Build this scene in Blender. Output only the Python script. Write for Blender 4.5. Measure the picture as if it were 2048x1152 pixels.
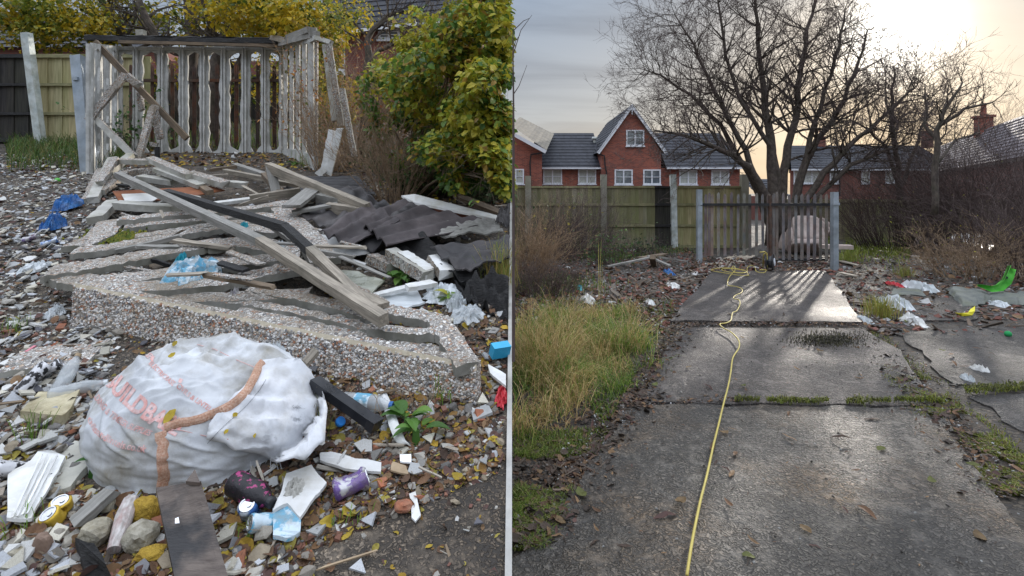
import bpy, bmesh, math, random
import numpy as np
from mathutils import Vector, Matrix, noise, Quaternion
from mathutils.geometry import tessellate_polygon
from mathutils.bvhtree import BVHTree
for o in list(bpy.data.objects): bpy.data.objects.remove(o)
S = bpy.context.scene
COL = S.collection
R = random.Random(7)
rad = math.radians
# ------------------------------------------------------------------ camera
F = 1024.0      # focal length in pixels of the 2048 px wide photograph
CH = 1.6        # eye height
SL = 0.2588     # the rubble bank on the left rises this much per metre
cd = bpy.data.cameras.new("camera"); cam = bpy.data.objects.new("camera", cd); COL.objects.link(cam)
cam.location = (0, 0, CH); cam.rotation_euler = (rad(90), 0, 0)
cd.sensor_width = 36; cd.lens = 18; cd.shift_y = -(576 - 385) / 2048.0
cd.clip_start = .05; cd.clip_end = 2000
S.camera = cam
# ------------------------------------------------------------------ light
SUN_EL, SUN_AZ = rad(14.0), rad(36.5)       # azimuth to the right of the view direction
sv = Vector((math.sin(SUN_AZ) * math.cos(SUN_EL), math.cos(SUN_AZ) * math.cos(SUN_EL), math.sin(SUN_EL)))
sl = bpy.data.lights.new("sun", 'SUN'); sl.energy = 3.4; sl.angle = rad(1.2); sl.color = (1, .92, .82)
so = bpy.data.objects.new("sun", sl); COL.objects.link(so); so.location = (20, 20, 30)
so.rotation_euler = (-sv).to_track_quat('-Z', 'Y').to_euler()
W = bpy.data.worlds.new("World"); S.world = W; W.use_nodes = True
nt = W.node_tree; nt.nodes.clear()
def N(t, k, **kw):
    n = t.nodes.new(k)
    for a, b in kw.items(): setattr(n, a, b)
    return n
def math_(t, op, a, b=None, clamp=False):
    n = N(t, 'ShaderNodeMath', operation=op); n.use_clamp = clamp
    for i, v in enumerate((a, b)):
        if v is None: continue
        if isinstance(v, (int, float)): n.inputs[i].default_value = v
        else: t.links.new(v, n.inputs[i])
    return n.outputs[0]
def mixc(t, f, a, b, mode='MIX'):
    n = N(t, 'ShaderNodeMix', data_type='RGBA', blend_type=mode)
    for s, v in ((n.inputs[0], f), (n.inputs[6], a), (n.inputs[7], b)):
        if isinstance(v, (int, float)): s.default_value = v
        elif isinstance(v, tuple): s.default_value = (*v[:3], 1)
        else: t.links.new(v, s)
    return n.outputs[2]
def ramp(t, f, stops, interp='LINEAR'):
    n = N(t, 'ShaderNodeValToRGB'); e = n.color_ramp; e.interpolation = interp
    while len(e.elements) < len(stops): e.elements.new(.5)
    for el, (p, c) in zip(e.elements, stops):
        el.position = p; el.color = (*c, 1) if isinstance(c, tuple) else (c, c, c, 1)
    t.links.new(f, n.inputs[0]); return n.outputs[0]
def world():
    t = nt
    sky = N(t, 'ShaderNodeTexSky', sky_type='NISHITA'); sky.sun_disc = False
    sky.sun_elevation = SUN_EL; sky.sun_rotation = SUN_AZ; sky.dust_density = 2.5; sky.air_density = 1.2
    tc = N(t, 'ShaderNodeTexCoord'); d = tc.outputs['Generated']
    sep = N(t, 'ShaderNodeSeparateXYZ'); t.links.new(d, sep.inputs[0])
    # streaky high cloud: direction projected on a flat layer
    z = math_(t, 'MAXIMUM', math_(t, 'ADD', sep.outputs[2], .12), .05)
    cx = math_(t, 'DIVIDE', sep.outputs[0], z); cy = math_(t, 'DIVIDE', sep.outputs[1], z)
    cmb = N(t, 'ShaderNodeCombineXYZ'); t.links.new(cx, cmb.inputs[0]); t.links.new(cy, cmb.inputs[1])
    mp = N(t, 'ShaderNodeMapping'); mp.inputs['Rotation'].default_value = (0, 0, rad(14)); mp.inputs['Scale'].default_value = (.55, 1.5, 1)
    t.links.new(cmb.outputs[0], mp.inputs[0])
    n1 = N(t, 'ShaderNodeTexNoise'); n1.inputs['Scale'].default_value = 1.1; n1.inputs['Detail'].default_value = 7; n1.inputs['Roughness'].default_value = .55; n1.inputs['Distortion'].default_value = .6
    t.links.new(mp.outputs[0], n1.inputs['Vector'])
    cl = ramp(t, n1.outputs[0], [(.36, .0), (.60, 1.)])
    dt = N(t, 'ShaderNodeVectorMath', operation='DOT_PRODUCT'); t.links.new(d, dt.inputs[0]); dt.inputs[1].default_value = sv
    ds = math_(t, 'MAXIMUM', dt.outputs['Value'], 0.0)
    g1 = math_(t, 'POWER', ds, 760.0); g2 = math_(t, 'POWER', ds, 95.0); g3 = math_(t, 'POWER', ds, 9.0)
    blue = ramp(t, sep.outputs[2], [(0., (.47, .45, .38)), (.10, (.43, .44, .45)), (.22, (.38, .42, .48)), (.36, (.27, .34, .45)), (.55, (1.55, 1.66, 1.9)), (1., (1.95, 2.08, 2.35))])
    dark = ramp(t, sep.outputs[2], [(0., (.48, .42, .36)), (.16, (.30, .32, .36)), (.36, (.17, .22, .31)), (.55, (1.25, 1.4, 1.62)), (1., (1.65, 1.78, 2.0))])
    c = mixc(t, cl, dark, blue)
    warm = mixc(t, math_(t, 'MULTIPLY', g3, .30), c, (.46, .45, .40))
    nis = mixc(t, 1.0, sky.outputs[0], (.06, .06, .06), 'MULTIPLY')
    c2 = mixc(t, .15, warm, nis)
    def add(a, f, col):
        m = N(t, 'ShaderNodeMix', data_type='RGBA', blend_type='MULTIPLY'); m.inputs[0].default_value = 1
        m.inputs[6].default_value = (*col, 1); t.links.new(f, m.inputs[7]); return mixc(t, 1.0, a, m.outputs[2], 'ADD')
    c3 = add(c2, g1, (3.4, 3.35, 3.2)); c3 = add(c3, g2, (.16, .155, .14))
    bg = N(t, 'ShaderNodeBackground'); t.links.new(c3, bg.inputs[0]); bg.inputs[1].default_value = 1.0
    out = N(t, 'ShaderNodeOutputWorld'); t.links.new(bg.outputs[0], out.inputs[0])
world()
S.view_settings.view_transform = 'Standard'; S.view_settings.look = 'None'; S.view_settings.gamma = 1
S.view_settings.exposure = 0.34
S.render.engine = 'CYCLES'
try:
    S.cycles.max_bounces = 6; S.cycles.transparent_max_bounces = 8
except Exception: pass

# ------------------------------------------------------------------ helpers
def A(x, y, d): return Vector(((x - 1024) / F * d, d, CH - (y - 385) / F * d))
def LP(x, y, h=0.0):          # a point h above the sloping left ground
    d = (CH - h) * F / (y - 120.0)
    if d > 13: d = (CH - h - SL * 13) * F / (y - 385.0) if y < 384 else 13
    return A(x, y, d)
def RP(x, y, h=0.0): return A(x, y, (CH - h) * F / (y - 385.0))
def V(*a): return Vector(a)
def hL(X, Y):
    z = SL * min(Y, 13.0)
    z += .018 * noise.noise(V(X * 1.3, Y * 1.3, 3)) + .008 * noise.noise(V(X * 6, Y * 6, 1))
    z += .10 * math.exp(-((X + 4.2) ** 2 / 1.6 + (Y - 6.9) ** 2 / .9))     # low heap by the standing wall
    return z
def hR(X, Y):
    z = .012 * noise.noise(V(X * 1.1, Y * 1.1, 7)) + .008 * noise.noise(V(X * 7, Y * 7, 5)) - .006
    c = .36 * Y + 1.55 + .1 * noise.noise(V(0, Y, 9))     # not on the slabs
    return z
def lin(c): return tuple((v / 12.92 if v <= .04045 else ((v + .055) / 1.055) ** 2.4) for v in c)
def H(s): return lin(tuple(int(s[i:i + 2], 16) / 255 for i in (0, 2, 4)))

def worigin(o):
    v = Vector((0, 0, 0))
    while o: v += o.location; o = o.parent
    return v
def tag(o, label=None, cat=None, group=None, kind=None):
    if label: o['label'] = label
    if cat: o['category'] = cat
    if group: o['group'] = group
    if kind: o['kind'] = kind
    return o
def thing(name, loc, label, cat, group=None):
    o = bpy.data.objects.new(name, None); COL.objects.link(o); o.location = loc; o.empty_display_size = .1
    return tag(o, label, cat, group)
class MB:
    def __init__(s): s.v = []; s.f = []; s.c = []; s.l = []; s.m = []
    def add(s, vs, fs, col=(1, 1, 1), lc=None, mi=0):
        b = len(s.v); s.v.extend([tuple(p) for p in vs]); s.c.extend([col] * len(vs))
        s.l.extend([tuple(p) for p in (lc if lc is not None else vs)])
        s.f.extend([tuple(i + b for i in f) for f in fs])
        if isinstance(mi, int): s.m.extend([mi] * len(fs))
        else: s.m.extend(mi)
    def tpl(s, t, M_, col=(1, 1, 1), off=None):
        o = off or (R.random() * 9, R.random() * 9, 0)
        s.add([M_ @ p for p in t[0]], t[1], col, [(p[0] + o[0], p[1] + o[1], p[2]) for p in t[0]])
    def box(s, c, sz, rot=None, col=(1, 1, 1)):
        c = Vector(c); h = Vector(sz) * .5; vs = []; lc = []
        for i in (-1, 1):
            for j in (-1, 1):
                for k in (-1, 1):
                    p = Vector((i * h.x, j * h.y, k * h.z)); vs.append(c + (rot @ p if rot else p)); lc.append(vs[-1])
        s.add(vs, [(0, 1, 3, 2), (4, 6, 7, 5), (0, 4, 5, 1), (2, 3, 7, 6), (0, 2, 6, 4), (1, 5, 7, 3)], col, lc)
    def bar(s, p, q, w, t, up=(0, 0, 1), seg=6, jit=.06, col=(1, 1, 1), w2=None, t2=None, mid=None, mis=None, ragged=0):
        """beam of section w (sideways) x t (along up) between p and q; mid bends it"""
        p = Vector(p); q = Vector(q); up = Vector(up); w2 = w if w2 is None else w2; t2 = t if t2 is None else t2
        ax = (q - p); Ln = ax.length; ax.normalize()
        side = ax.cross(up); side = side.normalized() if side.length > 1e-4 else Vector((1, 0, 0)); u = side.cross(ax).normalized()
        vs = []; lc = []; o = R.random() * 20
        for i in range(seg + 1):
            f = i / seg; c = p.lerp(q, f)
            if mid is not None: c = c + Vector(mid) * (4 * f * (1 - f))
            ww = (w + (w2 - w) * f) * .5; tt = (t + (t2 - t) * f) * .5
            for a, b in ((-1, -1), (1, -1), (1, 1), (-1, 1)):
                k = 1 + R.uniform(-jit, jit) ; k2 = 1 + R.uniform(-jit, jit)
                e = ax * (R.uniform(-ragged, ragged) if i in (0, seg) else 0)
                vs.append(c + side * (a * ww * k) + u * (b * tt * k2) + e); lc.append((f * Ln + o, a * ww, b * tt + o))
        fs = [(0, 1, 2, 3), tuple(seg * 4 + i for i in (3, 2, 1, 0))]; mi = [0, 0]
        for i in range(seg):
            for k in range(4):
                fs.append((i * 4 + k, i * 4 + 4 + k, i * 4 + 4 + (k + 1) % 4, i * 4 + (k + 1) % 4))
                mi.append(mis[k] if mis else 0)
        s.add(vs, fs, col, lc, mi)
    def tube(s, pts, rs, n=6, col=(1, 1, 1), caps=True):
        pts = [Vector(p) for p in pts]
        if not hasattr(rs, '__len__'): rs = [rs] * len(pts)
        vs = []; lc = []; L_ = 0; t0 = (pts[1] - pts[0]).normalized()
        ref = t0.orthogonal().normalized()
        for i, p in enumerate(pts):
            t = (pts[min(i + 1, len(pts) - 1)] - pts[max(i - 1, 0)]).normalized()
            ref = (ref - t * ref.dot(t)); ref = ref.normalized() if ref.length > 1e-6 else t.orthogonal().normalized()
            b = t.cross(ref)
            if i: L_ += (p - pts[i - 1]).length
            for k in range(n):
                a = 2 * math.pi * k / n; vs.append(p + (ref * math.cos(a) + b * math.sin(a)) * rs[i]); lc.append((L_, k / n * .3, rs[i]))
        fs = [(i * n + k, i * n + (k + 1) % n, i * n + n + (k + 1) % n, i * n + n + k) for i in range(len(pts) - 1) for k in range(n)]
        if caps: fs += [tuple(reversed(range(n))), tuple((len(pts) - 1) * n + k for k in range(n))]
        s.add(vs, fs, col, lc)
    def lathe(s, prof, M_, n=16, col=(1, 1, 1), cap=True):
        vs = []; lc = []
        for r, z in prof:
            for k in range(n):
                a = 2 * math.pi * k / n; q = Vector((r * math.cos(a), r * math.sin(a), z)); vs.append(M_ @ q); lc.append(q)
        m = len(prof)
        fs = [(i * n + k, i * n + (k + 1) % n, i * n + n + (k + 1) % n, i * n + n + k) for i in range(m - 1) for k in range(n)]
        if cap: fs += [tuple(reversed(range(n))), tuple((m - 1) * n + k for k in range(n))]
        s.add(vs, fs, col, lc)
    def plate(s, loops, th, col=(1, 1, 1), side_mi=0, nrm=None, top_mi=0, bumpf=None):
        """flat piece from outline loops of 3-D points (first outer, others holes), thickness th downwards along nrm"""
        nrm = Vector(nrm or (0, 0, 1)); allp = [Vector(p) for lp in loops for p in lp]; n = len(allp)
        tri = tessellate_polygon([[Vector(p) for p in lp] for lp in loops])
        vs = allp + [p - nrm * th for p in allp]; fs = []; mi = []
        for a, b, c in tri:
            nn = (allp[b] - allp[a]).cross(allp[c] - allp[a])
            if nn.dot(nrm) < 0: a, b, c = a, c, b
            fs.append((a, b, c)); mi.append(top_mi); fs.append((c + n, b + n, a + n)); mi.append(side_mi)
        b = 0
        for lp in loops:
            k = len(lp)
            for i in range(k):
                j = (i + 1) % k; fs.append((b + i, b + i + n, b + j + n, b + j)); mi.append(side_mi)
            b += k
        s.add(vs, fs, col, None, mi)
    def grid(s, P, col=(1, 1, 1), th=0, lc=None, nrm=None):
        """P[i][j] points; optional thickness"""
        a = len(P); b = len(P[0]); vs = [Vector(P[i][j]) for i in range(a) for j in range(b)]; l0 = [lc[i][j] for i in range(a) for j in range(b)] if lc else list(vs)
        fs = [(i * b + j, i * b + j + 1, (i + 1) * b + j + 1, (i + 1) * b + j) for i in range(a - 1) for j in range(b - 1)]
        if th:
            nn = Vector(nrm or (0, 0, 1)); m = a * b; vs = vs + [p - nn * th for p in vs]; l0 = l0 + l0
            fs += [tuple(x + m for x in reversed(f)) for f in fs]
            rim = [(i, 0) for i in range(a)] + [(a - 1, j) for j in range(1, b)] + [(i, b - 1) for i in range(a - 2, -1, -1)] + [(0, j) for j in range(b - 2, 0, -1)]
            for k in range(len(rim)):
                p, q = rim[k], rim[(k + 1) % len(rim)]; x, y = p[0] * b + p[1], q[0] * b + q[1]; fs.append((y, x, x + m, y + m))
        s.add(vs, fs, col, l0)
    def build(s, name, mat, parent=None, smooth=False, label=None):
        mats = mat if isinstance(mat, (list, tuple)) else [mat]
        me = bpy.data.meshes.new(name); v = np.array(s.v, dtype=np.float64).reshape(-1, 3)
        if parent is None: o3 = np.array([v[:, 0].mean(), v[:, 1].mean(), v[:, 2].min()])
        else: o3 = np.array(worigin(parent))
        me.from_pydata((v - o3).tolist(), [], s.f)
        for m in mats: me.materials.append(m)
        if len(mats) > 1: me.polygons.foreach_set('material_index', s.m)
        c = np.ones((len(s.v), 4), dtype=np.float32); c[:, :3] = np.array(s.c, dtype=np.float32)
        at = me.color_attributes.new('Col', 'FLOAT_COLOR', 'POINT'); at.data.foreach_set('color', c.ravel())
        al = me.attributes.new('lc', 'FLOAT_VECTOR', 'POINT'); al.data.foreach_set('vector', np.array(s.l, dtype=np.float32).ravel())
        if smooth: me.shade_smooth()
        ob = bpy.data.objects.new(name, me); COL.objects.link(ob)
        if parent is None: ob.location = o3
        else: ob.parent = parent
        if label: ob['label'] = label
        return ob
    def single(s, name, mat, label, cat, group=None, smooth=False, kind=None):
        return tag(s.build(name, mat, None, smooth), label, cat, group, kind)

# ------------------------------------------------------------------ materials
def M(name, c1, c2, scale=8, aniso=(1, 1, 1), rough=.8, bump=.3, bs=60, metal=0, dirt=None, ds=2.0, damt=.5, rnd=.0, spec=.4, trans=0, alpha=1, dist=.01, coat=0, thr=(.35, .65), stain=None, brush=None):
    m = bpy.data.materials.new(name); m.use_nodes = True; t = m.node_tree; t.nodes.clear()
    at = N(t, 'ShaderNodeAttribute', attribute_name='lc'); vc = N(t, 'ShaderNodeAttribute', attribute_name='Col')
    mp = N(t, 'ShaderNodeMapping'); mp.inputs['Scale'].default_value = aniso; t.links.new(at.outputs['Vector'], mp.inputs[0])
    n1 = N(t, 'ShaderNodeTexNoise'); n1.inputs['Scale'].default_value = scale; n1.inputs['Detail'].default_value = 6; n1.inputs['Roughness'].default_value = .6
    t.links.new(mp.outputs[0], n1.inputs['Vector'])
    c = ramp(t, n1.outputs[0], [(thr[0], c1), (thr[1], c2)])
    if dirt:
        n2 = N(t, 'ShaderNodeTexNoise'); n2.inputs['Scale'].default_value = ds; n2.inputs['Detail'].default_value = 8; n2.inputs['Roughness'].default_value = .65
        t.links.new(at.outputs['Vector'], n2.inputs['Vector'])
        k = ramp(t, n2.outputs[0], [(.45, 0.), (.68, damt)]); c = mixc(t, k, c, dirt)
    if stain:
        n4 = N(t, 'ShaderNodeTexNoise'); n4.inputs['Scale'].default_value = stain[1]; n4.inputs['Detail'].default_value = 5
        mp4 = N(t, 'ShaderNodeMapping'); mp4.inputs['Location'].default_value = (7, 3, 5); t.links.new(at.outputs['Vector'], mp4.inputs[0]); t.links.new(mp4.outputs[0], n4.inputs['Vector'])
        k = ramp(t, n4.outputs[0], [(.52, 0.), (.60, stain[2])]); c = mixc(t, k, c, stain[0])
    c = mixc(t, 1.0, c, vc.outputs['Color'], 'MULTIPLY')
    if rnd:
        oi = N(t, 'ShaderNodeObjectInfo'); hs = N(t, 'ShaderNodeHueSaturation'); t.links.new(c, hs.inputs['Color'])
        t.links.new(math_(t, 'ADD', math_(t, 'MULTIPLY', oi.outputs['Random'], rnd), 1 - rnd / 2), hs.inputs['Value']); c = hs.outputs[0]
    b = N(t, 'ShaderNodeBsdfPrincipled'); t.links.new(c, b.inputs['Base Color'])
    b.inputs['Roughness'].default_value = rough; b.inputs['Metallic'].default_value = metal
    b.inputs['Specular IOR Level'].default_value = spec; b.inputs['Coat Weight'].default_value = coat
    if rough < .95:
        rr = ramp(t, n1.outputs[0], [(.3, max(0, rough - .12)), (.7, min(1, rough + .12))]); t.links.new(rr, b.inputs['Roughness'])
    if bump:
        n3 = N(t, 'ShaderNodeTexNoise'); n3.inputs['Scale'].default_value = bs; n3.inputs['Detail'].default_value = 5; n3.inputs['Roughness'].default_value = .7
        t.links.new(mp.outputs[0], n3.inputs['Vector'])
        bp = N(t, 'ShaderNodeBump'); bp.inputs['Strength'].default_value = bump; bp.inputs['Distance'].default_value = dist
        t.links.new(n3.outputs[0], bp.inputs['Height']); t.links.new(bp.outputs[0], b.inputs['Normal'])
    s = b.outputs[0]
    if trans:
        tr = N(t, 'ShaderNodeBsdfTranslucent'); t.links.new(c, tr.inputs[0]); mx = N(t, 'ShaderNodeMixShader'); mx.inputs[0].default_value = trans
        t.links.new(s, mx.inputs[1]); t.links.new(tr.outputs[0], mx.inputs[2]); s = mx.outputs[0]
    if alpha < 1:
        tp = N(t, 'ShaderNodeBsdfTransparent'); mx = N(t, 'ShaderNodeMixShader'); mx.inputs[0].default_value = alpha
        t.links.new(tp.outputs[0], mx.inputs[1]); t.links.new(s, mx.inputs[2]); s = mx.outputs[0]
    o = N(t, 'ShaderNodeOutputMaterial'); t.links.new(s, o.inputs[0]); return m
def mat_pebble(name, sc=62, warm=0):
    m = bpy.data.materials.new(name); m.use_nodes = True; t = m.node_tree; t.nodes.clear()
    at = N(t, 'ShaderNodeAttribute', attribute_name='lc')
    nz = N(t, 'ShaderNodeTexNoise'); nz.inputs['Scale'].default_value = 30; t.links.new(at.outputs['Vector'], nz.inputs['Vector'])
    wv = mixc(t, .02, at.outputs['Vector'], nz.outputs['Color'], 'LINEAR_LIGHT')
    v1 = N(t, 'ShaderNodeTexVoronoi'); v1.inputs['Scale'].default_value = sc; v1.inputs['Randomness'].default_value = 1; t.links.new(wv, v1.inputs['Vector'])
    v2 = N(t, 'ShaderNodeTexVoronoi', feature='DISTANCE_TO_EDGE'); v2.inputs['Scale'].default_value = sc; t.links.new(wv, v2.inputs['Vector'])
    sp = N(t, 'ShaderNodeSeparateColor'); t.links.new(v1.outputs['Color'], sp.inputs[0])
    c = ramp(t, sp.outputs[0], [(0, (.62, .59, .55)), (.2, (.42, .40, .38)), (.3, (.76, .74, .70)), (.5, (.60, .47, .36)), (.58, (.24, .22, .21)), (.66, (.66, .58, .51)), (.80, (.46, .25, .16)), (.88, (.78, .76, .73)), (.96, (.14, .14, .15))], 'CONSTANT')
    e = ramp(t, v2.outputs['Distance'], [(.02, 0.), (.14, 1.)])
    c = mixc(t, e, (.20, .175, .145), c)
    n2 = N(t, 'ShaderNodeTexNoise'); n2.inputs['Scale'].default_value = 2.3; n2.inputs['Detail'].default_value = 6; t.links.new(at.outputs['Vector'], n2.inputs['Vector'])
    c = mixc(t, ramp(t, n2.outputs[0], [(.47, 0.), (.68, .75)]), c, (.22, .175, .12))
    b = N(t, 'ShaderNodeBsdfPrincipled'); t.links.new(c, b.inputs['Base Color']); b.inputs['Roughness'].default_value = .72
    bp = N(t, 'ShaderNodeBump'); bp.inputs['Strength'].default_value = .9; bp.inputs['Distance'].default_value = .008
    t.links.new(ramp(t, v2.outputs['Distance'], [(0, 0.), (.35, 1.)], 'EASE'), bp.inputs['Height']); t.links.new(bp.outputs[0], b.inputs['Normal'])
    o = N(t, 'ShaderNodeOutputMaterial'); t.links.new(b.outputs[0], o.inputs[0]); return m
def mat_brick(name, c1, c2, mortar, sx=1.0):
    m = bpy.data.materials.new(name); m.use_nodes = True; t = m.node_tree; t.nodes.clear()
    at = N(t, 'ShaderNodeAttribute', attribute_name='lc'); sp = N(t, 'ShaderNodeSeparateXYZ'); t.links.new(at.outputs['Vector'], sp.inputs[0])
    cb = N(t, 'ShaderNodeCombineXYZ'); t.links.new(math_(t, 'ADD', sp.outputs[0], sp.outputs[1]), cb.inputs[0]); t.links.new(sp.outputs[2], cb.inputs[1])
    br = N(t, 'ShaderNodeTexBrick'); br.inputs['Scale'].default_value = sx; br.inputs['Brick Width'].default_value = .225; br.inputs['Row Height'].default_value = .075; br.inputs['Mortar Size'].default_value = .009
    br.inputs['Color1'].default_value = (*c1, 1); br.inputs['Color2'].default_value = (*c2, 1); br.inputs['Mortar'].default_value = (*mortar, 1); t.links.new(cb.outputs[0], br.inputs['Vector'])
    n2 = N(t, 'ShaderNodeTexNoise'); n2.inputs['Scale'].default_value = .7; n2.inputs['Detail'].default_value = 6; t.links.new(at.outputs['Vector'], n2.inputs['Vector'])
    c = mixc(t, 1.0, br.outputs[0], ramp(t, n2.outputs[0], [(.3, (.75, .75, .78)), (.7, (1.1, 1.05, 1.))]), 'MULTIPLY')
    b = N(t, 'ShaderNodeBsdfPrincipled'); t.links.new(c, b.inputs['Base Color']); b.inputs['Roughness'].default_value = .85
    o = N(t, 'ShaderNodeOutputMaterial'); t.links.new(b.outputs[0], o.inputs[0]); return m
def mat_boards(name, c1, c2, w, green=(.10, .11, .03), ga=.6):
    """vertical fence boards: tone varies from board to board"""
    m = bpy.data.materials.new(name); m.use_nodes = True; t = m.node_tree; t.nodes.clear()
    at = N(t, 'ShaderNodeAttribute', attribute_name='lc'); vc = N(t, 'ShaderNodeAttribute', attribute_name='Col')
    mp = N(t, 'ShaderNodeMapping'); mp.inputs['Scale'].default_value = (9, 9, .8); t.links.new(at.outputs['Vector'], mp.inputs[0])
    n1 = N(t, 'ShaderNodeTexNoise'); n1.inputs['Scale'].default_value = 3; n1.inputs['Detail'].default_value = 7; t.links.new(mp.outputs[0], n1.inputs['Vector'])
    c = ramp(t, n1.outputs[0], [(.3, c1), (.7, c2)])
    n2 = N(t, 'ShaderNodeTexNoise'); n2.inputs['Scale'].default_value = .9; n2.inputs['Detail'].default_value = 5; t.links.new(at.outputs['Vector'], n2.inputs['Vector'])
    c = mixc(t, ramp(t, n2.outputs[0], [(.4, 0.), (.62, ga)]), c, green); c = mixc(t, 1.0, c, vc.outputs['Color'], 'MULTIPLY')
    b = N(t, 'ShaderNodeBsdfPrincipled'); t.links.new(c, b.inputs['Base Color']); b.inputs['Roughness'].default_value = .85
    bp = N(t, 'ShaderNodeBump'); bp.inputs['Strength'].default_value = .4; bp.inputs['Distance'].default_value = .004; t.links.new(n1.outputs[0], bp.inputs['Height']); t.links.new(bp.outputs[0], b.inputs['Normal'])
    o = N(t, 'ShaderNodeOutputMaterial'); t.links.new(b.outputs[0], o.inputs[0]); return m
def n_col(t, P, s):
    n = N(t, 'ShaderNodeTexNoise'); n.inputs['Scale'].default_value = s; t.links.new(P, n.inputs['Vector']); return n.outputs['Color']
def mat_slab(name, c1, c2, patch, wet=.45, gs=55, bump=1.0):
    """weathered concrete with open aggregate, brown stains and damp patches"""
    m = bpy.data.materials.new(name); m.use_nodes = True; t = m.node_tree; t.nodes.clear()
    at = N(t, 'ShaderNodeAttribute', attribute_name='lc'); P = at.outputs['Vector']
    def nz(s, d=6, r=.6, off=0):
        n = N(t, 'ShaderNodeTexNoise'); n.inputs['Scale'].default_value = s; n.inputs['Detail'].default_value = d; n.inputs['Roughness'].default_value = r
        q = N(t, 'ShaderNodeMapping'); q.inputs['Location'].default_value = (off, off * 2, 0); t.links.new(P, q.inputs[0]); t.links.new(q.outputs[0], n.inputs['Vector']); return n.outputs[0]
    a = nz(1.6); c = ramp(t, a, [(.32, c1), (.68, c2)])
    c = mixc(t, ramp(t, nz(.9, 7, .62, 4), [(.5, 0.), (.66, .75)]), c, patch)
    v = N(t, 'ShaderNodeTexVoronoi'); v.inputs['Scale'].default_value = gs; t.links.new(P, v.inputs['Vector'])
    sp = N(t, 'ShaderNodeSeparateColor'); t.links.new(v.outputs['Color'], sp.inputs[0])
    g = ramp(t, sp.outputs[0], [(0, (.5, .5, .5)), (.3, (.85, .85, .85)), (.7, (1.05, 1.05, 1.05)), (.9, (1.3, 1.26, 1.2)), (.985, (1.9, 1.85, 1.75))])
    c = mixc(t, .8, c, g, 'MULTIPLY')
    fine = nz(gs * 1.4, 4, .7, 1)
    wq = mixc(t, .06, P, n_col(t, P, gs * .25), 'LINEAR_LIGHT')
    v2 = N(t, 'ShaderNodeTexVoronoi'); v2.inputs['Scale'].default_value = gs * .62; t.links.new(wq, v2.inputs['Vector'])
    pit = math_(t, 'MAXIMUM', ramp(t, v2.outputs['Distance'], [(.36, 1.), (.60, 0.)]), ramp(t, nz(gs * .12, 4, .6, 5), [(.50, 0.), (.66, .8)]))
    big = ramp(t, nz(.55, 7, .62, 11), [(.36, (.42, .42, .43)), (.47, (.8, .8, .8)), (.64, (1.25, 1.22, 1.16))]); c = mixc(t, 1.0, c, big, 'MULTIPLY')
    c = mixc(t, math_(t, 'MULTIPLY', math_(t, 'SUBTRACT', 1.0, pit), .8), c, (.022, .02, .018))
    b = N(t, 'ShaderNodeBsdfPrincipled'); t.links.new(c, b.inputs['Base Color'])
    t.links.new(ramp(t, nz(.7, 6, .6, 8), [(.35, wet - .12), (.65, wet + .22)]), b.inputs['Roughness']); b.inputs['Specular IOR Level'].default_value = .42
    wv = N(t, 'ShaderNodeTexWave', bands_direction='Y'); wv.inputs['Scale'].default_value = 9; wv.inputs['Distortion'].default_value = 5; wv.inputs['Detail'].default_value = 3; t.links.new(P, wv.inputs['Vector'])
    hgt = math_(t, 'ADD', math_(t, 'ADD', math_(t, 'MULTIPLY', fine, .5), pit), math_(t, 'MULTIPLY', wv.outputs['Fac'], .10))
    bp = N(t, 'ShaderNodeBump'); bp.inputs['Strength'].default_value = bump; bp.inputs['Distance'].default_value = .009
    t.links.new(hgt, bp.inputs['Height']); t.links.new(bp.outputs[0], b.inputs['Normal'])
    o = N(t, 'ShaderNodeOutputMaterial'); t.links.new(b.outputs[0], o.inputs[0]); return m
def glassmat(name, tint=(.8, .85, .85), a=.35, rough=.15):
    return M(name, tint, tint, rough=rough, bump=.2, bs=25, spec=.9, alpha=a, dist=.02)
white = (.66, .66, .64)
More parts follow.
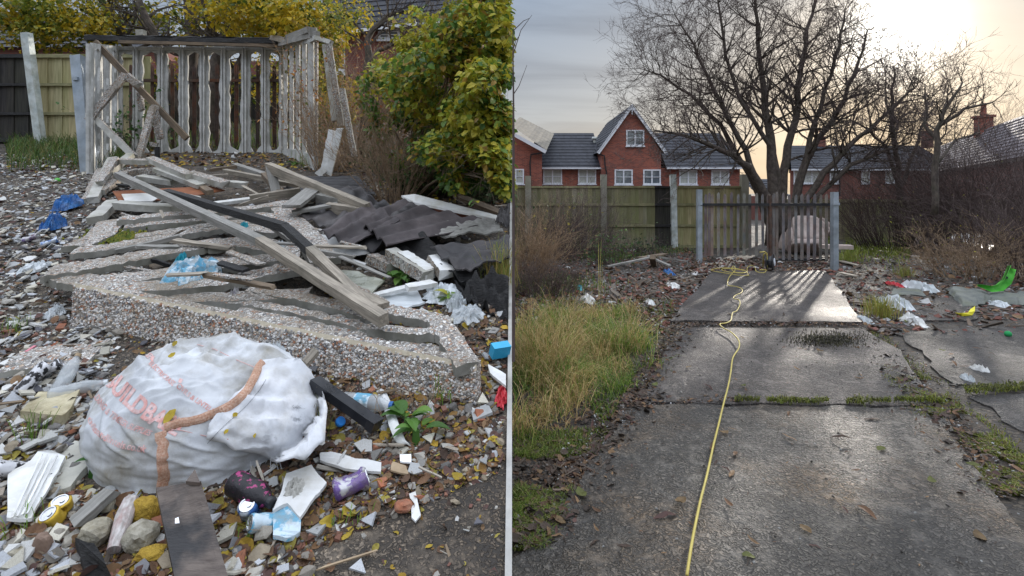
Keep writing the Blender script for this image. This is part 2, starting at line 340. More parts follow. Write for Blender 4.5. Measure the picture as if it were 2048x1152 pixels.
K = dict(
    soilL=mat_slab('rubble_soil', (.095, .075, .056), (.20, .165, .13), (.075, .056, .038), .75, 90, 1.),
    soilR=mat_slab('litter_soil', (.045, .036, .028), (.10, .08, .062), (.035, .03, .018), .7, 40, 1.),
    conc=M('rib_concrete', (.40, .40, .38), (.60, .60, .58), 5, (1, 1, 1), rough=.85, bump=.35, bs=50, dirt=(.22, .22, .19), ds=4, damt=.6, dist=.006),
    conc_b=M('panel_concrete', (.36, .35, .32), (.50, .49, .45), 7, rough=.85, bump=.4, bs=55, dirt=(.20, .19, .13), ds=3, damt=.8, dist=.006),
    peb=mat_pebble('pebbledash'), pebf=mat_pebble('fine_pebbledash', 75),
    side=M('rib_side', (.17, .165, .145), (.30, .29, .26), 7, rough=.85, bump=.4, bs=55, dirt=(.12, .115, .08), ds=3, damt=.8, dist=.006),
    post=M('pale_post', (.44, .50, .49), (.66, .70, .68), 6, rough=.8, bump=.2, dirt=(.25, .24, .17), ds=5, damt=.7),
    postg=M('mossy_post', (.22, .21, .17), (.33, .32, .27), 6, rough=.85, bump=.3, dirt=(.12, .12, .06), ds=3, damt=.8),
    galv=M('galvanised_steel', (.30, .35, .40), (.44, .49, .54), 4, rough=.5, metal=.55, bump=.08, dirt=(.2, .21, .2), ds=6, damt=.5),
    rust=M('rusty_steel', (.05, .03, .022), (.11, .085, .07), 9, rough=.85, bump=.5, bs=80, dirt=(.16, .055, .022), ds=5, damt=.8, dist=.004),
    rustd=M('painted_rusty_steel', (.10, .10, .105), (.22, .21, .20), 7, (1, 1, .4), rough=.75, bump=.4, dirt=(.15, .075, .045), ds=5, damt=.6, dist=.004, rnd=.5),
    wood=M('weathered_timber', (.20, .17, .135), (.42, .37, .30), 9, (.5, 9, 9), rough=.82, bump=.5, bs=14, dirt=(.13, .12, .095), ds=3, damt=.7, dist=.006),
    woodd=M('brown_timber', (.11, .08, .055), (.24, .18, .12), 9, (.5, 9, 9), rough=.82, bump=.5, bs=14, dirt=(.07, .06, .05), ds=3, damt=.7, dist=.006),
    woodg=M('grey_timber', (.19, .18, .165), (.33, .32, .295), 9, (.5, 9, 9), rough=.85, bump=.5, bs=14, dirt=(.12, .12, .10), ds=3, damt=.6, dist=.006),
    char=M('charred_wood', (.008, .008, .009), (.035, .033, .032), 20, (.6, 5, 5), rough=.6, bump=1, bs=24, dist=.02),
    boards=mat_boards('larch_boards', (.27, .24, .125), (.48, .42, .25), .1, (.22, .23, .08), .5),
    boardg=mat_boards('mossy_boards', (.16, .145, .10), (.33, .295, .20), .12, (.16, .175, .06), .65),
    boardk=mat_boards('charred_boards', (.008, .008, .008), (.04, .036, .03), .12, (.05, .05, .025), .3),
    rail=M('fence_rail', (.20, .19, .10), (.33, .30, .17), 5, (1, 1, 5), rough=.8, bump=.3, dirt=(.13, .14, .05), ds=3, damt=.7),
    felt=M('bitumen_sheet', (.020, .019, .021), (.052, .048, .050), 5, rough=.62, bump=.35, bs=50, dirt=(.10, .085, .08), ds=1.6, damt=.7, dist=.005, spec=.5),
    asb=M('corrugated_sheet', (.06, .050, .052), (.125, .106, .106), 5, rough=.75, bump=.5, bs=60, dirt=(.028, .024, .025), ds=1.8, damt=.9, dist=.006),
    wboard=M('white_board', (.60, .60, .58), (.72, .72, .70), 5, rough=.5, bump=.15, dirt=(.38, .34, .22), ds=4, damt=.7),
    wpvc=M('white_plastic', (.62, .62, .61), (.74, .75, .74), 5, rough=.4, bump=.15, dirt=(.42, .39, .32), ds=7, damt=.6, rnd=.2),
    tile=M('tile_fragment', (.82, .82, .82), (1, 1, 1), 12, rough=.7, bump=.3, dirt=(.42, .36, .28), ds=14, damt=.6, rnd=.35),
    stone=M('stone', (.7, .7, .7), (1.05, 1.05, 1.05), 30, rough=.85, bump=.7, bs=60, dirt=(.5, .42, .25), ds=9, damt=.5, rnd=.35, dist=.01),
    brickc=M('broken_brick', (.27, .095, .05), (.40, .16, .09), 30, rough=.9, bump=.6, bs=60, dirt=(.20, .15, .11), ds=12, damt=.7, rnd=.35),
    splint=M('splintered_wood', (.6, .6, .6), (1.1, 1.1, 1.1), 12, (.5, 8, 8), rough=.85, bump=.5, bs=20, rnd=.35),
    leaf=M('dead_leaf', (.7, .7, .7), (1.1, 1.1, 1.1), 40, rough=.55, bump=.2, trans=.25, rnd=.3, spec=.3),
    fol=M('foliage', (.85, .85, .85), (1.3, 1.3, 1.3), 6, rough=.5, bump=0, trans=.38, spec=.35),
    grass=M('grass_blades', (.9, .9, .9), (1.3, 1.3, 1.3), 3, rough=.55, bump=0, trans=.3, spec=.3),
    bark=M('bark', (.045, .035, .03), (.13, .105, .088), 10, (1, 3, 1), rough=.9, bump=.8, bs=18, dist=.02, dirt=(.06, .065, .035), ds=3, damt=.5),
    twig=M('twigs', (.060, .043, .042), (.125, .09, .08), 6, rough=.85, bump=0),
    twigp=M('dry_stems', (.20, .13, .085), (.40, .29, .18), 6, rough=.8, bump=0, trans=.1),
    bag=M('woven_bag', (.46, .475, .50), (.66, .68, .70), 5, rough=.65, bump=.5, bs=170, dirt=(.26, .235, .18), ds=4.6, damt=.85, dist=.003, trans=.08),
    bagw=M('bag_flap', (.58, .60, .63), (.72, .73, .76), 5, rough=.55, bump=.5, bs=40, dirt=(.36, .34, .29), ds=7, damt=.6, dist=.006, trans=.08),
    strap=M('orange_strap', (.42, .20, .12), (.62, .44, .34), 150, rough=.8, bump=.6, bs=200, dirt=(.30, .17, .1), ds=9, damt=.5, dist=.003),
    ink=M('faded_red_print', (.60, .30, .27), (.68, .56, .55), 45, rough=.6, bump=0, thr=(.42, .66)),
    black=M('black_plastic', (.012, .013, .017), (.03, .032, .038), 6, rough=.35, bump=.1, dirt=(.07, .065, .06), ds=9, damt=.4),
    bluebag=M('blue_plastic', (.012, .10, .34), (.04, .19, .50), 9, rough=.35, bump=.9, bs=22, dist=.02, dirt=(.2, .2, .2), ds=12, damt=.5),
    cyan=M('pale_blue_print', (.12, .36, .52), (.52, .62, .68), 14, dirt=(.25, .22, .17), ds=16, damt=.7, rough=.4, bump=.4, bs=30, thr=(.47, .53)),
    bluec=M('blue_metal', (.05, .14, .38), (.55, .6, .66), 22, rough=.3, metal=.4, bump=.4, bs=30, thr=(.45, .55)),
    purp=M('purple_metal', (.15, .09, .28), (.52, .51, .53), 16, dirt=(.2, .17, .13), ds=14, damt=.7, rough=.3, metal=.3, bump=.4, bs=30, thr=(.45, .5)),
    yelc=M('yellow_metal', (.55, .36, .03), (.62, .44, .08), 14, rough=.35, metal=.3, bump=.4, bs=30),
    alu=M('bare_aluminium', (.55, .56, .58), (.75, .76, .78), 14, rough=.28, metal=.9, bump=.2, bs=30),
    pink=M('pink_print', (.014, .012, .015), (.36, .05, .17), 34, rough=.35, bump=.4, thr=(.58, .62)),
    skull=M('black_white_print', (.02, .02, .022), (.62, .62, .64), 34, rough=.35, bump=.1, metal=.2, thr=(.46, .52)),
    redp=M('red_plastic', (.50, .025, .04), (.60, .08, .09), 14, rough=.4, bump=.3),
    pinkp=M('pink_plastic', (.55, .16, .20), (.6, .2, .25), 14, rough=.4, bump=.1),
    greenp=M('green_plastic', (.07, .42, .04), (.13, .56, .07), 8, rough=.5, bump=.3, dirt=(.05, .2, .04), ds=9, damt=.5),
    yelp=M('yellow_plastic', (.66, .58, .02), (.78, .70, .05), 8, rough=.4, bump=.1),
    teal=M('teal_plastic', (.02, .28, .38), (.04, .38, .46), 14, rough=.4, bump=.3),
    clear=glassmat('clear_plastic', (.62, .66, .68), .42), milky=glassmat('milky_plastic', (.70, .74, .76), .75, .35),
    cable=M('yellow_cable', (.44, .35, .07), (.56, .46, .13), 9, rough=.55, bump=0, dirt=(.2, .17, .1), ds=5, damt=.5),
    card=M('cardboard', (.30, .22, .14), (.42, .32, .21), 14, rough=.9, bump=.2),
    sponge=M('yellow_foam', (.30, .18, .02), (.50, .33, .05), 18, rough=.95, bump=1, bs=30, dist=.03),
    darkb=M('damp_board', (.075, .055, .045), (.15, .12, .10), 12, (1, 6, 1), rough=.45, bump=.5, bs=30, stain=((.018, .018, .02), 3.5, .95), dist=.006),
    sofa=M('sofa_fabric', (.42, .34, .31), (.54, .45, .41), 6, rough=.95, bump=.3, dirt=(.16, .13, .10), ds=2, damt=.6),
    mattr=M('damp_cloth', (.10, .11, .10), (.20, .205, .185), 5, rough=.85, bump=.7, bs=20, dirt=(.09, .10, .05), ds=2.5, damt=.7, dist=.02),
    brick=mat_brick('red_brick', (.36, .095, .055), (.19, .048, .032), (.26, .16, .13)),
    brick2=mat_brick('dull_brick', (.22, .075, .055), (.17, .055, .042), (.16, .10, .085)),
    slate=M('roof_tile', (.018, .020, .028), (.045, .048, .058), 7, rough=.62, bump=.2, bs=9, spec=.22),
    slateb=M('brown_roof_tile', (.10, .085, .062), (.19, .165, .12), 7, rough=.6, bump=.2, bs=9),
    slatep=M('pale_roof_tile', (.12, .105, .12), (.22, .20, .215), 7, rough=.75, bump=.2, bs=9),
    paint=M('white_upvc', (.66, .68, .72), (.74, .76, .80), 3, rough=.4, bump=0),
    glass=M('window_glass', (.10, .12, .14), (.22, .25, .26), 1.2, rough=.12, bump=0, spec=.9, thr=(.45, .55)),
    curt=M('curtained_glass', (.36, .38, .36), (.50, .52, .48), 2.5, (6, 1, .4), rough=.2, bump=0, spec=.7),
    dark=M('dark_metal', (.012, .012, .014), (.03, .03, .032), 6, rough=.5, bump=.1),
    wallp=M('retaining_wall_render', (.34, .33, .31), (.48, .47, .44), 5, rough=.85, bump=.4, bs=40, dirt=(.2, .19, .14), ds=3, damt=.6),
    moss=M('moss', (.10, .115, .015), (.20, .20, .035), 25, rough=.95, bump=1, bs=60, dist=.02),
    slab=mat_slab('open_aggregate_concrete', (.074, .068, .060), (.165, .150, .132), (.165, .10, .045), .40, 80, 1.),
    slab2=mat_slab('worn_concrete', (.088, .076, .072), (.165, .145, .136), (.075, .058, .05), .52, 78, 1.),
    slab3=mat_slab('dark_worn_concrete', (.065, .058, .055), (.12, .11, .103), (.055, .05, .038), .6, 78, .9),
)
# ------------------------------------------------------------------ setting
def lines(segs):
    out = []
    for a, b, n in segs:
        for i in range(n): out.append(a + (b - a) * i / n)
    out.append(segs[-1][1]); return out
g = MB(); xs = lines([(-300, -20, 6), (-20, 0, 8), (0, 13, 110), (13, 40, 12), (40, 300, 6)]); ys = lines([(-60, 0, 4), (0, 1.5, 4), (1.5, 9, 90), (9, 18, 60), (18, 60, 14), (60, 700, 8)])
P = [[V(x, y, hR(x, y) if (x > -1 and y < 30) else -.02) for x in xs] for y in ys]
g.grid(P); g.single('ground', K['soilR'], None, None, kind='structure', smooth=True)
g = MB(); xs = lines([(-20, -9, 12), (-9, -.02, 150)]); ys = lines([(0, 1.2, 4), (1.2, 6, 90), (6, 13, 90), (13, 30, 12)])
P = [[V(x, y, hL(x, y)) for x in xs] for y in ys]
g.grid(P); g.single('terrain', K['soilL'], None, None, kind='structure', smooth=True)
g = MB(); pr = [(y, SL * min(y, 13) + .02) for y in (.3, 2, 4, 6, 8, 10, 13, 30)]
for (a, za), (b, zb) in zip(pr, pr[1:]):
    g.add([V(-.022, a, -.1), V(0, a, -.1), V(0, a, za), V(-.022, a, za), V(-.022, b, -.1), V(0, b, -.1), V(0, b, zb), V(-.022, b, zb)], [(0, 4, 5, 1)[::-1], (3, 2, 6, 7), (1, 5, 6, 2), (0, 3, 7, 4)])
g.add([V(-.022, .3, -.1), V(0, .3, -.1), V(0, .3, .1), V(-.022, .3, .1)], [(0, 1, 2, 3)])
g.single('retaining_wall', K['wallp'], 'thin pale rendered retaining wall holding up the rubble bank beside the path', 'wall')

def rough(pts, amp, n=6, seed=0):
    """resample a closed 3-D outline with small irregularities"""
    out = []
    for i in range(len(pts)):
        a, b = Vector(pts[i]), Vector(pts[(i + 1) % len(pts)])
        for k in range(n):
            p = a.lerp(b, k / n); s = seed + i * 3.1
            out.append(p + V(noise.noise(V(p.x * 3, p.y * 3, s)) + .5 * noise.noise(V(p.x * 11, p.y * 11, s)), noise.noise(V(p.y * 3, p.x * 3, s + 9)) + .5 * noise.noise(V(p.x * 11, p.y * 11, s + 4)), 0) * amp)
    return out
def slabp(pxs, name, mat, h=.02, amp=.05, th=.06, n=10):
    g = MB(); g.plate([rough([RP(x, y, h) for x, y in pxs], amp, n)], th); o = g.single(name, mat, None, None, kind='structure'); return o
slabp([(1424, 541), (1652, 541), (1722, 644), (1343, 641)], 'path', K['slab2'], .030, .05)
slabp([(1365, 655), (1722, 656), (1800, 700), (1874, 812), (1800, 809), (1740, 811), (1670, 806), (1600, 810), (1520, 805), (1450, 808), (1380, 803), (1285, 806), (1320, 720)], 'path', K['slab2'], .022, .03)
slabp([(1255, 812), (1380, 807), (1450, 812), (1520, 809), (1600, 814), (1670, 810), (1740, 815), (1800, 813), (1885, 818), (1945, 930), (2052, 1065), (2052, 1250), (880, 1250), (1090, 1060), (1170, 950)], 'path', K['slab'], .017, .03)
slabp([(1790, 664), (2048, 648), (2300, 650), (2300, 800), (2048, 775), (1905, 770)], 'pavement', K['slab3'], .010, .10)
slabp([(1940, 790), (2060, 788), (2300, 820), (2300, 960), (2048, 860)], 'pavement', K['slab3'], .010, .10)
slabp([(1810, 600), (1935, 590), (1960, 640), (1800, 640)], 'pavement', K['slab3'], .016, .08)
slabp([(720, 1160), (745, 1040), (790, 985), (880, 930), (1022, 905), (1022, 1400), (700, 1400)], 'pavement', K['slab3'], 0, 0) if 0 else None

# ------------------------------------------------------------------ fences
def fence(name, label, p0, p1, z0, z1, bw, mats, rails, parts, postspec=(), both=0):
    """p0,p1 ground ends; parts = [(f0,f1,material,label)] along the run"""
    t = thing(name, (p0.x, p0.y, z0), label, 'fence'); d = (p1 - p0); Ln = d.length; d.normalize(); nrm = V(d.y, -d.x, 0)
    for f0, f1, mk, lb in parts:
        m = MB(); n = max(1, math.ceil((f1 - f0) * Ln / bw - .15))
        for i in range(n):
            c = p0 + d * (f0 * Ln + (i + .5) * bw); v = R.uniform(.72, 1.2); off = .006 if i % 2 else -.006
            zz = z1 + R.uniform(-.012, .006); hw = bw * .55
            q = [c - d * hw, c + d * hw]; r = nrm * off; b = nrm * .012; lo = R.random() * 5
            vs = []; lc = []
            for pp in (q[0] + r + b * .3, q[1] + r + b, q[1] + r - b, q[0] + r - b * .6):
                for z in (z0 + R.uniform(-.005, .02), zz): vs.append(V(pp.x, pp.y, z)); lc.append((pp.x + lo, pp.y, z))
            m.add(vs, [(0, 2, 3, 1), (2, 4, 5, 3), (4, 6, 7, 5), (6, 0, 1, 7), (1, 3, 5, 7)], (v, v * R.uniform(.95, 1.03), v * R.uniform(.9, 1.05)), lc)
        m.build('board_panel', K[mk], t, label=lb)
    for z, hh, mk in rails:
        for f0, f1, pk, lb in parts:
            m = MB(); a = p0 + d * f0 * Ln; b = p0 + d * f1 * Ln
            m.bar(V(a.x, a.y, z) + nrm * .035, V(b.x, b.y, z) + nrm * .035, .04, hh, seg=6, jit=.05); m.build('rail', K['char' if pk == 'boardk' else mk], t)
    for f, w, top, mk, lean in postspec:
        c = p0 + d * f * Ln + nrm * .06; m = MB()
        m.bar(V(c.x, c.y, z0 - .1), V(c.x, c.y, top) + d * lean, w, w * .9, up=nrm, seg=5, jit=.04); m.build('post', K[mk], t)
    return t
DF = 14.9
zf = lambda y, d: CH - (y - 385) / F * d
X = lambda x, d: (x - 1024) / F * d
fence('timber_fence', 'mossy close board timber fence with concrete posts running below the brick houses', V(X(1026, DF), DF, 0), V(X(1489, DF), DF, 0), -.05, zf(372, DF), .115, None,
      [(zf(374, DF), .05, 'rail'), (zf(409, DF), .07, 'rail'), (zf(451, DF), .07, 'rail'), (.03, .1, 'rail')],
      [(0, .39, 'boardg', 'grey green boards with moss'), (.39, .61, 'boardg', None), (.61, .685, 'boardk', 'charred black boards'), (.685, 1, 'boards', 'newer yellow green boards')],
      [(.065, .17, zf(352, DF), 'postg', 0), (.39, .17, zf(349, DF), 'postg', 0), (.695, .16, zf(349, DF), 'post', -.05), (.995, .20, zf(349, DF), 'postg', 0)])
fence('timber_fence', 'dark weathered timber fence behind the shrubs, right of the palisade gate', V(X(1545, 17.5), 17.5, 0), V(X(2150, 17.5), 17.5, 0), -.05, zf(398, 17.5), .13, None, [(zf(403, 17.5), .06, 'rail')], [(0, 1, 'boardg', None)], [])
dl = 9.75; zb = SL * dl
fence('timber_fence', 'larch board fence behind the galvanised post, its left end burnt black', V(X(-60, dl), dl, 0), V(X(290, dl), dl, 0), zb - .1, zf(113, dl), .14, None,
      [(zf(113, dl), .07, 'rail'), (zf(170, dl), .05, 'rail'), (zf(228, dl), .05, 'rail'), (zf(280, dl), .08, 'rail')],
      [(0, .36, 'boardk', 'charred black boards'), (.36, 1, 'boards', None)], [])
m = MB(); a = A(82, 290, 9.55); b = A(53, 66, 9.4); m.bar(a, b, .13, .12, up=(0, 1, 0), seg=8, jit=.05)
m.single('fence_post', K['post'], 'tall pale concrete post leaning against the burnt fence boards', 'post')

# ------------------------------------------------------------------ steel gates
def picket(m, base, top, w, col=(1, 1, 1)):
    """W profile palisade pale with a three pronged head"""
    b = Vector(base); t_ = Vector(top); ax = (t_ - b).normalized(); s = V(1, -.1, 0).normalized(); nrm = V(0, -1, 0)
    prof = [(-.5, 0), (-.28, .35), (0, .1), (.28, .35), (.5, 0)]; vs = []
    for p, cut in ((b, 0), (t_, 1)):
        for u, n_ in prof:
            e = ax * ((-.05 * abs(u) * 2 if cut else 0) + (.012 * (n_ > .2) if cut else 0)); vs.append(p + s * (u * w) + nrm * (n_ * w * .5) + e)
    k = len(vs); vs2 = [v - nrm * .004 for v in vs]
    fs = [(i, i + 1, i + 6, i + 5) for i in range(4)] + [(i + k + 1, i + k, i + k + 5, i + k + 6) for i in range(4)] + [(0, 5, 5 + k, k), (4, 4 + k, 9 + k, 9)]
    fs += [(5 + i, 6 + i, 6 + i + k, 5 + i + k) for i in range(4)]
    m.add(vs + vs2, fs, col)
def gatepart(px0, px1, d0, d1, ytop, ybot, xs, raily, t, mk='rustd', w=.055, lowrail=True, zb0=0):
    dd = lambda x: d0 + (d1 - d0) * (x - px0) / (px1 - px0)
    for i, x in enumerate(xs):
        m = MB(); d = dd(x); c = R.uniform(.75, 1.25); k = (c * R.uniform(.95, 1.12), c, c * R.uniform(.88, 1.1))
        yb = ybot if not callable(ybot) else ybot(x)
        picket(m, A(x, yb, d), A(x + R.uniform(-1, 1), ytop + R.uniform(-3, 3), d), w * R.uniform(.9, 1.1), k); m.build('pale', K[mk], t)
    for ry in raily:
        m = MB(); y = ry; m.bar(A(px0, y, d0 - .035), A(px1, y, d1 - .035), .035, .055, seg=8, jit=.03); m.build('rail', K['dark' if mk == 'rustd' else 'rust'], t)
d0, d1 = 11.75, 10.9
t = thing('palisade_gate', tuple(A(1470, 525, 11.5)), 'rusty steel palisade gate standing across the end of the concrete path', 'gate')
gatepart(1400, 1668, d0, d1, 386, lambda x: 512 if x < 1545 else 520, [1411, 1418, 1424, 1437, 1450, 1463, 1476, 1488, 1500, 1513, 1526, 1537, 1547, 1554, 1567, 1579, 1592, 1604, 1617, 1629, 1641, 1653, 1663], [409], t, w=.062)
m = MB(); m.bar(A(1541, 519, 11.33), A(1655, 519, 10.98), .05, .05, seg=3, jit=.02); m.build('bottom_rail', K['dark'], t)
m = MB(); m.bar(A(1540, 390, 11.25), A(1541, 525, 11.3), .05, .05, up=(0, 1, 0), seg=3, jit=.02); m.build('stile', K['rust'], t)
for (x, yb, yt, d, lb) in ((1400, 524, 379, 11.7, 'bluish galvanised steel gate post at the left end of the palisade gate'), (1672, 541, 384, 10.55, 'bluish galvanised steel gate post at the right end of the palisade gate')):
    m = MB(); c = A(x, yb, d); z1 = zf(yt, d)      # open channel section
    for dx, dy, sx, sy in ((0, 0, .105, .012), (-.048, .05, .012, .1), (.048, .05, .012, .1)): m.box((c.x + dx, c.y + dy + (.006 if dx else 0), (z1 - .1) / 2), (sx - (.001 if dx else 0), sy, z1 + .1))
    o = m.single('gate_post', K['galv'], lb, 'post'); q = MB(); q.box((c.x, c.y - .012, zf(408, d)), (.14, .012, .05)); q.build('hinge_plate', K['galv'], o)
# left photo side: galvanised post with lug
d = 7.2
m = MB(); b = A(172, 352, d); tt = A(150, 110, d + .15)
ax = tt - b
for off, w_, t_ in ((V(0, 0, 0), .15, .012), (V(-.07, .06, 0), .012, .12), (V(.07, .06, 0), .012, .12)): m.bar(b + off - ax * .04, tt + off, w_ - .002 * (w_ < .1), t_, up=(0, 1, 0), seg=4, jit=0)
o = m.single('gate_post', K['galv'], 'galvanised channel steel post beside the standing concrete wall frame', 'post')
q = MB(); q.box(b.lerp(tt, .8) + V(-.01, -.02, 0), (.07, .03, .05)); q.build('lug', K['galv'], o)
m = MB(); m.bar(A(178, 300, d + .35), A(163, 118, d + .4), .07, .02, up=(0, 1, 0), seg=5); m.single('steel_strip', K['dark'], 'black steel strip standing just behind the galvanised channel post', 'strip')
t = thing('palisade_fence', tuple(A(400, 300, 9.3)), 'rusty steel palisade railing seen through the openings of the concrete wall frame', 'fence')
gatepart(205, 562, 9.3, 9.3, 128, lambda x: 305 + 6 * math.sin(x), [218, 262, 304, 318, 345, 388, 402, 433, 450, 458, 472, 497, 515, 530, 549, 560], [161], t, 'rust', .075)

# ------------------------------------------------------------------ houses
def stepped_roof(m, e0, e1, r0, r1, n, lift=.028):
    """courses of tiles from the eaves line e0-e1 to the ridge line r0-r1"""
    e0, e1, r0, r1 = map(Vector, (e0, e1, r0, r1)); nn = (e1 - e0).cross(r0 - e0).normalized()
    if nn.z < 0: nn = -nn
    for i in range(n):
        f0, f1 = i / n, (i + 1) / n; a, b = e0.lerp(r0, f0), e1.lerp(r1, f0); c, d = e1.lerp(r1, f1), e0.lerp(r0, f1); cc = R.uniform(.85, 1.15)
        k = 24
        for j in range(k):
            q0, q1 = a.lerp(b, j / k), a.lerp(b, (j + 1) / k); s1, s0 = d.lerp(c, (j + 1) / k), d.lerp(c, j / k); v = cc * R.uniform(.8, 1.2)
            m.add([q0 + nn * lift, q1 + nn * lift, s1, s0, q0, q1], [(0, 1, 2, 3), (4, 5, 1, 0)], (v, v, v))
def window(px0, py0, px1, py1, d, t, cols=2, curt=True, xs=None):
    x0, x1, z1, z0 = X(px0, d), X(px1, d), zf(py0, d), zf(py1, d); f = MB(); w = .09; dy = d - .04
    f.box(((x0 + x1) / 2, dy, z0 + w / 2), (x1 - x0, .08, w)); f.box(((x0 + x1) / 2, dy, z1 - w / 2), (x1 - x0, .08, w))
    for x in (x0 + w / 2, x1 - w / 2): f.box((x, dy, (z0 + z1) / 2), (w, .078, z1 - z0 - 2 * w))
    for k in range(1, cols): f.box((x0 + (x1 - x0) * k / cols, dy, (z0 + z1) / 2), (.09, .07, z1 - z0 - 2 * w))
    f.box(((x0 + x1) / 2, dy + .002, (z0 + z1) / 2), (x1 - x0 - 2 * w, .05, .035))
    o = f.build('window', K['paint'], t)
    p = MB(); p.box(((x0 + x1) / 2, dy + .02, (z0 + z1) / 2), (x1 - x0 - 2 * w, .01, z1 - z0 - 2 * w)); p.build('pane', K['curt' if curt else 'glass'], o)
    s = MB(); s.box(((x0 + x1) / 2, dy - .04, z0 - .04), (x1 - x0 + .1, .1, .07)); s.build('sill', K['paint'], o)
def wallbox(m, x0, x1, y0, y1, z1, z0=-.1): m.box(((x0 + x1) / 2, (y0 + y1) / 2, (z0 + z1) / 2), (x1 - x0, y1 - y0, z1 - z0))
D = 36.0
t = thing('brick_house', (X(1262, D), D, 0), 'red brick terrace with dark tiled roof and a tall central gable behind the fence', 'house')
m = MB(); wallbox(m, X(1072, D), X(1480, D), D, D + 7.5, zf(336, D)); m.build('wall', K['brick'], t)
yr = D + 3.75
rz = CH - (266 - 385) / F * yr          # ridge seen at row 266
for a, b in ((1068, 1204), (1330, 1484)):
    m = MB(); stepped_roof(m, (X(a, D), D - .35, zf(337, D) - .02), (X(b, D), D - .35, zf(337, D) - .02), (X(a + 8, D), yr, rz), (X(b, D), yr, rz), 12)
    stepped_roof(m, (X(b, D), D + 7.9, zf(337, D)), (X(a, D), D + 7.9, zf(337, D)), (X(b, D), yr, rz), (X(a + 8, D), yr, rz), 12)
    m.add([V(X(b, D) - .05, D - .3, zf(337, D)), V(X(b, D) - .05, yr, rz - .05), V(X(b, D) - .05, D + 7.8, zf(337, D))], [(0, 2, 1)]); r = m.build('roof', K['slate'], t)
    if a < 1200:
        q = MB(); q.lathe([(.02, .30), (.16, .28), (.22, .16), (.2, .1), (.1, .08), (.1, -.2)], Matrix.Translation((X(1189, D + 2.6), D + 2.6, zf(281, D + 2.6))), 12); q.build('vent_cowl', K['curt'], r)
    q = MB(); q.bar((X(a, D), D - .42, zf(337, D)), (X(b - (2 if a < 1200 else 0), D), D - .42, zf(337, D)), .1, .11, seg=2, jit=0); q.build('gutter', K['paint'], r)
m = MB(); gx0, gx1, gxa = X(1203, D - .6), X(1322, D - .6), X(1262, D - .6); ze = zf(302, D - .6); za = zf(214, D - .6)
m.add([V(gx0, D - .6, -.1), V(gx1, D - .6, -.1), V(gx1, D - .6, ze), V(gxa, D - .6, za), V(gx0, D - .6, ze), V(gx0, D + 8, -.1), V(gx1, D + 8, -.1), V(gx1, D + 8, ze), V(gxa, D + 8, za), V(gx0, D + 8, ze)],
      [(0, 1, 2, 3, 4), (5, 9, 8, 7, 6), (0, 4, 9, 5), (1, 6, 7, 2)]); m.build('gable', K['brick'], t)
m = MB()
for s, gx in ((-1, gx0), (1, gx1)):
    ex = gx + s * .28; ez = ze - .12
    a_, b_ = V(ex, D - .95, ez), V(ex, D + 8.2, ez); c_, d_ = V(gxa, D - .95, za + .12), V(gxa, D + 8.2, za + .12)
    if s < 0: stepped_roof(m, b_, a_, d_, c_, 11)
    else: stepped_roof(m, a_, b_, c_, d_, 11)
    q = MB(); q.bar(V(ex, D - .9, ez - .06), V(gxa, D - .9, za + .02), .04, .2, seg=2, jit=0); q.build('bargeboard', K['paint'], t)
m.build('roof', K['slate'], t)
q = MB(); q.bar(V(gxa, D - .93, za + .15), V(gxa, D - .93, za - .55), .06, .06, up=(0, 1, 0), seg=2, jit=0); q.build('finial', K['paint'], t)
for x in (1207,):
    q = MB(); dp = D - .75; q.tube([A(1193, 306, dp), A(1209, 312, dp), A(1210, 330, dp), A(1213, 345, dp), A(1213, 385, dp)], .05); q.build('downpipe', K['dark'], t)
for a in ((1086, 338, 1124, 368), (1156, 338, 1192, 368)): window(*a, D, t)
for a in ((1229, 339, 1265, 369), (1286, 339, 1321, 369)): window(*a, D - .6, t, curt=False)
window(1252, 260, 1288, 292, D - .6, t, curt=False)
for a in ((1358, 340, 1394, 369), (1422, 340, 1458, 369)): window(*a, D, t)
# the gable at the far left of the right-hand view
t = thing('brick_house', (X(1035, 33), 33, 0), 'brick house with brown tiled roof at the left end of the terrace', 'house')
D2 = 33.0; zr = zf(237, D2 + 3)
m = MB(); xg0, xg1 = X(1028, D2), X(1084, D2)
m.add([V(xg0, D2, -.1), V(xg1, D2, -.1), V(xg1, D2, zf(303, D2)), V(xg0, D2, zf(270, D2)), V(xg0, D2 + 6, -.1), V(xg1, D2 + 6, -.1), V(xg1, D2 + 6, zf(303, D2)), V(xg0, D2 + 6, zf(270, D2))], [(0, 1, 2, 3), (1, 5, 6, 2), (5, 4, 7, 6), (4, 0, 3, 7), (3, 2, 6, 7)]); m.build('wall', K['brick'], t)
m = MB(); stepped_roof(m, V(X(1092, D2), D2 - .4, zf(301, D2 - .4)), V(X(1110, 38), 39, zf(268, 39)), V(X(1020, D2), D2 - .4, zf(250, D2 - .4)), V(X(1040, 39), 39, zf(234, 39)), 12)
m.build('roof', K['slateb'], t)
q = MB(); q.bar(A(1026, 268, D2 - .42), A(1092, 304, D2 - .42), .04, .22, seg=2, jit=0); q.build('bargeboard', K['paint'], t)
q = MB(); q.tube([A(1090, 305, D2 - .4), A(1062, 309, D2 - .15), A(1060, 325, D2 - .15), A(1061, 350, D2 - .15), A(1061, 390, D2 - .15)], .05); q.build('downpipe', K['dark'], t)
window(1030, 338, 1048, 368, D2, t, 1)
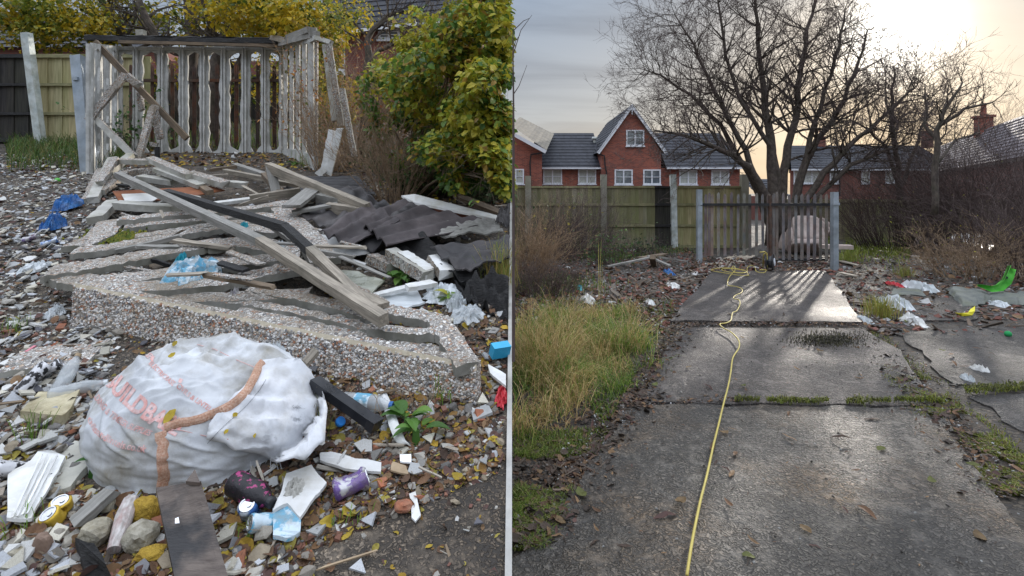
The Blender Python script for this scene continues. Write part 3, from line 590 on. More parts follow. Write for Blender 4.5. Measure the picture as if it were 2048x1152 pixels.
# far terrace on the right
D3 = 46.0
t = thing('brick_house', (X(1700, D3), D3, 0), 'long dull brick terrace with grey roof and two chimneys beyond the bare tree', 'house')
m = MB(); x8 = X(1580, D3 + 8); z9 = zf(339, D3); m.add([V(X(1580, D3), D3, -.1), V(X(1905, D3), D3, -.1), V(X(1905, D3), D3 + 8, -.1), V(x8, D3 + 8, -.1), V(X(1580, D3), D3, z9), V(X(1905, D3), D3, z9), V(X(1905, D3), D3 + 8, z9), V(x8, D3 + 8, z9)], [(0, 1, 5, 4), (1, 2, 6, 5), (2, 3, 7, 6), (3, 0, 4, 7)]); m.build('wall', K['brick2'], t)
yr = D3 + 4; rz = CH + (385 - 291) / F * yr
m = MB(); stepped_roof(m, (X(1578, D3), D3 - .4, zf(339, D3)), (X(1908, D3), D3 - .4, zf(339, D3)), (X(1578, yr), yr, rz), (X(1908, D3), yr, rz), 14)
stepped_roof(m, (X(1908, D3), D3 + 8.4, zf(339, D3)), (X(1578, D3 + 8.4), D3 + 8.4, zf(339, D3)), (X(1908, D3), yr, rz), (X(1578, yr), yr, rz), 14)
m.add([V(X(1579, D3), D3, zf(339, D3)), V(X(1579, yr), yr, rz - .05), V(X(1579, D3 + 8), D3 + 8, zf(339, D3)), V(X(1907, D3), D3, zf(339, D3)), V(X(1907, D3), yr, rz - .05), V(X(1907, D3), D3 + 8, zf(339, D3))], [(0, 1, 2), (5, 4, 3)]); r = m.build('roof', K['slate'], t)
def chimney(x0, x1, yt, yb, d, r, pot=2, mk='brick2'):
    q = MB(); w = X(x1, d) - X(x0, d); q.box(((X(x0, d) + X(x1, d)) / 2, d, (zf(yt, d) + zf(yb, d)) / 2), (w, .6, zf(yt, d) - zf(yb, d))); q.box(((X(x0, d) + X(x1, d)) / 2, d, zf(yt, d) + .06), (w + .14, .74, .12)); c = q.build('chimney', K[mk], r)
    for k in range(pot):
        q = MB(); q.lathe([(.13, 0), (.11, .5), (.14, .52), (.14, .6), (.1, .62)], Matrix.Translation((X(x0, d) + w * (k + .5) / pot, d, zf(yt, d) + .12)), 10); q.build('chimney_pot', K['brick'], c)
chimney(1847, 1862, 264, 296, yr, r, 1); chimney(1634, 1648, 276, 296, yr, r, 1)
q = MB(); q.bar((X(1578, D3), D3 - .45, zf(340, D3)), (X(1908, D3), D3 - .45, zf(340, D3)), .1, .12, seg=2, jit=0); q.build('gutter', K['paint'], r)
q = MB(); q.tube([A(1679, 342, D3 - .1), A(1680, 392, D3 - .1)], .06); q.build('downpipe', K['dark'], t)
window(1587, 341, 1641, 367, D3, t, 3); window(1659, 341, 1676, 367, D3, t, 1, False); window(1722, 342, 1739, 367, D3, t, 1); window(1770, 342, 1789, 366, D3, t, 1)
t = thing('brick_house', (X(1950, 24), 24, 0), 'brick house with pale tiled roof and chimney at the far right behind the shrubs', 'house')  # roof tiles share one pale base colour
e0 = A(1862, 340, 31.5); e1 = A(2060, 297, 17.2); e1.z = e0.z; dr = (e1 - e0).normalized(); e1 = e1 + dr * 6; nb = V(.72, .69, 0)
m = MB(); vs = [e0, e1, e1 + nb * 8, e0 + nb * 8]; bt = [V(v.x, v.y, -.1) for v in vs]; m.add(bt + vs, [(0, 1, 5, 4), (1, 2, 6, 5), (2, 3, 7, 6), (3, 0, 4, 7)]); m.build('wall', K['brick2'], t)
r0 = e0 + nb * 4 + V(0, 0, 1.75); r1 = e1 + nb * 4 + V(0, 0, 1.75); ov = nb * .35 + V(0, 0, .16)
m = MB(); stepped_roof(m, e0 - ov, e1 - ov, r0, r1, 13); stepped_roof(m, e1 + nb * 8.3, e0 + nb * 8.3, r1, r0, 13)
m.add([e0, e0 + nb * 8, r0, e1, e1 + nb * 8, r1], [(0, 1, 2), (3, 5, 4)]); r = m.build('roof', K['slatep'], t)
chimney(1958, 1976, 236, 275, 25.5, r, 1, 'brick')
q = MB(); q.bar(e0 - ov - V(0, 0, .08) - nb * .05, e1 - ov - V(0, 0, .08) - nb * .05, .1, .1, seg=2, jit=0); q.build('gutter', K['dark'], r)
# small garage roof glimpsed between the tree stems
t = thing('garage', (X(1545, 30), 30, 0), 'low garage with grey tiled roof glimpsed between the tree stems', 'garage')
m = MB(); wallbox(m, X(1515, 30), X(1572, 30), 30, 34, zf(392, 30)); m.build('wall', K['brick2'], t)
m = MB(); stepped_roof(m, (X(1512, 30), 29.7, zf(392, 30)), (X(1575, 30), 29.7, zf(392, 30)), (X(1512, 30), 32, CH + (385 - 358) / F * 32), (X(1575, 30), 32, CH + (385 - 358) / F * 32), 7); m.build('roof', K['slate'], t)
# house above the left-hand scene
D4 = 20.0
t = thing('brick_house', (X(800, D4), D4, 3.3), 'brick house with grey roof and white framed windows glimpsed above the yellow shrubs', 'house')
m = MB(); wallbox(m, X(690, D4), X(965, D4), D4, D4 + 6, zf(45, D4), 3.2); m.build('wall', K['brick2'], t)
m = MB(); stepped_roof(m, A(645, 66, D4 - .4), A(985, 28, D4 - .4), A(645, -70, D4 + 3), A(985, -90, D4 + 3), 14); m.build('roof', K['slate'], t)
q = MB(); q.bar(A(645, 69, D4 - .45), A(985, 31, D4 - .45), .05, .12, seg=2, jit=0); q.build('gutter', K['paint'], t)
window(757, 60, 800, 80, D4, t, 2, False); window(873, 36, 893, 60, D4, t, 1, False)
t = thing('garden_wall', (X(400, 15), 15, 3.3), 'red brick garden wall behind the rusty palisade railing', 'wall')
m = MB(); wallbox(m, X(240, 15.5), X(660, 15.5), 15.5, 15.8, zf(122, 15.5), 3.2); m.build('wall', K['brick2'], t)
fence('timber_fence', 'dark timber fence behind the rusty palisade railing', V(X(270, 13.6), 13.6, 0), V(X(700, 13.6), 13.6, 0), 3.3, zf(150, 13.6), .13, None, [(zf(155, 13.6), .06, 'woodd')], [(0, 1, 'boardk', None)], [])  # fence built from the near-black board material
t = thing('shed', (X(200, 17), 17, 3.3), 'grey tiled building glimpsed through the yellow leaves at the top left', 'building')
m = MB(); wallbox(m, X(-50, 18), X(330, 18), 18, 22, zf(95, 18), 3.2); m.build('wall', K['brick2'], t)
m = MB(); stepped_roof(m, A(-60, 95, 17.8), A(340, 95, 17.8), A(-60, 30, 20), A(340, 30, 20), 10); m.build('roof', K['slate'], t)
# ------------------------------------------------------------------ trees and shrubs
def branch(mb, p, d, L_, r, lvl, mx, n, gn, kids, kl, spread, rng, upb, ns=(6, 5, 4, 3, 3, 3), twig=None, lim=None, wob=.16):
    k = max(3, 5 - lvl // 2); pts = [p.copy()]; rs = [r]; q = p.copy(); dd = d.copy()
    for i in range(k):
        dd = (dd + V(rng.gauss(0, wob), rng.gauss(0, wob), rng.gauss(0, wob) + upb)).normalized(); q = q + dd * (L_ / k)
        if lim and not lim(q): break
        pts.append(q.copy()); rs.append(r * (1 - .62 * (i + 1) / k))
    if len(pts) < 2: return
    (mb if lvl < 2 or twig is None else twig).tube(pts, rs, ns[min(lvl, 5)], caps=lvl < 1)
    if lvl >= mx: return
    for j in range(kids[lvl]):
        f = rng.uniform(.25, 1); i = min(int(f * (len(pts) - 1)), len(pts) - 2); b = pts[i].lerp(pts[i + 1], f * (len(pts) - 1) - i)
        t_ = (pts[i + 1] - pts[i]).normalized(); s = V(rng.gauss(0, 1), rng.gauss(0, 1), rng.gauss(0, 1)); s = (s - t_ * s.dot(t_)).normalized()
        nd = (t_ + s * spread * rng.uniform(.6, 1.3)).normalized()
        branch(mb, b, nd, L_ * kl * rng.uniform(.65, 1.2), max(gn, rs[i] * .55), lvl + 1, mx, n, gn, kids, kl, spread, rng, upb, ns, twig, lim, wob)
def stemtree(name, label, stems, d, kids, L0, seed, mx=3, gn=.004, spread=.9, upb=.05, mat='bark', crown='twig', kl=.62, lim=None, dj=.5, group=None, leaves=0, lcol=((.35, .25, .04),)):
    rng = random.Random(seed); base = A(stems[0][0][0], stems[0][0][1], d)
    t = thing(name, tuple(base), label, 'tree', group); tr = MB(); tw = MB()
    for st in stems:
        pts = []; rs = []; n = len(st); dy = rng.uniform(-dj, dj)
        for i, q in enumerate(st):
            x, y, r = q[:3]; pts.append(A(x, y, d + dy * i / n + (q[3] if len(q) > 3 else 0))); rs.append(r)
        # smooth
        P2 = []; R2 = []
        for i in range(len(pts) - 1):
            for f in (0, .33, .66): P2.append(pts[i].lerp(pts[i + 1], f) + V(rng.gauss(0, .02), rng.gauss(0, .02), 0)); R2.append(rs[i] + (rs[i + 1] - rs[i]) * f)
        P2.append(pts[-1]); R2.append(rs[-1]); tr.tube(P2, R2, 9)
        for i in range(2, len(P2)):
            for k in range(kids[0] if i > len(P2) * .42 else (1 if i > len(P2) * .3 and rng.random() < .6 else 0)):
                t_ = (P2[i] - P2[i - 1]).normalized(); s = V(rng.gauss(0, 1), rng.gauss(0, .8), rng.gauss(.15, .8)); s = (s - t_ * s.dot(t_)).normalized()
                nd = (t_ * .7 + s * spread).normalized()
                branch(tr, P2[i], nd, L0 * rng.uniform(.6, 1.15) * (1.1 - .35 * i / len(P2)), max(.010, R2[i] * .38), 0, mx, 0, gn, kids[1:], kl, spread, rng, upb, twig=tw, lim=lim)
    tr.build('trunk', K[mat], t, smooth=True)
    tw.build('crown', K[crown], t)
    return t, tw
mainstems = [
    [(1545, 492, .17), (1548, 400, .15), (1541, 300, .12), (1530, 220, .09), (1520, 120, .06), (1512, 20, .04), (1505, -60, .02)],
    [(1546, 480, .14), (1536, 400, .12), (1508, 345, .10), (1470, 312, .08), (1420, 290, .06), (1360, 268, .04), (1310, 262, .02)],
    [(1552, 470, .12), (1520, 385, .09), (1490, 300, .075), (1455, 230, .06), (1420, 160, .045), (1385, 90, .03), (1350, 30, .015)],
    [(1560, 490, .15), (1566, 400, .13), (1570, 320, .11), (1590, 240, .09), (1600, 150, .07), (1615, 60, .05), (1640, -40, .02)],
    [(1572, 490, .15), (1590, 400, .12), (1612, 320, .10), (1650, 260, .075), (1690, 200, .055), (1720, 120, .04), (1735, 60, .02)],
    [(1580, 490, .12), (1608, 405, .10), (1650, 345, .08), (1700, 290, .06), (1760, 240, .045), (1810, 190, .03), (1835, 170, .015)],
    [(1565, 480, .1), (1556, 380, .08), (1548, 300, .065), (1480, 200, .05), (1450, 110, .04), (1440, 30, .03), (1430, -40, .015)],
    [(1575, 480, .1), (1600, 370, .08), (1620, 280, .07), (1650, 180, .05), (1680, 90, .04), (1690, 20, .02)],
    [(1548, 470, .1), (1500, 350, .07), (1440, 250, .055), (1380, 190, .04), (1320, 150, .03), (1290, 140, .015)],
    [(1600, 480, .09), (1632, 395, .07), (1700, 330, .055), (1770, 300, .04), (1820, 285, .02)]]
limR = lambda q: q.x > .03
stemtree('bare_tree', 'large bare multi stemmed tree rising behind the palisade gate', mainstems, 13.9, (4, 4, 4, 3), 1.5, 11, mx=3, gn=.0040, spread=.95, upb=.04, lim=limR, dj=1.2)
stemtree('bare_tree', 'smaller bare tree with spreading twigs right of the large tree', [
    [(1800, 400, .09), (1795, 330, .07), (1785, 260, .06), (1784, 200, .04), (1790, 140, .02)], [(1800, 380, .06), (1775, 300, .045), (1740, 260, .03), (1700, 240, .02)], [(1800, 380, .06), (1830, 300, .045), (1850, 240, .03), (1850, 170, .015)]],
    14.5, (3, 4, 4), 1.1, 12, mx=2, gn=.005, upb=.06)
stemtree('bare_tree', 'thin bare tree with crooked limbs in front of the far chimney', [
    [(1868, 430, .06), (1872, 330, .055), (1878, 260, .045), (1890, 210, .035), (1925, 165, .015)], [(1880, 290, .04), (1850, 250, .03), (1855, 200, .015)], [(1882, 250, .035), (1930, 218, .03), (1985, 205, .015)], [(1874, 330, .03), (1910, 280, .02), (1960, 265, .012)]],
    10, (2, 3, 3), .6, 13, mx=2, gn=.004, upb=.1, spread=1.)
def shrub(name, label, base, rx, h, ns, seed, mat='twig', cat='shrub', lean=(0, 0), kids=(4, 4), r=.006, group=None, spread=.7, leafn=0, leafc=None, ls=.04, upb=.03, lim=None, wob=.16, gn=.0022, dens=1.):
    rng = random.Random(seed); m = MB(); b = Vector(base); t = thing(name, base, label, cat, group); ns = int(ns * dens)
    for i in range(ns):
        a = rng.uniform(0, 6.28); q = math.sqrt(rng.random()); p = b + V(math.cos(a) * rx * q, math.sin(a) * rx * q * .6, -.03)
        d = V(math.cos(a) * q * .7 + lean[0], math.sin(a) * q * .5 + lean[1], 1).normalized(); hh = h * rng.uniform(.5, 1.1)
        branch(m, p, d, hh, r * rng.uniform(.7, 1.2), 2, 2 + len(kids), 0, gn, (0, 0) + tuple(kids), .55, spread, rng, upb - .05 * rng.random(), (3,) * 6, None, lim, wob)
    o = m.build('stems', K[mat], t)
    if leafn:
        lf = MB(); vv = m.v
        for i in range(leafn):
            p = Vector(vv[rng.randrange(len(vv))]); leafcard(lf, p + V(rng.gauss(0, .03), rng.gauss(0, .03), rng.gauss(0, .03)), ls * rng.uniform(.6, 1.2), rng.choice(leafc), rng)
        lf.build('foliage', K['fol'], t)
    return t
def leafcard(m, p, s, c, rng, hang=.5, d=None):
    """a folded pointed leaf of six points"""
    if d is None:
        a = rng.uniform(0, 6.28); d = V(math.cos(a), math.sin(a), rng.uniform(-1.1, .4) - hang * .4).normalized()
    n = V(rng.gauss(0, .6), rng.gauss(0, .6) - .3, 1); sd = d.cross(n)
    sd = sd.normalized() if sd.length > 1e-3 else V(1, 0, 0); up = sd.cross(d).normalized(); w = s * rng.uniform(.28, .38); k = rng.uniform(.8, 1.2); dr = -up * s * rng.uniform(.05, .25)
    vs = [p, p + d * s * .35 + sd * w + up * s * .08, p + d * s * .75 + sd * w * .7 + up * s * .06 + dr * .5, p + d * s + dr, p + d * s * .75 - sd * w * .7 + up * s * .06 + dr * .5, p + d * s * .35 - sd * w + up * s * .08, p + d * s * .45]
    m.add(vs, [(0, 1, 6), (1, 2, 6), (2, 3, 6), (3, 4, 6), (4, 5, 6), (5, 0, 6)], (c[0] * k, c[1] * k, c[2] * k))
def leafcloud(m, ells, s, pal, rng, thr=-.12, lim=None, fz=1.8, spread=.35):
    for c, rr, n in ells:
        c = Vector(c); k = 0; tries = 0
        while k < n and tries < n * 6:
            tries += 1; v = V(rng.gauss(0, 1), rng.gauss(0, 1), rng.gauss(0, 1)).normalized() * (rng.random() ** spread)
            p = c + V(v.x * rr[0], v.y * rr[1], v.z * rr[2])
            if noise.noise(p * fz) < thr or (lim and not lim(p)): continue
            k += 1; leafcard(m, p, s * rng.uniform(.6, 1.25), pal(p, rng), rng)
# right-hand view: brown thickets
limS = lambda q: q.x > .04
def sh(label, x, y, w, h, n, seed, **kw):
    kw.setdefault('dens', 1.9); b = RP(x, y); pxm = b.y / F; shrub(kw.pop('name', 'shrub'), label, tuple(b), w * pxm, h * pxm, n, seed, **kw)
gy = ((.22, .20, .03), (.30, .26, .04), (.12, .13, .03), (.25, .14, .04))
sh('dense bare thicket of purple brown twigs filling the far right', 1995, 518, 95, 250, 90, 31, kids=(5, 5), r=.009, leafn=60, leafc=gy)
sh('tangled brown thicket arching over the dumped cushion', 1905, 502, 90, 215, 80, 32, kids=(5, 5), r=.008, leafn=90, leafc=gy)
sh('reddish brown shrub beside the dark fence right of the gate', 1800, 498, 75, 150, 90, 33, kids=(4, 4), r=.009, leafn=120, leafc=((.25, .12, .05), (.2, .17, .05)))
sh('low bare bramble hanging over the grey dumped cloth', 1960, 556, 90, 95, 50, 34, kids=(5, 4), r=.006, mat='twigp', leafn=40, leafc=gy, upb=-.03)
sh('bare twiggy shrub leaning out past the green plastic piece', 2070, 560, 50, 190, 40, 35, kids=(5, 5), r=.008, leafn=60, leafc=gy)
sh('small weedy shrub with a few yellow leaves in front of the dumped cushion', 1885, 512, 22, 110, 9, 36, kids=(4,), r=.006, leafn=70, leafc=((.35, .36, .04), (.22, .26, .04)), ls=.06)
sh('tall brown stemmed bramble against the mossy fence at the left of the path side', 1105, 520, 60, 125, 50, 41, kids=(3, 3), r=.009, lim=limS, leafn=120, leafc=((.09, .12, .05), (.05, .08, .04), (.2, .17, .04)), ls=.07, upb=.0)
sh('dark leafless bush in front of the mossy fence post', 1165, 510, 36, 110, 50, 42, kids=(4, 4), r=.008, lim=limS, spread=.8)
sh('pale dead weed clump nearest the bank beside the fence', 1056, 560, 32, 120, 50, 43, kids=(4, 3), r=.007, mat='twigp', lim=limS, leafn=200, leafc=((.26, .17, .09), (.2, .13, .07)), ls=.03)
sh('low dead fern brown shrub at the foot of the bramble', 1090, 590, 50, 60, 60, 44, kids=(4, 3), r=.005, lim=limS, leafn=250, leafc=((.16, .09, .05), (.12, .08, .05)), ls=.035)
sh('green leafy weed growing at the foot of the mossy fence post', 1215, 530, 30, 60, 30, 45, kids=(3,), r=.004, leafn=300, leafc=((.05, .10, .03), (.07, .14, .03)), ls=.06)
sh('dark green ivy patch under the fence left of the charred boards', 1290, 512, 45, 45, 40, 46, kids=(3,), r=.004, leafn=350, leafc=((.03, .06, .025), (.05, .09, .03)), ls=.06)
# a few bare sprigs near the bank
m = MB(); dsp = 2.3
for pts in (((1024, 190), (1036, 172), (1052, 130)), ((1024, 110), (1040, 60), (1062, 30)), ((1024, 62), (1045, 42), (1058, 36)), ((1024, 100), (1030, 80), (1038, 70))):
    q = [A(x + 2, y, dsp) for x, y in pts]; m.tube(q, [.003, .002, .001], 4)
base = A(1027, 300, dsp); m.tube([base - V(0, 0, .95), base, A(1027, 190, dsp), A(1026, 110, dsp), A(1026, 62, dsp)], [.008, .006, .004, .003, .002], 5)
m.single('sapling', K['twig'], 'thin bare sapling rising beside the top of the retaining wall', 'sapling')
# left-hand view: yellow leaved trees, leafy shrub, dead stalks
limL = lambda q: q.x < -.03 and not (q.y < 8.6 and q.z < 2.2 and q.x < -3)
rngt = random.Random(5)
def pal_y(p, r):
    u = noise.noise(p * .8) + r.gauss(0, .28)
    return r.choice(((.42, .31, .02), (.50, .36, .03), (.34, .29, .03))) if u > .02 else r.choice(((.12, .15, .02), (.19, .21, .025), (.07, .10, .018), (.22, .22, .03)))
def pal_g(p, r):
    u = noise.noise(p * .9) + r.gauss(0, .2) + (p.z - 2.2) * .22
    return r.choice(((.34, .32, .03), (.42, .36, .04), (.24, .27, .03))) if u > .22 else r.choice(((.08, .16, .03), (.12, .21, .035), (.18, .25, .04), (.05, .11, .02), (.30, .19, .04)))
def ytree(label, stems, d, clouds, seed, s=.105):
    t, tw = stemtree('yellow_leaved_tree', label, stems, d, (2, 3, 3), 1.0, seed, mx=2, gn=.006, crown='bark', lim=limL, dj=.3)
    m = MB(); r = random.Random(seed); leafcloud(m, [(A(x, y, dd), (w * dd / F, dp, h * dd / F), n) for x, y, dd, w, dp, h, n in clouds], s, pal_y, r, lim=limL, spread=.45)
    m.build('foliage', K['fol'], t)
ytree('yellow green tree overhanging the timber fence at the top left', [[(250, 290, .12), (245, 200, .11), (262, 100, .09), (230, 40, .07), (190, -20, .05)], [(250, 200, .08), (215, 90, .06), (170, 30, .03)]], 11.2,
      [(110, 50, 10.6, 150, 1.1, 52, 2600), (30, 40, 10.8, 90, 1., 60, 1300), (200, 20, 11.5, 110, 1.2, 45, 1100), (90, -60, 11, 190, 1.6, 60, 900)], 51)
ytree('dark stemmed tree with thin yellow leaves behind the concrete frame', [[(385, 300, .15), (380, 200, .14), (384, 100, .13), (378, 10, .11), (376, -80, .07)], [(383, 260, .1), (335, 160, .10), (305, 60, .09), (278, 0, .06)], [(384, 200, .06), (405, 90, .05), (440, 20, .03)]], 10.7,
      [(350, 40, 11.5, 120, 1.3, 45, 700), (440, 55, 10.9, 90, 1.2, 40, 700), (430, 170, 11.8, 130, .8, 60, 700), (330, 160, 11.8, 60, .8, 50, 350), (400, -60, 11, 200, 1.8, 50, 900)], 52)
ytree('forked dark trunk tree with bright yellow leaves right of centre', [[(432, 310, .14), (425, 200, .13), (432, 120, .12), (452, 60, .09), (480, 0, .06)], [(430, 260, .09), (450, 170, .08), (500, 90, .06), (560, 30, .04)]], 10.3,
      [(540, 45, 9.8, 110, 1.2, 45, 2600), (620, 60, 9.2, 90, 1.0, 70, 2700), (500, 10, 10.6, 120, 1.2, 40, 1300), (660, 120, 9.4, 50, .7, 60, 900), (600, -60, 10, 160, 1.6, 50, 900), (540, 150, 11.5, 60, .8, 60, 500), (680, 200, 9.8, 45, .6, 70, 800), (655, 240, 9.5, 40, .5, 50, 500)], 53)
ytree('slim grey stemmed tree with crooked arching limb beside the brick house', [[(728, 330, .07), (732, 200, .065), (735, 110, .06), (745, 60, .045), (775, 30, .03), (850, 14, .02)], [(733, 140, .05), (760, 100, .04), (800, 85, .03), (815, 95, .02)]], 8.0,
      [(700, 30, 8.2, 60, .6, 40, 350), (640, 160, 8.2, 30, .5, 50, 250)], 54, .07)
# big leafy shrub along the bank edge
t = thing('leafy_shrub', tuple(A(930, 400, 6.2)), 'big green and yellow leaved shrub filling the top right of the rubble bank', 'shrub')
m = MB(); r = random.Random(61); limB = lambda q: -3.4 < q.x < -.02
cl = [(790, 260, 6.0, 50, .4, 60, 260), (770, 150, 6.4, 45, .4, 50, 220), (830, 60, 6.6, 50, .4, 50, 260), (985, 375, 4.3, 50, .3, 50, 500), (940, 360, 4.8, 60, .3, 30, 250), (960, 90, 5.0, 110, .7, 75, 1500), (975, 210, 4.6, 90, .7, 90, 1500), (1008, 210, 4.4, 26, .4, 60, 420), (1008, 120, 5.0, 26, .4, 60, 380), (880, 170, 5.3, 110, .7, 95, 1600), (800, 190, 5.8, 85, .5, 75, 900), (930, 300, 4.9, 110, .5, 50, 900), (990, 330, 4.4, 60, .4, 80, 800), (990, 10, 5.2, 60, .7, 60, 700), (930, 120, 6.2, 110, .6, 110, 1600), (860, 290, 6.0, 110, .4, 60, 700), (850, 110, 6.4, 60, .5, 40, 350), (990, 60, 6.8, 60, .5, 120, 900), (960, -40, 5.5, 100, 1, 50, 500)]
leafcloud(m, [(A(x, y, dd), (w * dd / F, dp, h * dd / F), int(n * 1.45)) for x, y, dd, w, dp, h, n in cl], .074, pal_g, r, thr=-.02, lim=limB, fz=2.6)
m.build('foliage', K['fol'], t)
m = MB(); base = A(950, 400, 6.3)
for i in range(44):
    x, y, dd = r.choice(cl)[:3]; e = A(x + r.uniform(-60, 60), y + r.uniform(-40, 40), dd)
    if e.x > -.05: e.x = -.1
    p0 = base + V(r.uniform(-.8, .25), r.uniform(-.3, .3), 0); mid = p0.lerp(e, .5) + V(0, 0, .3); pp = [p0.lerp(mid, f).lerp(mid.lerp(e, f), f) for f in (0, .25, .5, .75, 1)]; m.tube(pp, [.02, .016, .012, .009, .005], 5)
    branch(m, pp[3], (pp[4] - pp[3]).normalized(), .6, .008, 1, 3, 0, .002, (0, 4, 3), .6, .9, r, 0, (4,) * 6, None, limB)
m.build('stems', K['woodd'], t, smooth=True)
def lshrub(label, x, y, w, h, n, seed, hh=None, **kw):
    b = LP(x, y); b.z = hL(b.x, b.y); pxm = b.y / F; shrub(kw.pop('name', 'shrub'), label, tuple(b), w * pxm, h * pxm, n, seed, **kw)
lshrub('tall clump of dry straw coloured stalks standing by the black sheets', 790, 405, 34, 175, 75, 71, kids=(4, 3), r=.004, mat='twigp', spread=.45, upb=.06, lim=limB, name='dry_stalks')
lshrub('dry pale stalks beside the hanging concrete ribs', 655, 345, 32, 150, 60, 72, kids=(3, 2), r=.005, mat='twigp', spread=.4, upb=.08, lim=limB, name='dry_stalks')
lshrub('rusty brown dried bramble in front of the yellow shrubs', 720, 330, 70, 190, 80, 73, kids=(4, 3), r=.006, mat='twigp', spread=.7, lim=limB, leafn=1500, leafc=((.30, .10, .035), (.22, .13, .06), (.38, .17, .04), (.1, .12, .03)), ls=.05)
lshrub('low dark green bramble mass below the big leafy shrub', 900, 385, 90, 55, 90, 74, kids=(3,), r=.004, lim=limB, leafn=2300, leafc=((.05, .10, .03), (.08, .15, .04), (.04, .07, .025), (.13, .2, .05)), ls=.06)
lshrub('grey green willow herb like plants at the right edge of the bank', 985, 400, 45, 90, 40, 75, kids=(3,), r=.005, lim=limB, leafn=800, leafc=((.12, .19, .09), (.08, .14, .06), (.16, .22, .1)), ls=.07)
lshrub('dark undergrowth under the leafy shrub', 850, 345, 120, 60, 90, 76, kids=(3,), r=.005, lim=limB, leafn=1600, leafc=((.04, .07, .025), (.07, .10, .03), (.12, .08, .04)), ls=.06)
lshrub('ivy climbing behind the left bays of the concrete frame', 262, 305, 22, 110, 30, 77, kids=(3,), r=.004, leafn=450, leafc=((.03, .08, .02), (.06, .13, .03)), ls=.07)
# ------------------------------------------------------------------ standing concrete wall frame
def ribbed(m, quad, n, th, rngx, hole=True, mi=0):
    """one wall bay: frame with a ragged broken-out opening. quad = bl, br, tr, tl"""
    bl, br, tr, tl = map(Vector, quad); f = lambda u, v: bl.lerp(br, u).lerp(tl.lerp(tr, u), v)
    nrm = (br - bl).cross(tl - bl).normalized(); outer = [f(0, 0), f(1, 0), f(1, 1), f(0, 1)]
    lo, hi = .15, .93; e = .22; pts = []
    for i in range(16): u = 1 - e - (1 - 2 * e) * 0; pts.append((1 - e + rngx.uniform(-.05, .05), lo + (hi - lo) * i / 15 + rngx.uniform(-.012, .012)))
    for u, v in ((.70, .955), (.5, .965), (.3, .955)): pts.append((u + rngx.uniform(-.06, .06), v - rngx.uniform(0, .03)))
    for i in range(16): pts.append((e + rngx.uniform(-.05, .05), hi - (hi - lo) * i / 15 + rngx.uniform(-.012, .012)))
    for u, v in ((.34, .11), (.5, .09), (.66, .12)): pts.append((u, v + rngx.uniform(-.03, .03)))
    m.plate([outer, [f(u, v) for u, v in pts]], th, nrm=-nrm if nrm.y > 0 else nrm, side_mi=mi)
    # raised ribs at both sides and along the top
    for u in (.045, .955): m.bar(f(u, .02) - V(0, .028, 0), f(u, .985) - V(0, .028, 0), (br - bl).length * .085, .055, up=(0, 1, 0), seg=10, jit=.05)
    m.bar(f(.1, .975) - V(0, .022, 0), f(.9, .975) - V(0, .022, 0), .045, (tl - bl).length * .025, seg=3, jit=.02)
rw = random.Random(3)
t = thing('concrete_wall_frame', tuple(A(400, 315, 8.7)), 'standing three sided frame of broken out concrete garage wall panels', 'wall')
ribs = [233, 274, 325, 366, 408, 449, 491, 530, 566]; dw = 8.85
for a, b in zip(ribs, ribs[1:]):
    m = MB(); yb = 325; ribbed(m, (A(a + 1, yb, dw), A(b - 1, yb, dw), A(b - 1, 93, dw), A(a + 1, 93, dw)), 0, .03, rw); m.build('wall_panel', [K['conc']], t)
lw = [(180, 352, 85, 7.15), (199, 340, 88, 7.6), (216, 333, 90, 8.1), (232, 328, 92, 8.75)]
for (a, ya, ta, da), (b, yb, tb, db) in zip(lw, lw[1:]):
    m = MB(); ribbed(m, (A(a, ya, da), A(b, yb, db), A(b, tb, db), A(a, ta, da)), 0, .03, rw); m.build('wall_panel', [K['conc']], t)
rwl = [(568, 325, 93, 8.75), (580, 322, 90, 8.5), (592, 324, 86, 8.2), (605, 327, 84, 7.9), (618, 336, 82, 7.6), (632, 342, 76, 7.3)]
for (a, ya, ta, da), (b, yb, tb, db) in zip(rwl, rwl[1:]):
    m = MB(); p0, p1, p2, p3 = A(a, ya, da), A(b, yb, db), A(b, tb, db), A(a, ta, da)
    m.bar(p0.lerp(p1, .3), p3.lerp(p2, .3), .062 if a < 610 else .085, .04, up=(0, 1, 0), seg=16, jit=.10, mis=[0, 0, 0, 0]); m.bar(p0.lerp(p1, .75) + V(-.01, .12, 0), p3.lerp(p2, .75) + V(-.01, .12, 0), .03, .05, up=(0, 1, 0), seg=16, jit=.2, mis=[1, 1, 1, 1]); m.bar(p3, p2, .05, .07, seg=2); m.bar(p0 + V(0, 0, .1), p1 + V(0, 0, .1), .05, .2, seg=2, jit=.1)
    m.build('wall_panel', [K['conc'], K['pebf']], t)
m = MB(); m.bar(A(172, 77, 8.7), A(560, 84, 8.6), .09, .07, seg=24, jit=.16); m.bar(A(176, 73, 8.75), A(556, 79, 8.65), .16, .02, seg=20, jit=.2); m.build('roof_beam', K['char'], t, label='charred black timber beam on top of the frame')
m = MB(); m.bar(A(238, 84, 8.62), A(566, 92, 8.6), .05, .05, seg=10, jit=.06); m.build('wall_plate', K['woodd'], t)
m = MB(); m.bar(A(560, 88, 8.5), A(636, 68, 7.3), .06, .08, seg=6); m.bar(A(575, 77, 8.4), A(620, 60, 7.5), .08, .09, seg=4); m.bar(A(627, 56, 7.4), A(627, 74, 7.4), .09, .05, up=(0, 1, 0), seg=2); m.build('wall_plate', K['woodg'], t)
m = MB(); m.bar(A(545, 75, 8.5), A(574, 82, 8.4), .09, .09, seg=3, ragged=.05); m.build('broken_end', K['wood'], t)
m = MB(); m.bar(A(275, 66, 9.1), A(290, 66, 9.1), .1, .1, seg=2); m.single('concrete_block', K['conc_b'], 'small pale block standing behind the charred beam', 'block')
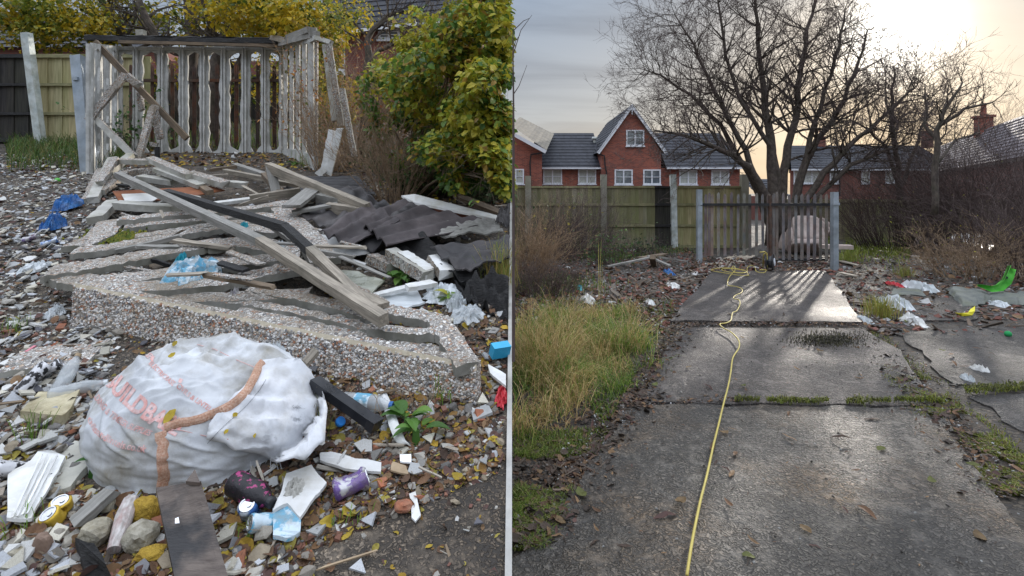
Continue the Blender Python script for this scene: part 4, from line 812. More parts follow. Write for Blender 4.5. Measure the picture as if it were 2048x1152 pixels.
def rib(p, q, w, th, name, label, grp=None, mats=None, cat='concrete rib', up=(0, -1, 0), jit=.1, seg=12, mis=(0, 1, 1, 1), mid=None):
    m = MB(); m.bar(p, q, w, th, up=up, seg=seg, jit=jit, mis=list(mis), mid=mid, ragged=.02); return m.single(name, mats or [K['conc_b'], K['pebf']], label, cat, grp)
G1 = 'broken concrete ribs hanging from the standing frame'
rib(A(632, 76, 7.3), A(664, 86, 7.1), .06, .06, 'broken_rib', 'top rail stub of concrete sticking out at the right corner of the frame', G1, [K['woodg'], K['conc_b']])
rib(A(650, 86, 7.2), A(670, 243, 7.2), .08, .04, 'broken_rib', 'grey broken concrete rib dangling at the inside of the hanging pair', G1, mis=(0, 1, 0, 0))
rib(A(657, 88, 7.0), A(682, 251, 7.0), .085, .045, 'broken_rib', 'white broken concrete rib dangling at the front of the hanging pair', G1, mis=(0, 0, 1, 0))
rib(A(684, 176, 6.9), A(708, 312, 6.9), .075, .05, 'broken_rib', 'long rib leaning alone to the right of the hanging ribs', G1, mis=(0, 0, 1, 0))
rib(A(648, 345, 6.9), A(664, 262, 6.9), .09, .04, 'broken_rib', 'short dark white strip standing left of its twin below the hanging ribs', G1, [K['conc'], K['wpvc']])
rib(A(657, 349, 6.85), A(680, 256, 6.8), .085, .03, 'broken_rib', 'bluish white strip standing under the hanging ribs', G1, [K['wpvc'], K['wpvc']])
rib(A(636, 350, 6.8), A(650, 338, 6.8), .09, .03, 'broken_rib', 'small bluish white fragment at the foot of the standing white strips', G1, [K['wpvc'], K['wpvc']])
m = MB(); m.bar(A(190, 84, 7.6), A(374, 277, 7.6), .085, .05, up=(0, -1, 0), seg=10, jit=.04); m.single('timber_plank', K['woodd'], 'long brown plank leaning diagonally across the front of the concrete frame', 'plank')
G2 = 'pebbledashed rib pieces caught on the standing frame'
P_ = [K['conc_b'], K['pebf']]
rib(A(252, 148, 7.4), A(176, 242, 7.2), .10, .05, 'pebbledashed_rib', 'pebbledashed rib slanting from the plank down to the left return wall', G2, P_, mis=(1, 1, 1, 1), jit=.18)
rib(A(252, 150, 7.38), A(277, 170, 7.4), .09, .05, 'pebbledashed_rib', 'short pebbledashed piece lying along the leaning plank', G2, P_, mis=(1, 1, 1, 1), jit=.15, seg=5)
rib(A(278, 185, 7.7), A(284, 221, 7.7), .07, .04, 'pebbledashed_rib', 'small loose pebbledashed fragment beside the leaning plank', G2, P_, mis=(1, 1, 1, 1), jit=.2, seg=5)
rib(A(306, 214, 7.4), A(277, 318, 7.1), .085, .05, 'pebbledashed_rib', 'pebbledashed rib standing almost upright above the heap', G2, P_, mis=(1, 1, 1, 1), jit=.12)
rib(A(310, 210, 7.5), A(314, 248, 7.5), .07, .05, 'pebbledashed_rib', 'upper lump of the broken pebbledashed rib hanging under the plank', G2, P_, mis=(1, 1, 1, 1), jit=.25, seg=6)
rib(A(312, 248, 7.48), A(322, 280, 7.5), .075, .05, 'pebbledashed_rib', 'lower lump of the broken pebbledashed rib hanging under the plank', G2, P_, mis=(1, 1, 1, 1), jit=.3, seg=6)
rib(A(196, 241, 7.2), A(268, 313, 7.0), .08, .05, 'pebbledashed_rib', 'concrete rib running from the left return wall down to the heap', G2, P_, mis=(0, 1, 0, 1))
rib(A(303, 288, 7.5), A(315, 290, 7.5), .06, .05, 'pebbledashed_rib', 'pebbledashed knob on top of the short black stub', G2, P_, mis=(1, 1, 1, 1), seg=3, jit=.2)
m = MB(); m.tube([A(314, 294, 7.52), A(315, 322, 7.52)], .035, 8); m.single('stub_post', K['dark'], 'short black stub post in front of the frame', 'post')

# ------------------------------------------------------------------ heap of ribs and timbers
def hb(x0, y0, h0, x1, y1, h1, w, th, mat, label, name='broken_rib', cat='concrete rib', grp='ribs and strips heaped in front of the frame', mis=None, up=(0, -SL, 1), seg=10, jit=.07, mid=None, w2=None, ragged=.02):
    m = MB(); p, q = LP(x0, y0, h0), LP(x1, y1, h1)
    m.bar(p, q, w, th, up=up, seg=seg, jit=jit, mis=mis, mid=mid, w2=w2, ragged=ragged); return m.single(name, mat, label, cat, grp)
CP = [K['conc_b'], K['pebf']]
hb(233, 322, .32, 305, 324, .35, .10, .06, CP, 'short pebble topped rib at the crest of the heap', mis=(0, 0, 1, 0))
hb(300, 318, .38, 380, 352, .30, .10, .06, CP, 'pebble topped rib sloping right from the crest of the heap', mis=(0, 0, 1, 0))
hb(378, 347, .30, 450, 368, .26, .10, .06, CP, 'speckled rib continuing down the right of the heap', mis=(0, 0, 1, 0))
hb(440, 366, .22, 492, 370, .20, .08, .06, CP, 'plain grey rib end poking right out of the heap')
hb(312, 338, .30, 402, 372, .22, .09, .05, CP, 'pale plain rib lying parallel below the sloping speckled rib')
hb(236, 350, .22, 335, 402, .14, .09, .06, CP, 'pale rib with speckled edge lying over the rusty sheet', mis=(0, 0, 0, 1))
hb(205, 340, .12, 178, 402, .05, .12, .06, CP, 'pebbledashed slab piece standing on end at the left of the heap', mis=(1, 1, 1, 1), jit=.12)
hb(226, 318, .32, 186, 400, .06, .10, .07, CP, 'grey concrete rib sloping down the left end of the heap', mis=(0, 0, 0, 0))
hb(262, 310, .34, 208, 352, .2, .09, .06, CP, 'rounded grey rib crossing the left end of the heap')
hb(230, 318, .36, 200, 365, .2, .08, .05, CP, 'speckled rib with white broken face at the left of the heap', mis=(0, 1, 1, 1))
hb(280, 355, .2, 350, 365, .18, .1, .06, CP, 'grey rib half buried in the middle of the heap')
hb(262, 345, .22, 315, 340, .25, .12, .08, CP, 'lumpy pebbledashed chunk in the middle of the heap', mis=(1, 1, 1, 1), jit=.25)
hb(200, 385, .1, 250, 345, .2, .12, .06, CP, 'pebbledashed chunk at the foot of the heap', mis=(1, 1, 1, 1), jit=.2)
hb(330, 388, .2, 395, 402, .16, .1, .07, CP, 'curved grey rib beside the long beam')
hb(235, 410, .16, 350, 418, .16, .10, .07, CP, 'pale grey rib lying level below the heap')
hb(228, 405, .12, 190, 440, .08, .12, .07, CP, 'grey rib end with broken face beside the blue bag')
hb(450, 342, .2, 545, 360, .18, .05, .05, K['wood'], 'pale batten lying behind the crossed timbers', 'timber_batten', 'batten')
hb(470, 330, .2, 535, 352, .2, .07, .05, K['woodg'], 'dark grey joist lying beside the crossed timbers', 'timber_batten', 'batten')
hb(420, 340, .2, 500, 330, .2, .05, .04, K['woodd'], 'thin brown lath near the foot of the frame', 'timber_batten', 'batten')
m = MB(); m.plate([[LP(225, 382, .2), LP(240, 405, .16), LP(350, 398, .16), LP(450, 380, .18), LP(420, 372, .2), LP(300, 378, .2)]], .01); m.single('rusty_sheet', M('rust_sheet', (.16, .05, .02), (.27, .10, .04), 9, rough=.8, bump=.3), 'rust brown metal sheet lying under the heap of ribs', 'sheet')
m = MB(); m.plate([[LP(243, 388, .215), LP(250, 402, .19), LP(305, 402, .19), LP(322, 392, .21), LP(290, 386, .22)]], .006); m.single('painted_flake', K['wboard'], 'cream painted flake on the rust brown sheet', 'flake')
T = 'long timbers lying across the fallen panels'
def beam(pts, w, th, mat, label, grp=T, mats=None, jit=.04, seg=12, up=(0, -SL, 1), parts=None):
    t = None
    for i in range(len(pts) - 1):
        m = MB(); m.bar(LP(*pts[i]), LP(*pts[i + 1]), w, th, up=up, seg=seg, jit=jit, ragged=.008)
        if len(pts) == 2: return m.single('timber_beam', mat, label, 'beam', grp)
        if t is None: t = thing('timber_beam', tuple(LP(*pts[0])), label, 'beam', grp)
        m.build('charred_length' if mats and mats[i] == 'char' else 'sawn_length', K[mats[i]] if mats else mat, t)
    return t
b = beam([(236, 349, .33), (520, 482, .33), (768, 640, .26)], .062, .062, K['wood'], 'longest weathered beam running from the heap down to the front panel', mats=['woodg', 'wood'])
beam([(332, 384, .32), (570, 455, .38), (620, 500, .36), (740, 618, .24)], .055, .06, K['wood'], 'beam charred black for its upper half, bent towards the longest beam', mats=['char', 'char', 'wood'], jit=.07)
m = MB(); m.bar(LP(640, 555, .2), LP(765, 612, .18), .10, .03, seg=6); m.single('timber_board', K['wood'], 'pale board lying under the end of the charred beam', 'board')
beam([(536, 334, .45), (735, 418, .28)], .065, .10, K['wood'], 'straight pale joist running from the crossed timbers onto the black sheets')
beam([(540, 332, .46), (552, 385, .22)], .09, .06, K['woodg'], 'short grey timber propping the top of the pale joist', 'crossed timbers behind the black sheets')
beam([(528, 350, .30), (560, 385, .22)], .06, .06, K['woodd'], 'short brown timber leaning under the pale joist', 'crossed timbers behind the black sheets')
GT = 'crossed timbers behind the black sheets'
beam([(500, 398, .22), (600, 383, .22)], .05, .08, K['wood'], 'thin pale batten lying level left of the short grey board', GT)
beam([(425, 408, .18), (505, 398, .2)], .09, .03, K['wpvc'], 'whitish strip lying level in front of the heap', GT)
beam([(583, 413, .33), (632, 375, .33)], .16, .03, K['woodg'], 'wide short grey board propped on the edge of the panels', GT)
beam([(636, 397, .28), (690, 408, .26)], .07, .10, K['woodg'], 'stub of square grey joist beside the wide short board', GT)
beam([(585, 425, .26), (675, 408, .27)], .07, .025, K['woodg'], 'thin grey lath bending over the black sheet', GT)
beam([(655, 415, .24), (728, 425, .24)], .06, .09, K['wood'], 'pale block of joist under the end of the pale joist', GT)
beam([(600, 372, .26), (545, 362, .26)], .05, .04, K['wood'], 'short pale lath between the crossed timbers', GT)
beam([(375, 355, .2), (420, 385, .2)], .07, .05, K['woodd'], 'dark mossy joist lying at the right foot of the heap', GT)

# ------------------------------------------------------------------ fallen pebbledashed panels
def strip(m, pts, w, h, th=.045, amp=.012, seed=0, n=8):
    w = w * 1.3
    """pebble topped rib with grey concrete sides following a polyline given as pixels on the plane h"""
    c = [LP(x, y, (q[0] if q else h)) for x, y, *q in pts]; P2 = []
    for i in range(len(c) - 1):
        for k in range(n): P2.append(c[i].lerp(c[i + 1], k / n))
    P2.append(c[-1]); a = []; b = []
    for i, p in enumerate(P2):
        t_ = (P2[min(i + 1, len(P2) - 1)] - P2[max(i - 1, 0)]).normalized(); s = t_.cross(V(0, 0, 1)).normalized(); s = V(s.x, s.y, SL * s.y)
        ww = w[i * (len(w) - 1) // max(1, len(P2) - 1)] if hasattr(w, '__len__') else w
        j1 = noise.noise(V(i * .55, seed, 1)) + .6 * noise.noise(V(i * 1.9, seed, 4)); j2 = noise.noise(V(i * .6, seed, 8)) + .6 * noise.noise(V(i * 2.1, seed, 3))
        k = .012 * noise.noise(V(i * .8, seed, 12)); a.append(p + s * (ww * .5 + amp * j1 * 1.6) + V(0, 0, k)); b.append(p - s * (ww * .5 + amp * j2 * 1.6) + V(0, 0, k))
    up = V(0, 0, 1); vs = []; fs = []; mi = []
    for i in range(len(a)):
        dn = th * (1 + .3 * noise.noise(V(i * .7, seed, 20))); mid = (a[i] + b[i]) / 2 + up * .008
        vs += [a[i], mid, b[i], b[i] - up * dn, a[i] - up * dn]
    for i in range(len(a) - 1):
        q = i * 5; r = q + 5
        for x, y, mm in ((0, 1, 1), (1, 2, 1), (2, 3, 0), (3, 4, 0), (4, 0, 0)): fs.append((q + x, q + y, r + y, r + x)); mi.append(mm)
    fs += [(4, 3, 2, 1, 0), tuple((len(a) - 1) * 5 + k for k in range(5))]; mi += [0, 0]
    m.add(vs, fs, (1, 1, 1), None, mi)
def panel(label, ribs_, grp='fallen pebbledashed wall panels'):
    t = thing('fallen_wall_panel', tuple(LP(ribs_[0][0][0][0], ribs_[0][0][0][1], 0)), label, 'wall panel', grp)
    for i, (pts, w, h, *o) in enumerate(ribs_):
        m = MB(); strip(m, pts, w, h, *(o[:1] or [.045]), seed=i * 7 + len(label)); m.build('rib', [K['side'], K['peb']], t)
    return t
panel('rearmost fallen panel of close pebble topped ribs under the long beam', [
    ([(238, 437), (330, 428), (430, 422), (560, 408)], .10, .22), ([(300, 446), (380, 440), (450, 434), (520, 428), (590, 436)], .08, .19),
    ([(225, 440), (200, 470), (150, 492)], .16, .17), ([(270, 472), (350, 460), (430, 447), (520, 440), (585, 452)], .09, .18),
    ([(558, 403), (585, 440), (625, 482), (650, 520)], .15, .21), ([(250, 452), (300, 446), (350, 437)], .10, .17)])
panel('middle fallen panel with the widest pebbled rib and dark gaps showing between', [
    ([(150, 500), (215, 494), (290, 478), (370, 463), (460, 450), (560, 460)], .12, .17), ([(100, 540), (160, 532), (230, 520), (330, 500), (420, 486), (490, 482), (600, 500)], .16, .20),
    ([(108, 545), (150, 556), (200, 566)], .12, .17), ([(190, 560), (280, 552), (360, 540), (430, 527), (520, 518), (600, 508)], .13, .19), ([(340, 500), (400, 512), (460, 520)], .10, .12)])
panel('pebbled panel lying directly behind the thick front panel', [
    ([(170, 568), (250, 572), (350, 570), (450, 560), (520, 545), (610, 530)], .11, .19), ([(250, 590), (330, 592), (420, 594), (520, 590), (620, 585)], .10, .15),
    ([(300, 600), (400, 612), (470, 622)], .05, .08), ([(430, 597), (520, 608), (600, 622), (690, 640), (760, 662)], .05, .14),
    ([(480, 618), (600, 644), (700, 665), (800, 684), (890, 702)], .05, .12), ([(500, 576), (600, 592), (680, 610), (745, 630)], .07, .16), ([(620, 520), (690, 575), (760, 612)], .11, .17)])
panel('right end of the fallen panels where the frame corner is unbroken', [
    ([(745, 612), (810, 624), (880, 636)], .08, .15), ([(875, 635), (905, 680), (935, 728)], .09, .18), ([(880, 662), (800, 660), (740, 650)], .05, .17), ([(910, 700), (850, 694), (780, 682)], .03, .12)])
t = thing('front_wall_panel', tuple(LP(550, 735, 0)), 'thick pebbledashed concrete panel lying on its long edge behind the white bag', 'wall panel')
p0, p1 = LP(141, 655, -.02), LP(952, 822, -.03); h0, h1 = .265, .205
bk = V(.02, .055, .014); n = 40; fr = []; vs = []; fs = []; mi = []
for i in range(n + 1):
    f = i / n; p = p0.lerp(p1, f); hh = h0 + (h1 - h0) * f; j = .008 * noise.noise(V(f * 20, 1, 1)); e = .016 * noise.noise(V(f * 14, 5, 1))
    vs += [p + V(0, 0, e + (.015 if i in (0, n) else 0)), p + V(0, .01, hh * .5 + j), p + V(0, .018, hh - .022), p + V(0, .028, hh + j), p + bk + V(0, 0, hh + j), p + bk]
for i in range(n):
    q = i * 6; r = q + 6
    for x, y, mm in ((0, 1, 1), (1, 2, 1), (2, 3, 2), (3, 4, 1), (4, 5, 0), (5, 0, 0)): fs.append((q + x, r + x, r + y, q + y)); mi.append(mm)
fs += [(0, 1, 2, 3, 4, 5), tuple(n * 6 + k for k in (5, 4, 3, 2, 1, 0))]; mi += [1, 1]
m = MB(); m.add(vs, fs, (1, 1, 1), None, mi); m.build('pebbled_face', [K['conc_b'], K['peb'], M('sandy_edge', (.42, .36, .26), (.55, .49, .38), 20, rough=.9, bump=.6)], t)
# protruding real pebbles on the face
m = MB(); rp = random.Random(4)
ico = [Vector(v) for v in ((1, 0, 0), (-1, 0, 0), (0, 1, 0), (0, -1, 0), (0, 0, 1), (0, 0, -1))]; icf = [(0, 2, 4), (2, 1, 4), (1, 3, 4), (3, 0, 4), (2, 0, 5), (1, 2, 5), (3, 1, 5), (0, 3, 5)]
pc = ((.66, .63, .60), (.46, .44, .42), (.76, .74, .71), (.50, .40, .31), (.40, .20, .12), (.19, .19, .2), (.58, .52, .45), (.72, .70, .67))
for i in range(3300):
    f = rp.random(); u = rp.random(); p = p0.lerp(p1, f); hh = (h0 + (h1 - h0) * f) - .014; q = p + V(0, .02 * u - .001, u * hh)
    s = rp.uniform(.006, .0135); c = rp.choice(pc); rt = Quaternion((rp.random(), rp.random(), rp.random()), rp.uniform(0, 6)).to_matrix().to_4x4()
    M_ = Matrix.Translation(q) @ rt @ Matrix.Diagonal((s, s * rp.uniform(.6, 1), s * rp.uniform(.5, .9), 1)); m.add([M_ @ v for v in ico], icf, c)
m.build('pebbles', M('pebbles', (.85, .85, .85), (1.1, 1.1, 1.1), 80, rough=.6, bump=0), t); t.children[-1]['kind'] = 'stuff'
for o in t.children:
    if o.name.startswith('pebbles'): o['kind'] = 'stuff'

# ------------------------------------------------------------------ black corrugated sheets, boards
def corr(px4, nu, nv, waves, amp, mat, label, name='corrugated_sheet', grp='crumpled black corrugated roofing sheets', crump=.03, seed=0, th=.008, rag=.018, axis=0):
    """px4: (x,y,h) corners: near-left, near-right, far-right, far-left; waves run across u"""
    a, b, c, d = [LP(*q) for q in px4]; Pm = []
    for i in range(nu + 1):
        row = []
        for j in range(nv + 1):
            u, v = i / nu, j / nv
            if j in (0, nv): v += rag * noise.noise(V(u * 6, seed, j))
            if i in (0, nu): u += rag * .5 * noise.noise(V(v * 6, seed, i))
            p = a.lerp(b, u).lerp(d.lerp(c, u), v); w = (v if axis else u)
            p.z += amp * math.sin(w * waves * 2 * math.pi) + crump * noise.noise(V(u * 3, v * 3, seed)) + crump * .5 * noise.noise(V(u * 9, v * 8, seed + 3)); row.append(p)
        Pm.append(row)
    m = MB(); m.grid(Pm, th=th); return m.single(name, mat, label, 'sheet', grp, smooth=True)
corr([(560, 385, .2), (750, 388, .12), (715, 352, .16), (600, 352, .24)], 30, 60, 7, .018, K['felt'], 'flat black corrugated sheet at the back beneath the dry stalks', crump=.02, seed=1, axis=1)
corr([(596, 432, .22), (750, 500, .14), (850, 420, .24), (690, 375, .26)], 60, 60, 6, .018, K['felt'], 'black crumpled sheet draped over the timbers, its torn lip over the white board', crump=.06, seed=5)
corr([(715, 440, .28), (775, 488, .24), (985, 445, .2), (800, 400, .26)], 60, 60, 4, .020, K['asb'], 'purplish grey corrugated sheet lying on top of the crumpled black one', crump=.014, seed=9, axis=0)
corr([(640, 462, .25), (700, 490, .2), (800, 440, .27), (735, 405, .30)], 40, 40, 2.5, .022, K['asb'], 'short purplish flap of sheet folded over the joist end', crump=.03, seed=15)
corr([(860, 492, .26), (925, 545, .16), (1019, 520, .2), (1019, 475, .24)], 50, 50, 2.2, .02, K['felt'], 'smooth black roofing felt sheet draped at the right edge of the bank', crump=.045, seed=21)
corr([(760, 505, .12), (930, 560, .12), (1015, 520, .1), (860, 470, .14)], 50, 40, 0, 0, K['char'], 'burnt layered roofing debris under the black sheets', name='burnt_debris', crump=.12, seed=23)
corr([(930, 600, .05), (1015, 640, .02), (1018, 560, .08), (900, 545, .1)], 40, 40, 0, 0, K['char'], 'black burnt bin liner heap below the draped felt', name='burnt_debris', crump=.16, seed=29)
corr([(990, 445, .25), (1019, 452, .2), (1019, 405, .35), (998, 420, .3)], 20, 20, 1, .01, K['felt'], 'curled end of black felt at the edge above the long white board', crump=.05, seed=33)
corr([(870, 470, .2), (1010, 465, .2), (985, 438, .22), (890, 445, .22)], 40, 20, 0, 0, K['woodg'], 'flaking grey slab lying on the burnt debris', name='flaking_slab', crump=.05, seed=41)
corr([(285, 520, .06), (310, 540, .05), (480, 500, .10), (450, 488, .12)], 60, 24, 4, .008, M('brown_corrugated', (.13, .095, .06), (.24, .18, .12), 8, rough=.7, bump=.3), 'brown ribbed panel showing through the gap between the fallen ribs', grp='', crump=.01, seed=43, axis=1)
m = MB(); m.plate([[LP(*q) for q in ((803, 391, .30), (830, 388, .32), (1000, 432, .2), (990, 437, .2), (830, 405, .28))]], .02); t = thing('painted_board', tuple(LP(900, 430, 0)), 'long white board with brown edge lying below the low bramble', 'board'); m.build('white_face', K['wboard'], t)
m = MB(); m.bar(LP(815, 405, .16), LP(995, 450, .1), .02, .12, seg=5); m.build('brown_edge', M('rust_edge', (.13, .04, .02), (.2, .07, .04), 9), t)
hb(915, 392, .2, 1012, 430, .15, .10, .03, K['woodd'], 'reddish brown plank behind the long white board', 'timber_board', 'board', '')
m = MB(); m.plate([[LP(*q) for q in ((618, 474, .12), (640, 468, .14), (745, 488, .12), (742, 503, .10), (700, 510, .09), (655, 500, .1))]], .015); m.single('white_board', K['wpvc'], 'thin white board poking out from under the torn black sheet', 'board')
rib(LP(782, 508, .16), LP(855, 552, .12), .10, .08, 'broken_rib', 'stub of white topped pebbledashed rib left of its twin by the dock leaves', 'broken rib stubs below the black sheets', [K['conc_b'], K['pebf'], K['wpvc']], up=(0, 0, 1), mis=(1, 1, 0, 1))
rib(LP(806, 512, .16), LP(862, 548, .12), .10, .07, 'broken_rib', 'white topped pebbledashed rib stub touching the leafy weed', 'broken rib stubs below the black sheets', [K['wpvc'], K['pebf']], up=(0, 0, 1), mis=(1, 1, 0, 1))
rib(LP(870, 515, .17), LP(895, 548, .12), .13, .07, 'broken_rib', 'pebbledashed rib stub under the hanging corner of black felt', 'broken rib stubs below the black sheets', [K['wpvc'], K['pebf']], up=(0, 0, 1), mis=(1, 1, 0, 1))
rib(LP(742, 515, .1), LP(786, 536, .08), .10, .07, 'broken_rib', 'dirty pebbledashed rib stub half hidden behind twigs', 'broken rib stubs below the black sheets', [K['conc_b'], K['pebf']], up=(0, 0, 1), mis=(1, 1, 1, 1))
m = MB(); strip(m, [(20, 722), (90, 712), (200, 700)], .17, .03, .06); m.single('pebbled_slab', [K['conc_b'], K['peb']], 'flat pebble topped kerb slab at the left below the front panel', 'slab')

# ------------------------------------------------------------------ bulk bag
bc = V((416 - 1024) / F * 2.24, 2.24, 0); bc.z = hL(bc.x, bc.y) - .02
FOLDS = [(-.15, -.14, -.38, .05, .020, .018), (-.15, -.14, -.25, .20, .022, .016), (-.13, -.12, -.06, .26, .018, .020), (-.12, -.15, .12, .12, .022, .02), (-.10, -.2, -.36, -.12, .016, .014), (-.02, .02, .02, .30, .016, .014), (.06, -.02, .20, .24, .02, .018), (-.30, .14, -.02, .22, .014, .014), (-.34, -.02, -.2, .02, .012, .012), (.1, .1, .34, .12, .018, .016)]
def bagpt(a, v):
    """a angle around, v 0 at the skirt .. 1 at the crown"""
    rx, ry, hz = .445, .35, .33
    th_ = v * math.pi / 2; rr = math.cos(th_) ** .62; zz = math.sin(th_) ** .85
    bulge = 1 + .05 * math.sin(min(1, v * 2.2) * math.pi)
    x = math.cos(a) * rx * rr * bulge; y = math.sin(a) * ry * rr * bulge
    x *= 1 + .05 * math.sin(2 * a + 1); z = hz * zz * (1 - .30 * max(0, x / rx) - .05 * (y / ry)) * (1 + .04 * math.sin(3 * a))
    p = V(x, y, z)
    if v < .98: p += V(math.cos(a), math.sin(a), 0) * (.012 * noise.noise(V(x * 5, y * 5, z * 16)) * (1 - v) + .006 * noise.noise(V(x * 9, y * 9, z * 45)) * (1 - v))
    rg = lambda q: 1 - abs(noise.noise(q)) * 2.2
    p.z += (.020 * noise.noise(V(x * 6, y * 6, 2)) + .015 * max(0, rg(V(x * 2.2 + y * 5, y * 4 - x * 3.5, 7))) ** 4 + .009 * max(0, rg(V(x * 9 - y * 6, y * 12, 3))) ** 3 + .004 * noise.noise(V(x * 26, y * 20, 5))) * min(1, v * 1.6)
    if v < .6: p += V(math.cos(a), math.sin(a), 0) * .012 * max(0, rg(V(a * 1.6, z * 16 + x * 3, 9))) ** 3 * math.sin(v / .6 * math.pi)
    if v > .0:
        d1 = noise.voronoi(V(x * 3.6 + y * 1.5 + 3, y * 5.2 - x, z * 2 + .4 * noise.noise(V(x * 3, y * 3, 1))))[0]; d2 = noise.voronoi(V(x * 8 - y * 3, y * 12 + 5, z * 5))[0]
        cr = -.030 * min(.75, (d1[1] - d1[0])) - .010 * min(.7, (d2[1] - d2[0])); p.z += cr * min(1, v * 2.2) + .012; p += V(math.cos(a), math.sin(a), 0) * cr * .8 * (1 - v)
    z0 = p.z
    p.z -= .045 * math.exp(-((x + .02) ** 2 / .05 + (y - .05) ** 2 / .03)) * v
    for x0, y0, x1, y1, am, wd in FOLDS:
        dx, dy = x1 - x0, y1 - y0; f = max(0, min(1, ((x - x0) * dx + (y - y0) * dy) / (dx * dx + dy * dy))); dd = math.hypot(x - x0 - dx * f, y - y0 - dy * f) / wd
        p.z += am * math.exp(-dd * dd) * (.35 + .65 * math.sin(math.pi * min(1, f + .12))) * min(1, v * 2)
    k = SL * y; return bc + p + V(0, 0, k)
na, nv = 300, 110; vs = [bagpt(2 * math.pi * i / na, j / nv) for j in range(nv) for i in range(na)] + [bagpt(0, 1.)]
fs = [(j * na + i, j * na + (i + 1) % na, (j + 1) * na + (i + 1) % na, (j + 1) * na + i) for j in range(nv - 1) for i in range(na)] + [((nv - 1) * na + i, (nv - 1) * na + (i + 1) % na, nv * na) for i in range(na)]
bt = thing('bulk_bag', tuple(bc), 'large white woven builders bag with faded red print and orange straps slumped on the rubble', 'bag')
m = MB(); m.add(vs, fs); m.build('bag_body', K['bag'], bt, smooth=True)
tree_ = BVHTree.FromPolygons(vs, fs)
eye = V(0, 0, CH)
def onbag(x, y, off=.004, tr=None):
    dv = (A(x, y, 1.0) - eye).normalized(); h = (tr or tree_).ray_cast(eye, dv)
    if h[0] is None: return None
    n_ = h[1] if h[1].dot(dv) < 0 else -h[1]; return h[0] + n_ * off
# flap: top cloth folded over the right-hand end, drooping, with its own free edge
fo = [(525, 722), (560, 715), (600, 728), (640, 768), (655, 820), (650, 880), (610, 915), (565, 932), (520, 920), (450, 898), (413, 885), (418, 850), (470, 800), (500, 765)]
def infl(px, k, c=(530, 820)): return (c[0] + (px[0] - c[0]) * k, c[1] + (px[1] - c[1]) * k)
rings = []
def bagz(x, y):
    p = onbag(x, y, 0)
    if p is None:
        q = LP(x, y, .13); return q
    return p
K_ = 14
m = MB(); n_ = len(fo) * 4; fo2 = []
for i in range(len(fo)):
    for k in range(4): a, b = fo[i], fo[(i + 1) % len(fo)]; fo2.append((a[0] + (b[0] - a[0]) * k / 4, a[1] + (b[1] - a[1]) * k / 4))
vs = []; 
for r_ in range(K_ + 1):
    f = r_ / K_
    for i, q in enumerate(fo2):
        x, y = infl(q, .02 + .98 * f); base = bagz(x, y); lift = .022 * (1 - f ** 3) + .030
        e1_ = noise.voronoi(V(x * .018 + y * .01, y * .03 - x * .004, 1.5))[0]; p = base + (eye - base).normalized() * (lift + .016 - .03 * min(.7, e1_[1] - e1_[0])); p.z += .022 * max(0, 1 - 2.4 * abs(noise.noise(V(x * .013 + y * .008, y * .02, 31)))) ** 2 + .016 * noise.noise(V(x * .022, y * .05, 3)) + .007 * noise.noise(V(x * .06, y * .15, 8)) * (1 if f < 1 else .3)
        vs.append(p)
nn = len(fo2); fs = [(r_ * nn + i, r_ * nn + (i + 1) % nn, (r_ + 1) * nn + (i + 1) % nn, (r_ + 1) * nn + i) for r_ in range(K_) for i in range(nn)]; fs.append(tuple(reversed(range(nn))))
b0 = len(vs); vs += [vs[K_ * nn + i] - (eye - vs[K_ * nn + i]).normalized() * .02 for i in range(nn)]
fs += [(K_ * nn + i, K_ * nn + (i + 1) % nn, b0 + (i + 1) % nn, b0 + i) for i in range(nn)]
m.add(vs, fs); m.build('folded_flap', K['bagw'], bt, smooth=True); flapt = BVHTree.FromPolygons(vs, fs)
def either(x, y, off=.004):
    a = onbag(x, y, off); b = onbag(x, y, off, flapt)
    if b is not None and (a is None or (b - eye).length < (a - eye).length): return b
    return a
# torn spots and stitched seam on the flap
m = MB()
for x0, y0, w_ in ((537, 872, 16), (530, 880, 10), (590, 815, 8), (590, 838, 7)):
    for k in range(26):
        x = x0 + R.gauss(0, w_ * .45); y = y0 + R.gauss(0, w_ * .25); a = either(x, y, .003); b = either(x + R.gauss(3, 4), y + R.gauss(1, 3), .006)
        if a and b: m.tube([a, b], .0009, 3)
for x0 in range(8):
    x = 500 + x0 * 11; y = 922 + R.uniform(-3, 6); a = either(x, y - 6, .01)
    if a: m.tube([a, a + V(R.gauss(0, .004), -.006, -.02), a + V(R.gauss(0, .008), -.006, -.05)], .0012, 3)
m.build('frayed_threads', K['bagw'], bt)
m = MB()
for k in range(60):
    f0, f1 = k / 60, (k + .6) / 60; q = lambda f: (532 - 112 * f + 6 * math.sin(f * 5), 760 + 128 * f)
    a, b = either(*q(f0), .002), either(*q(f1), .002)
    if a and b: m.tube([a, b], .0011, 3)
m.build('stitching', K['black'], bt)
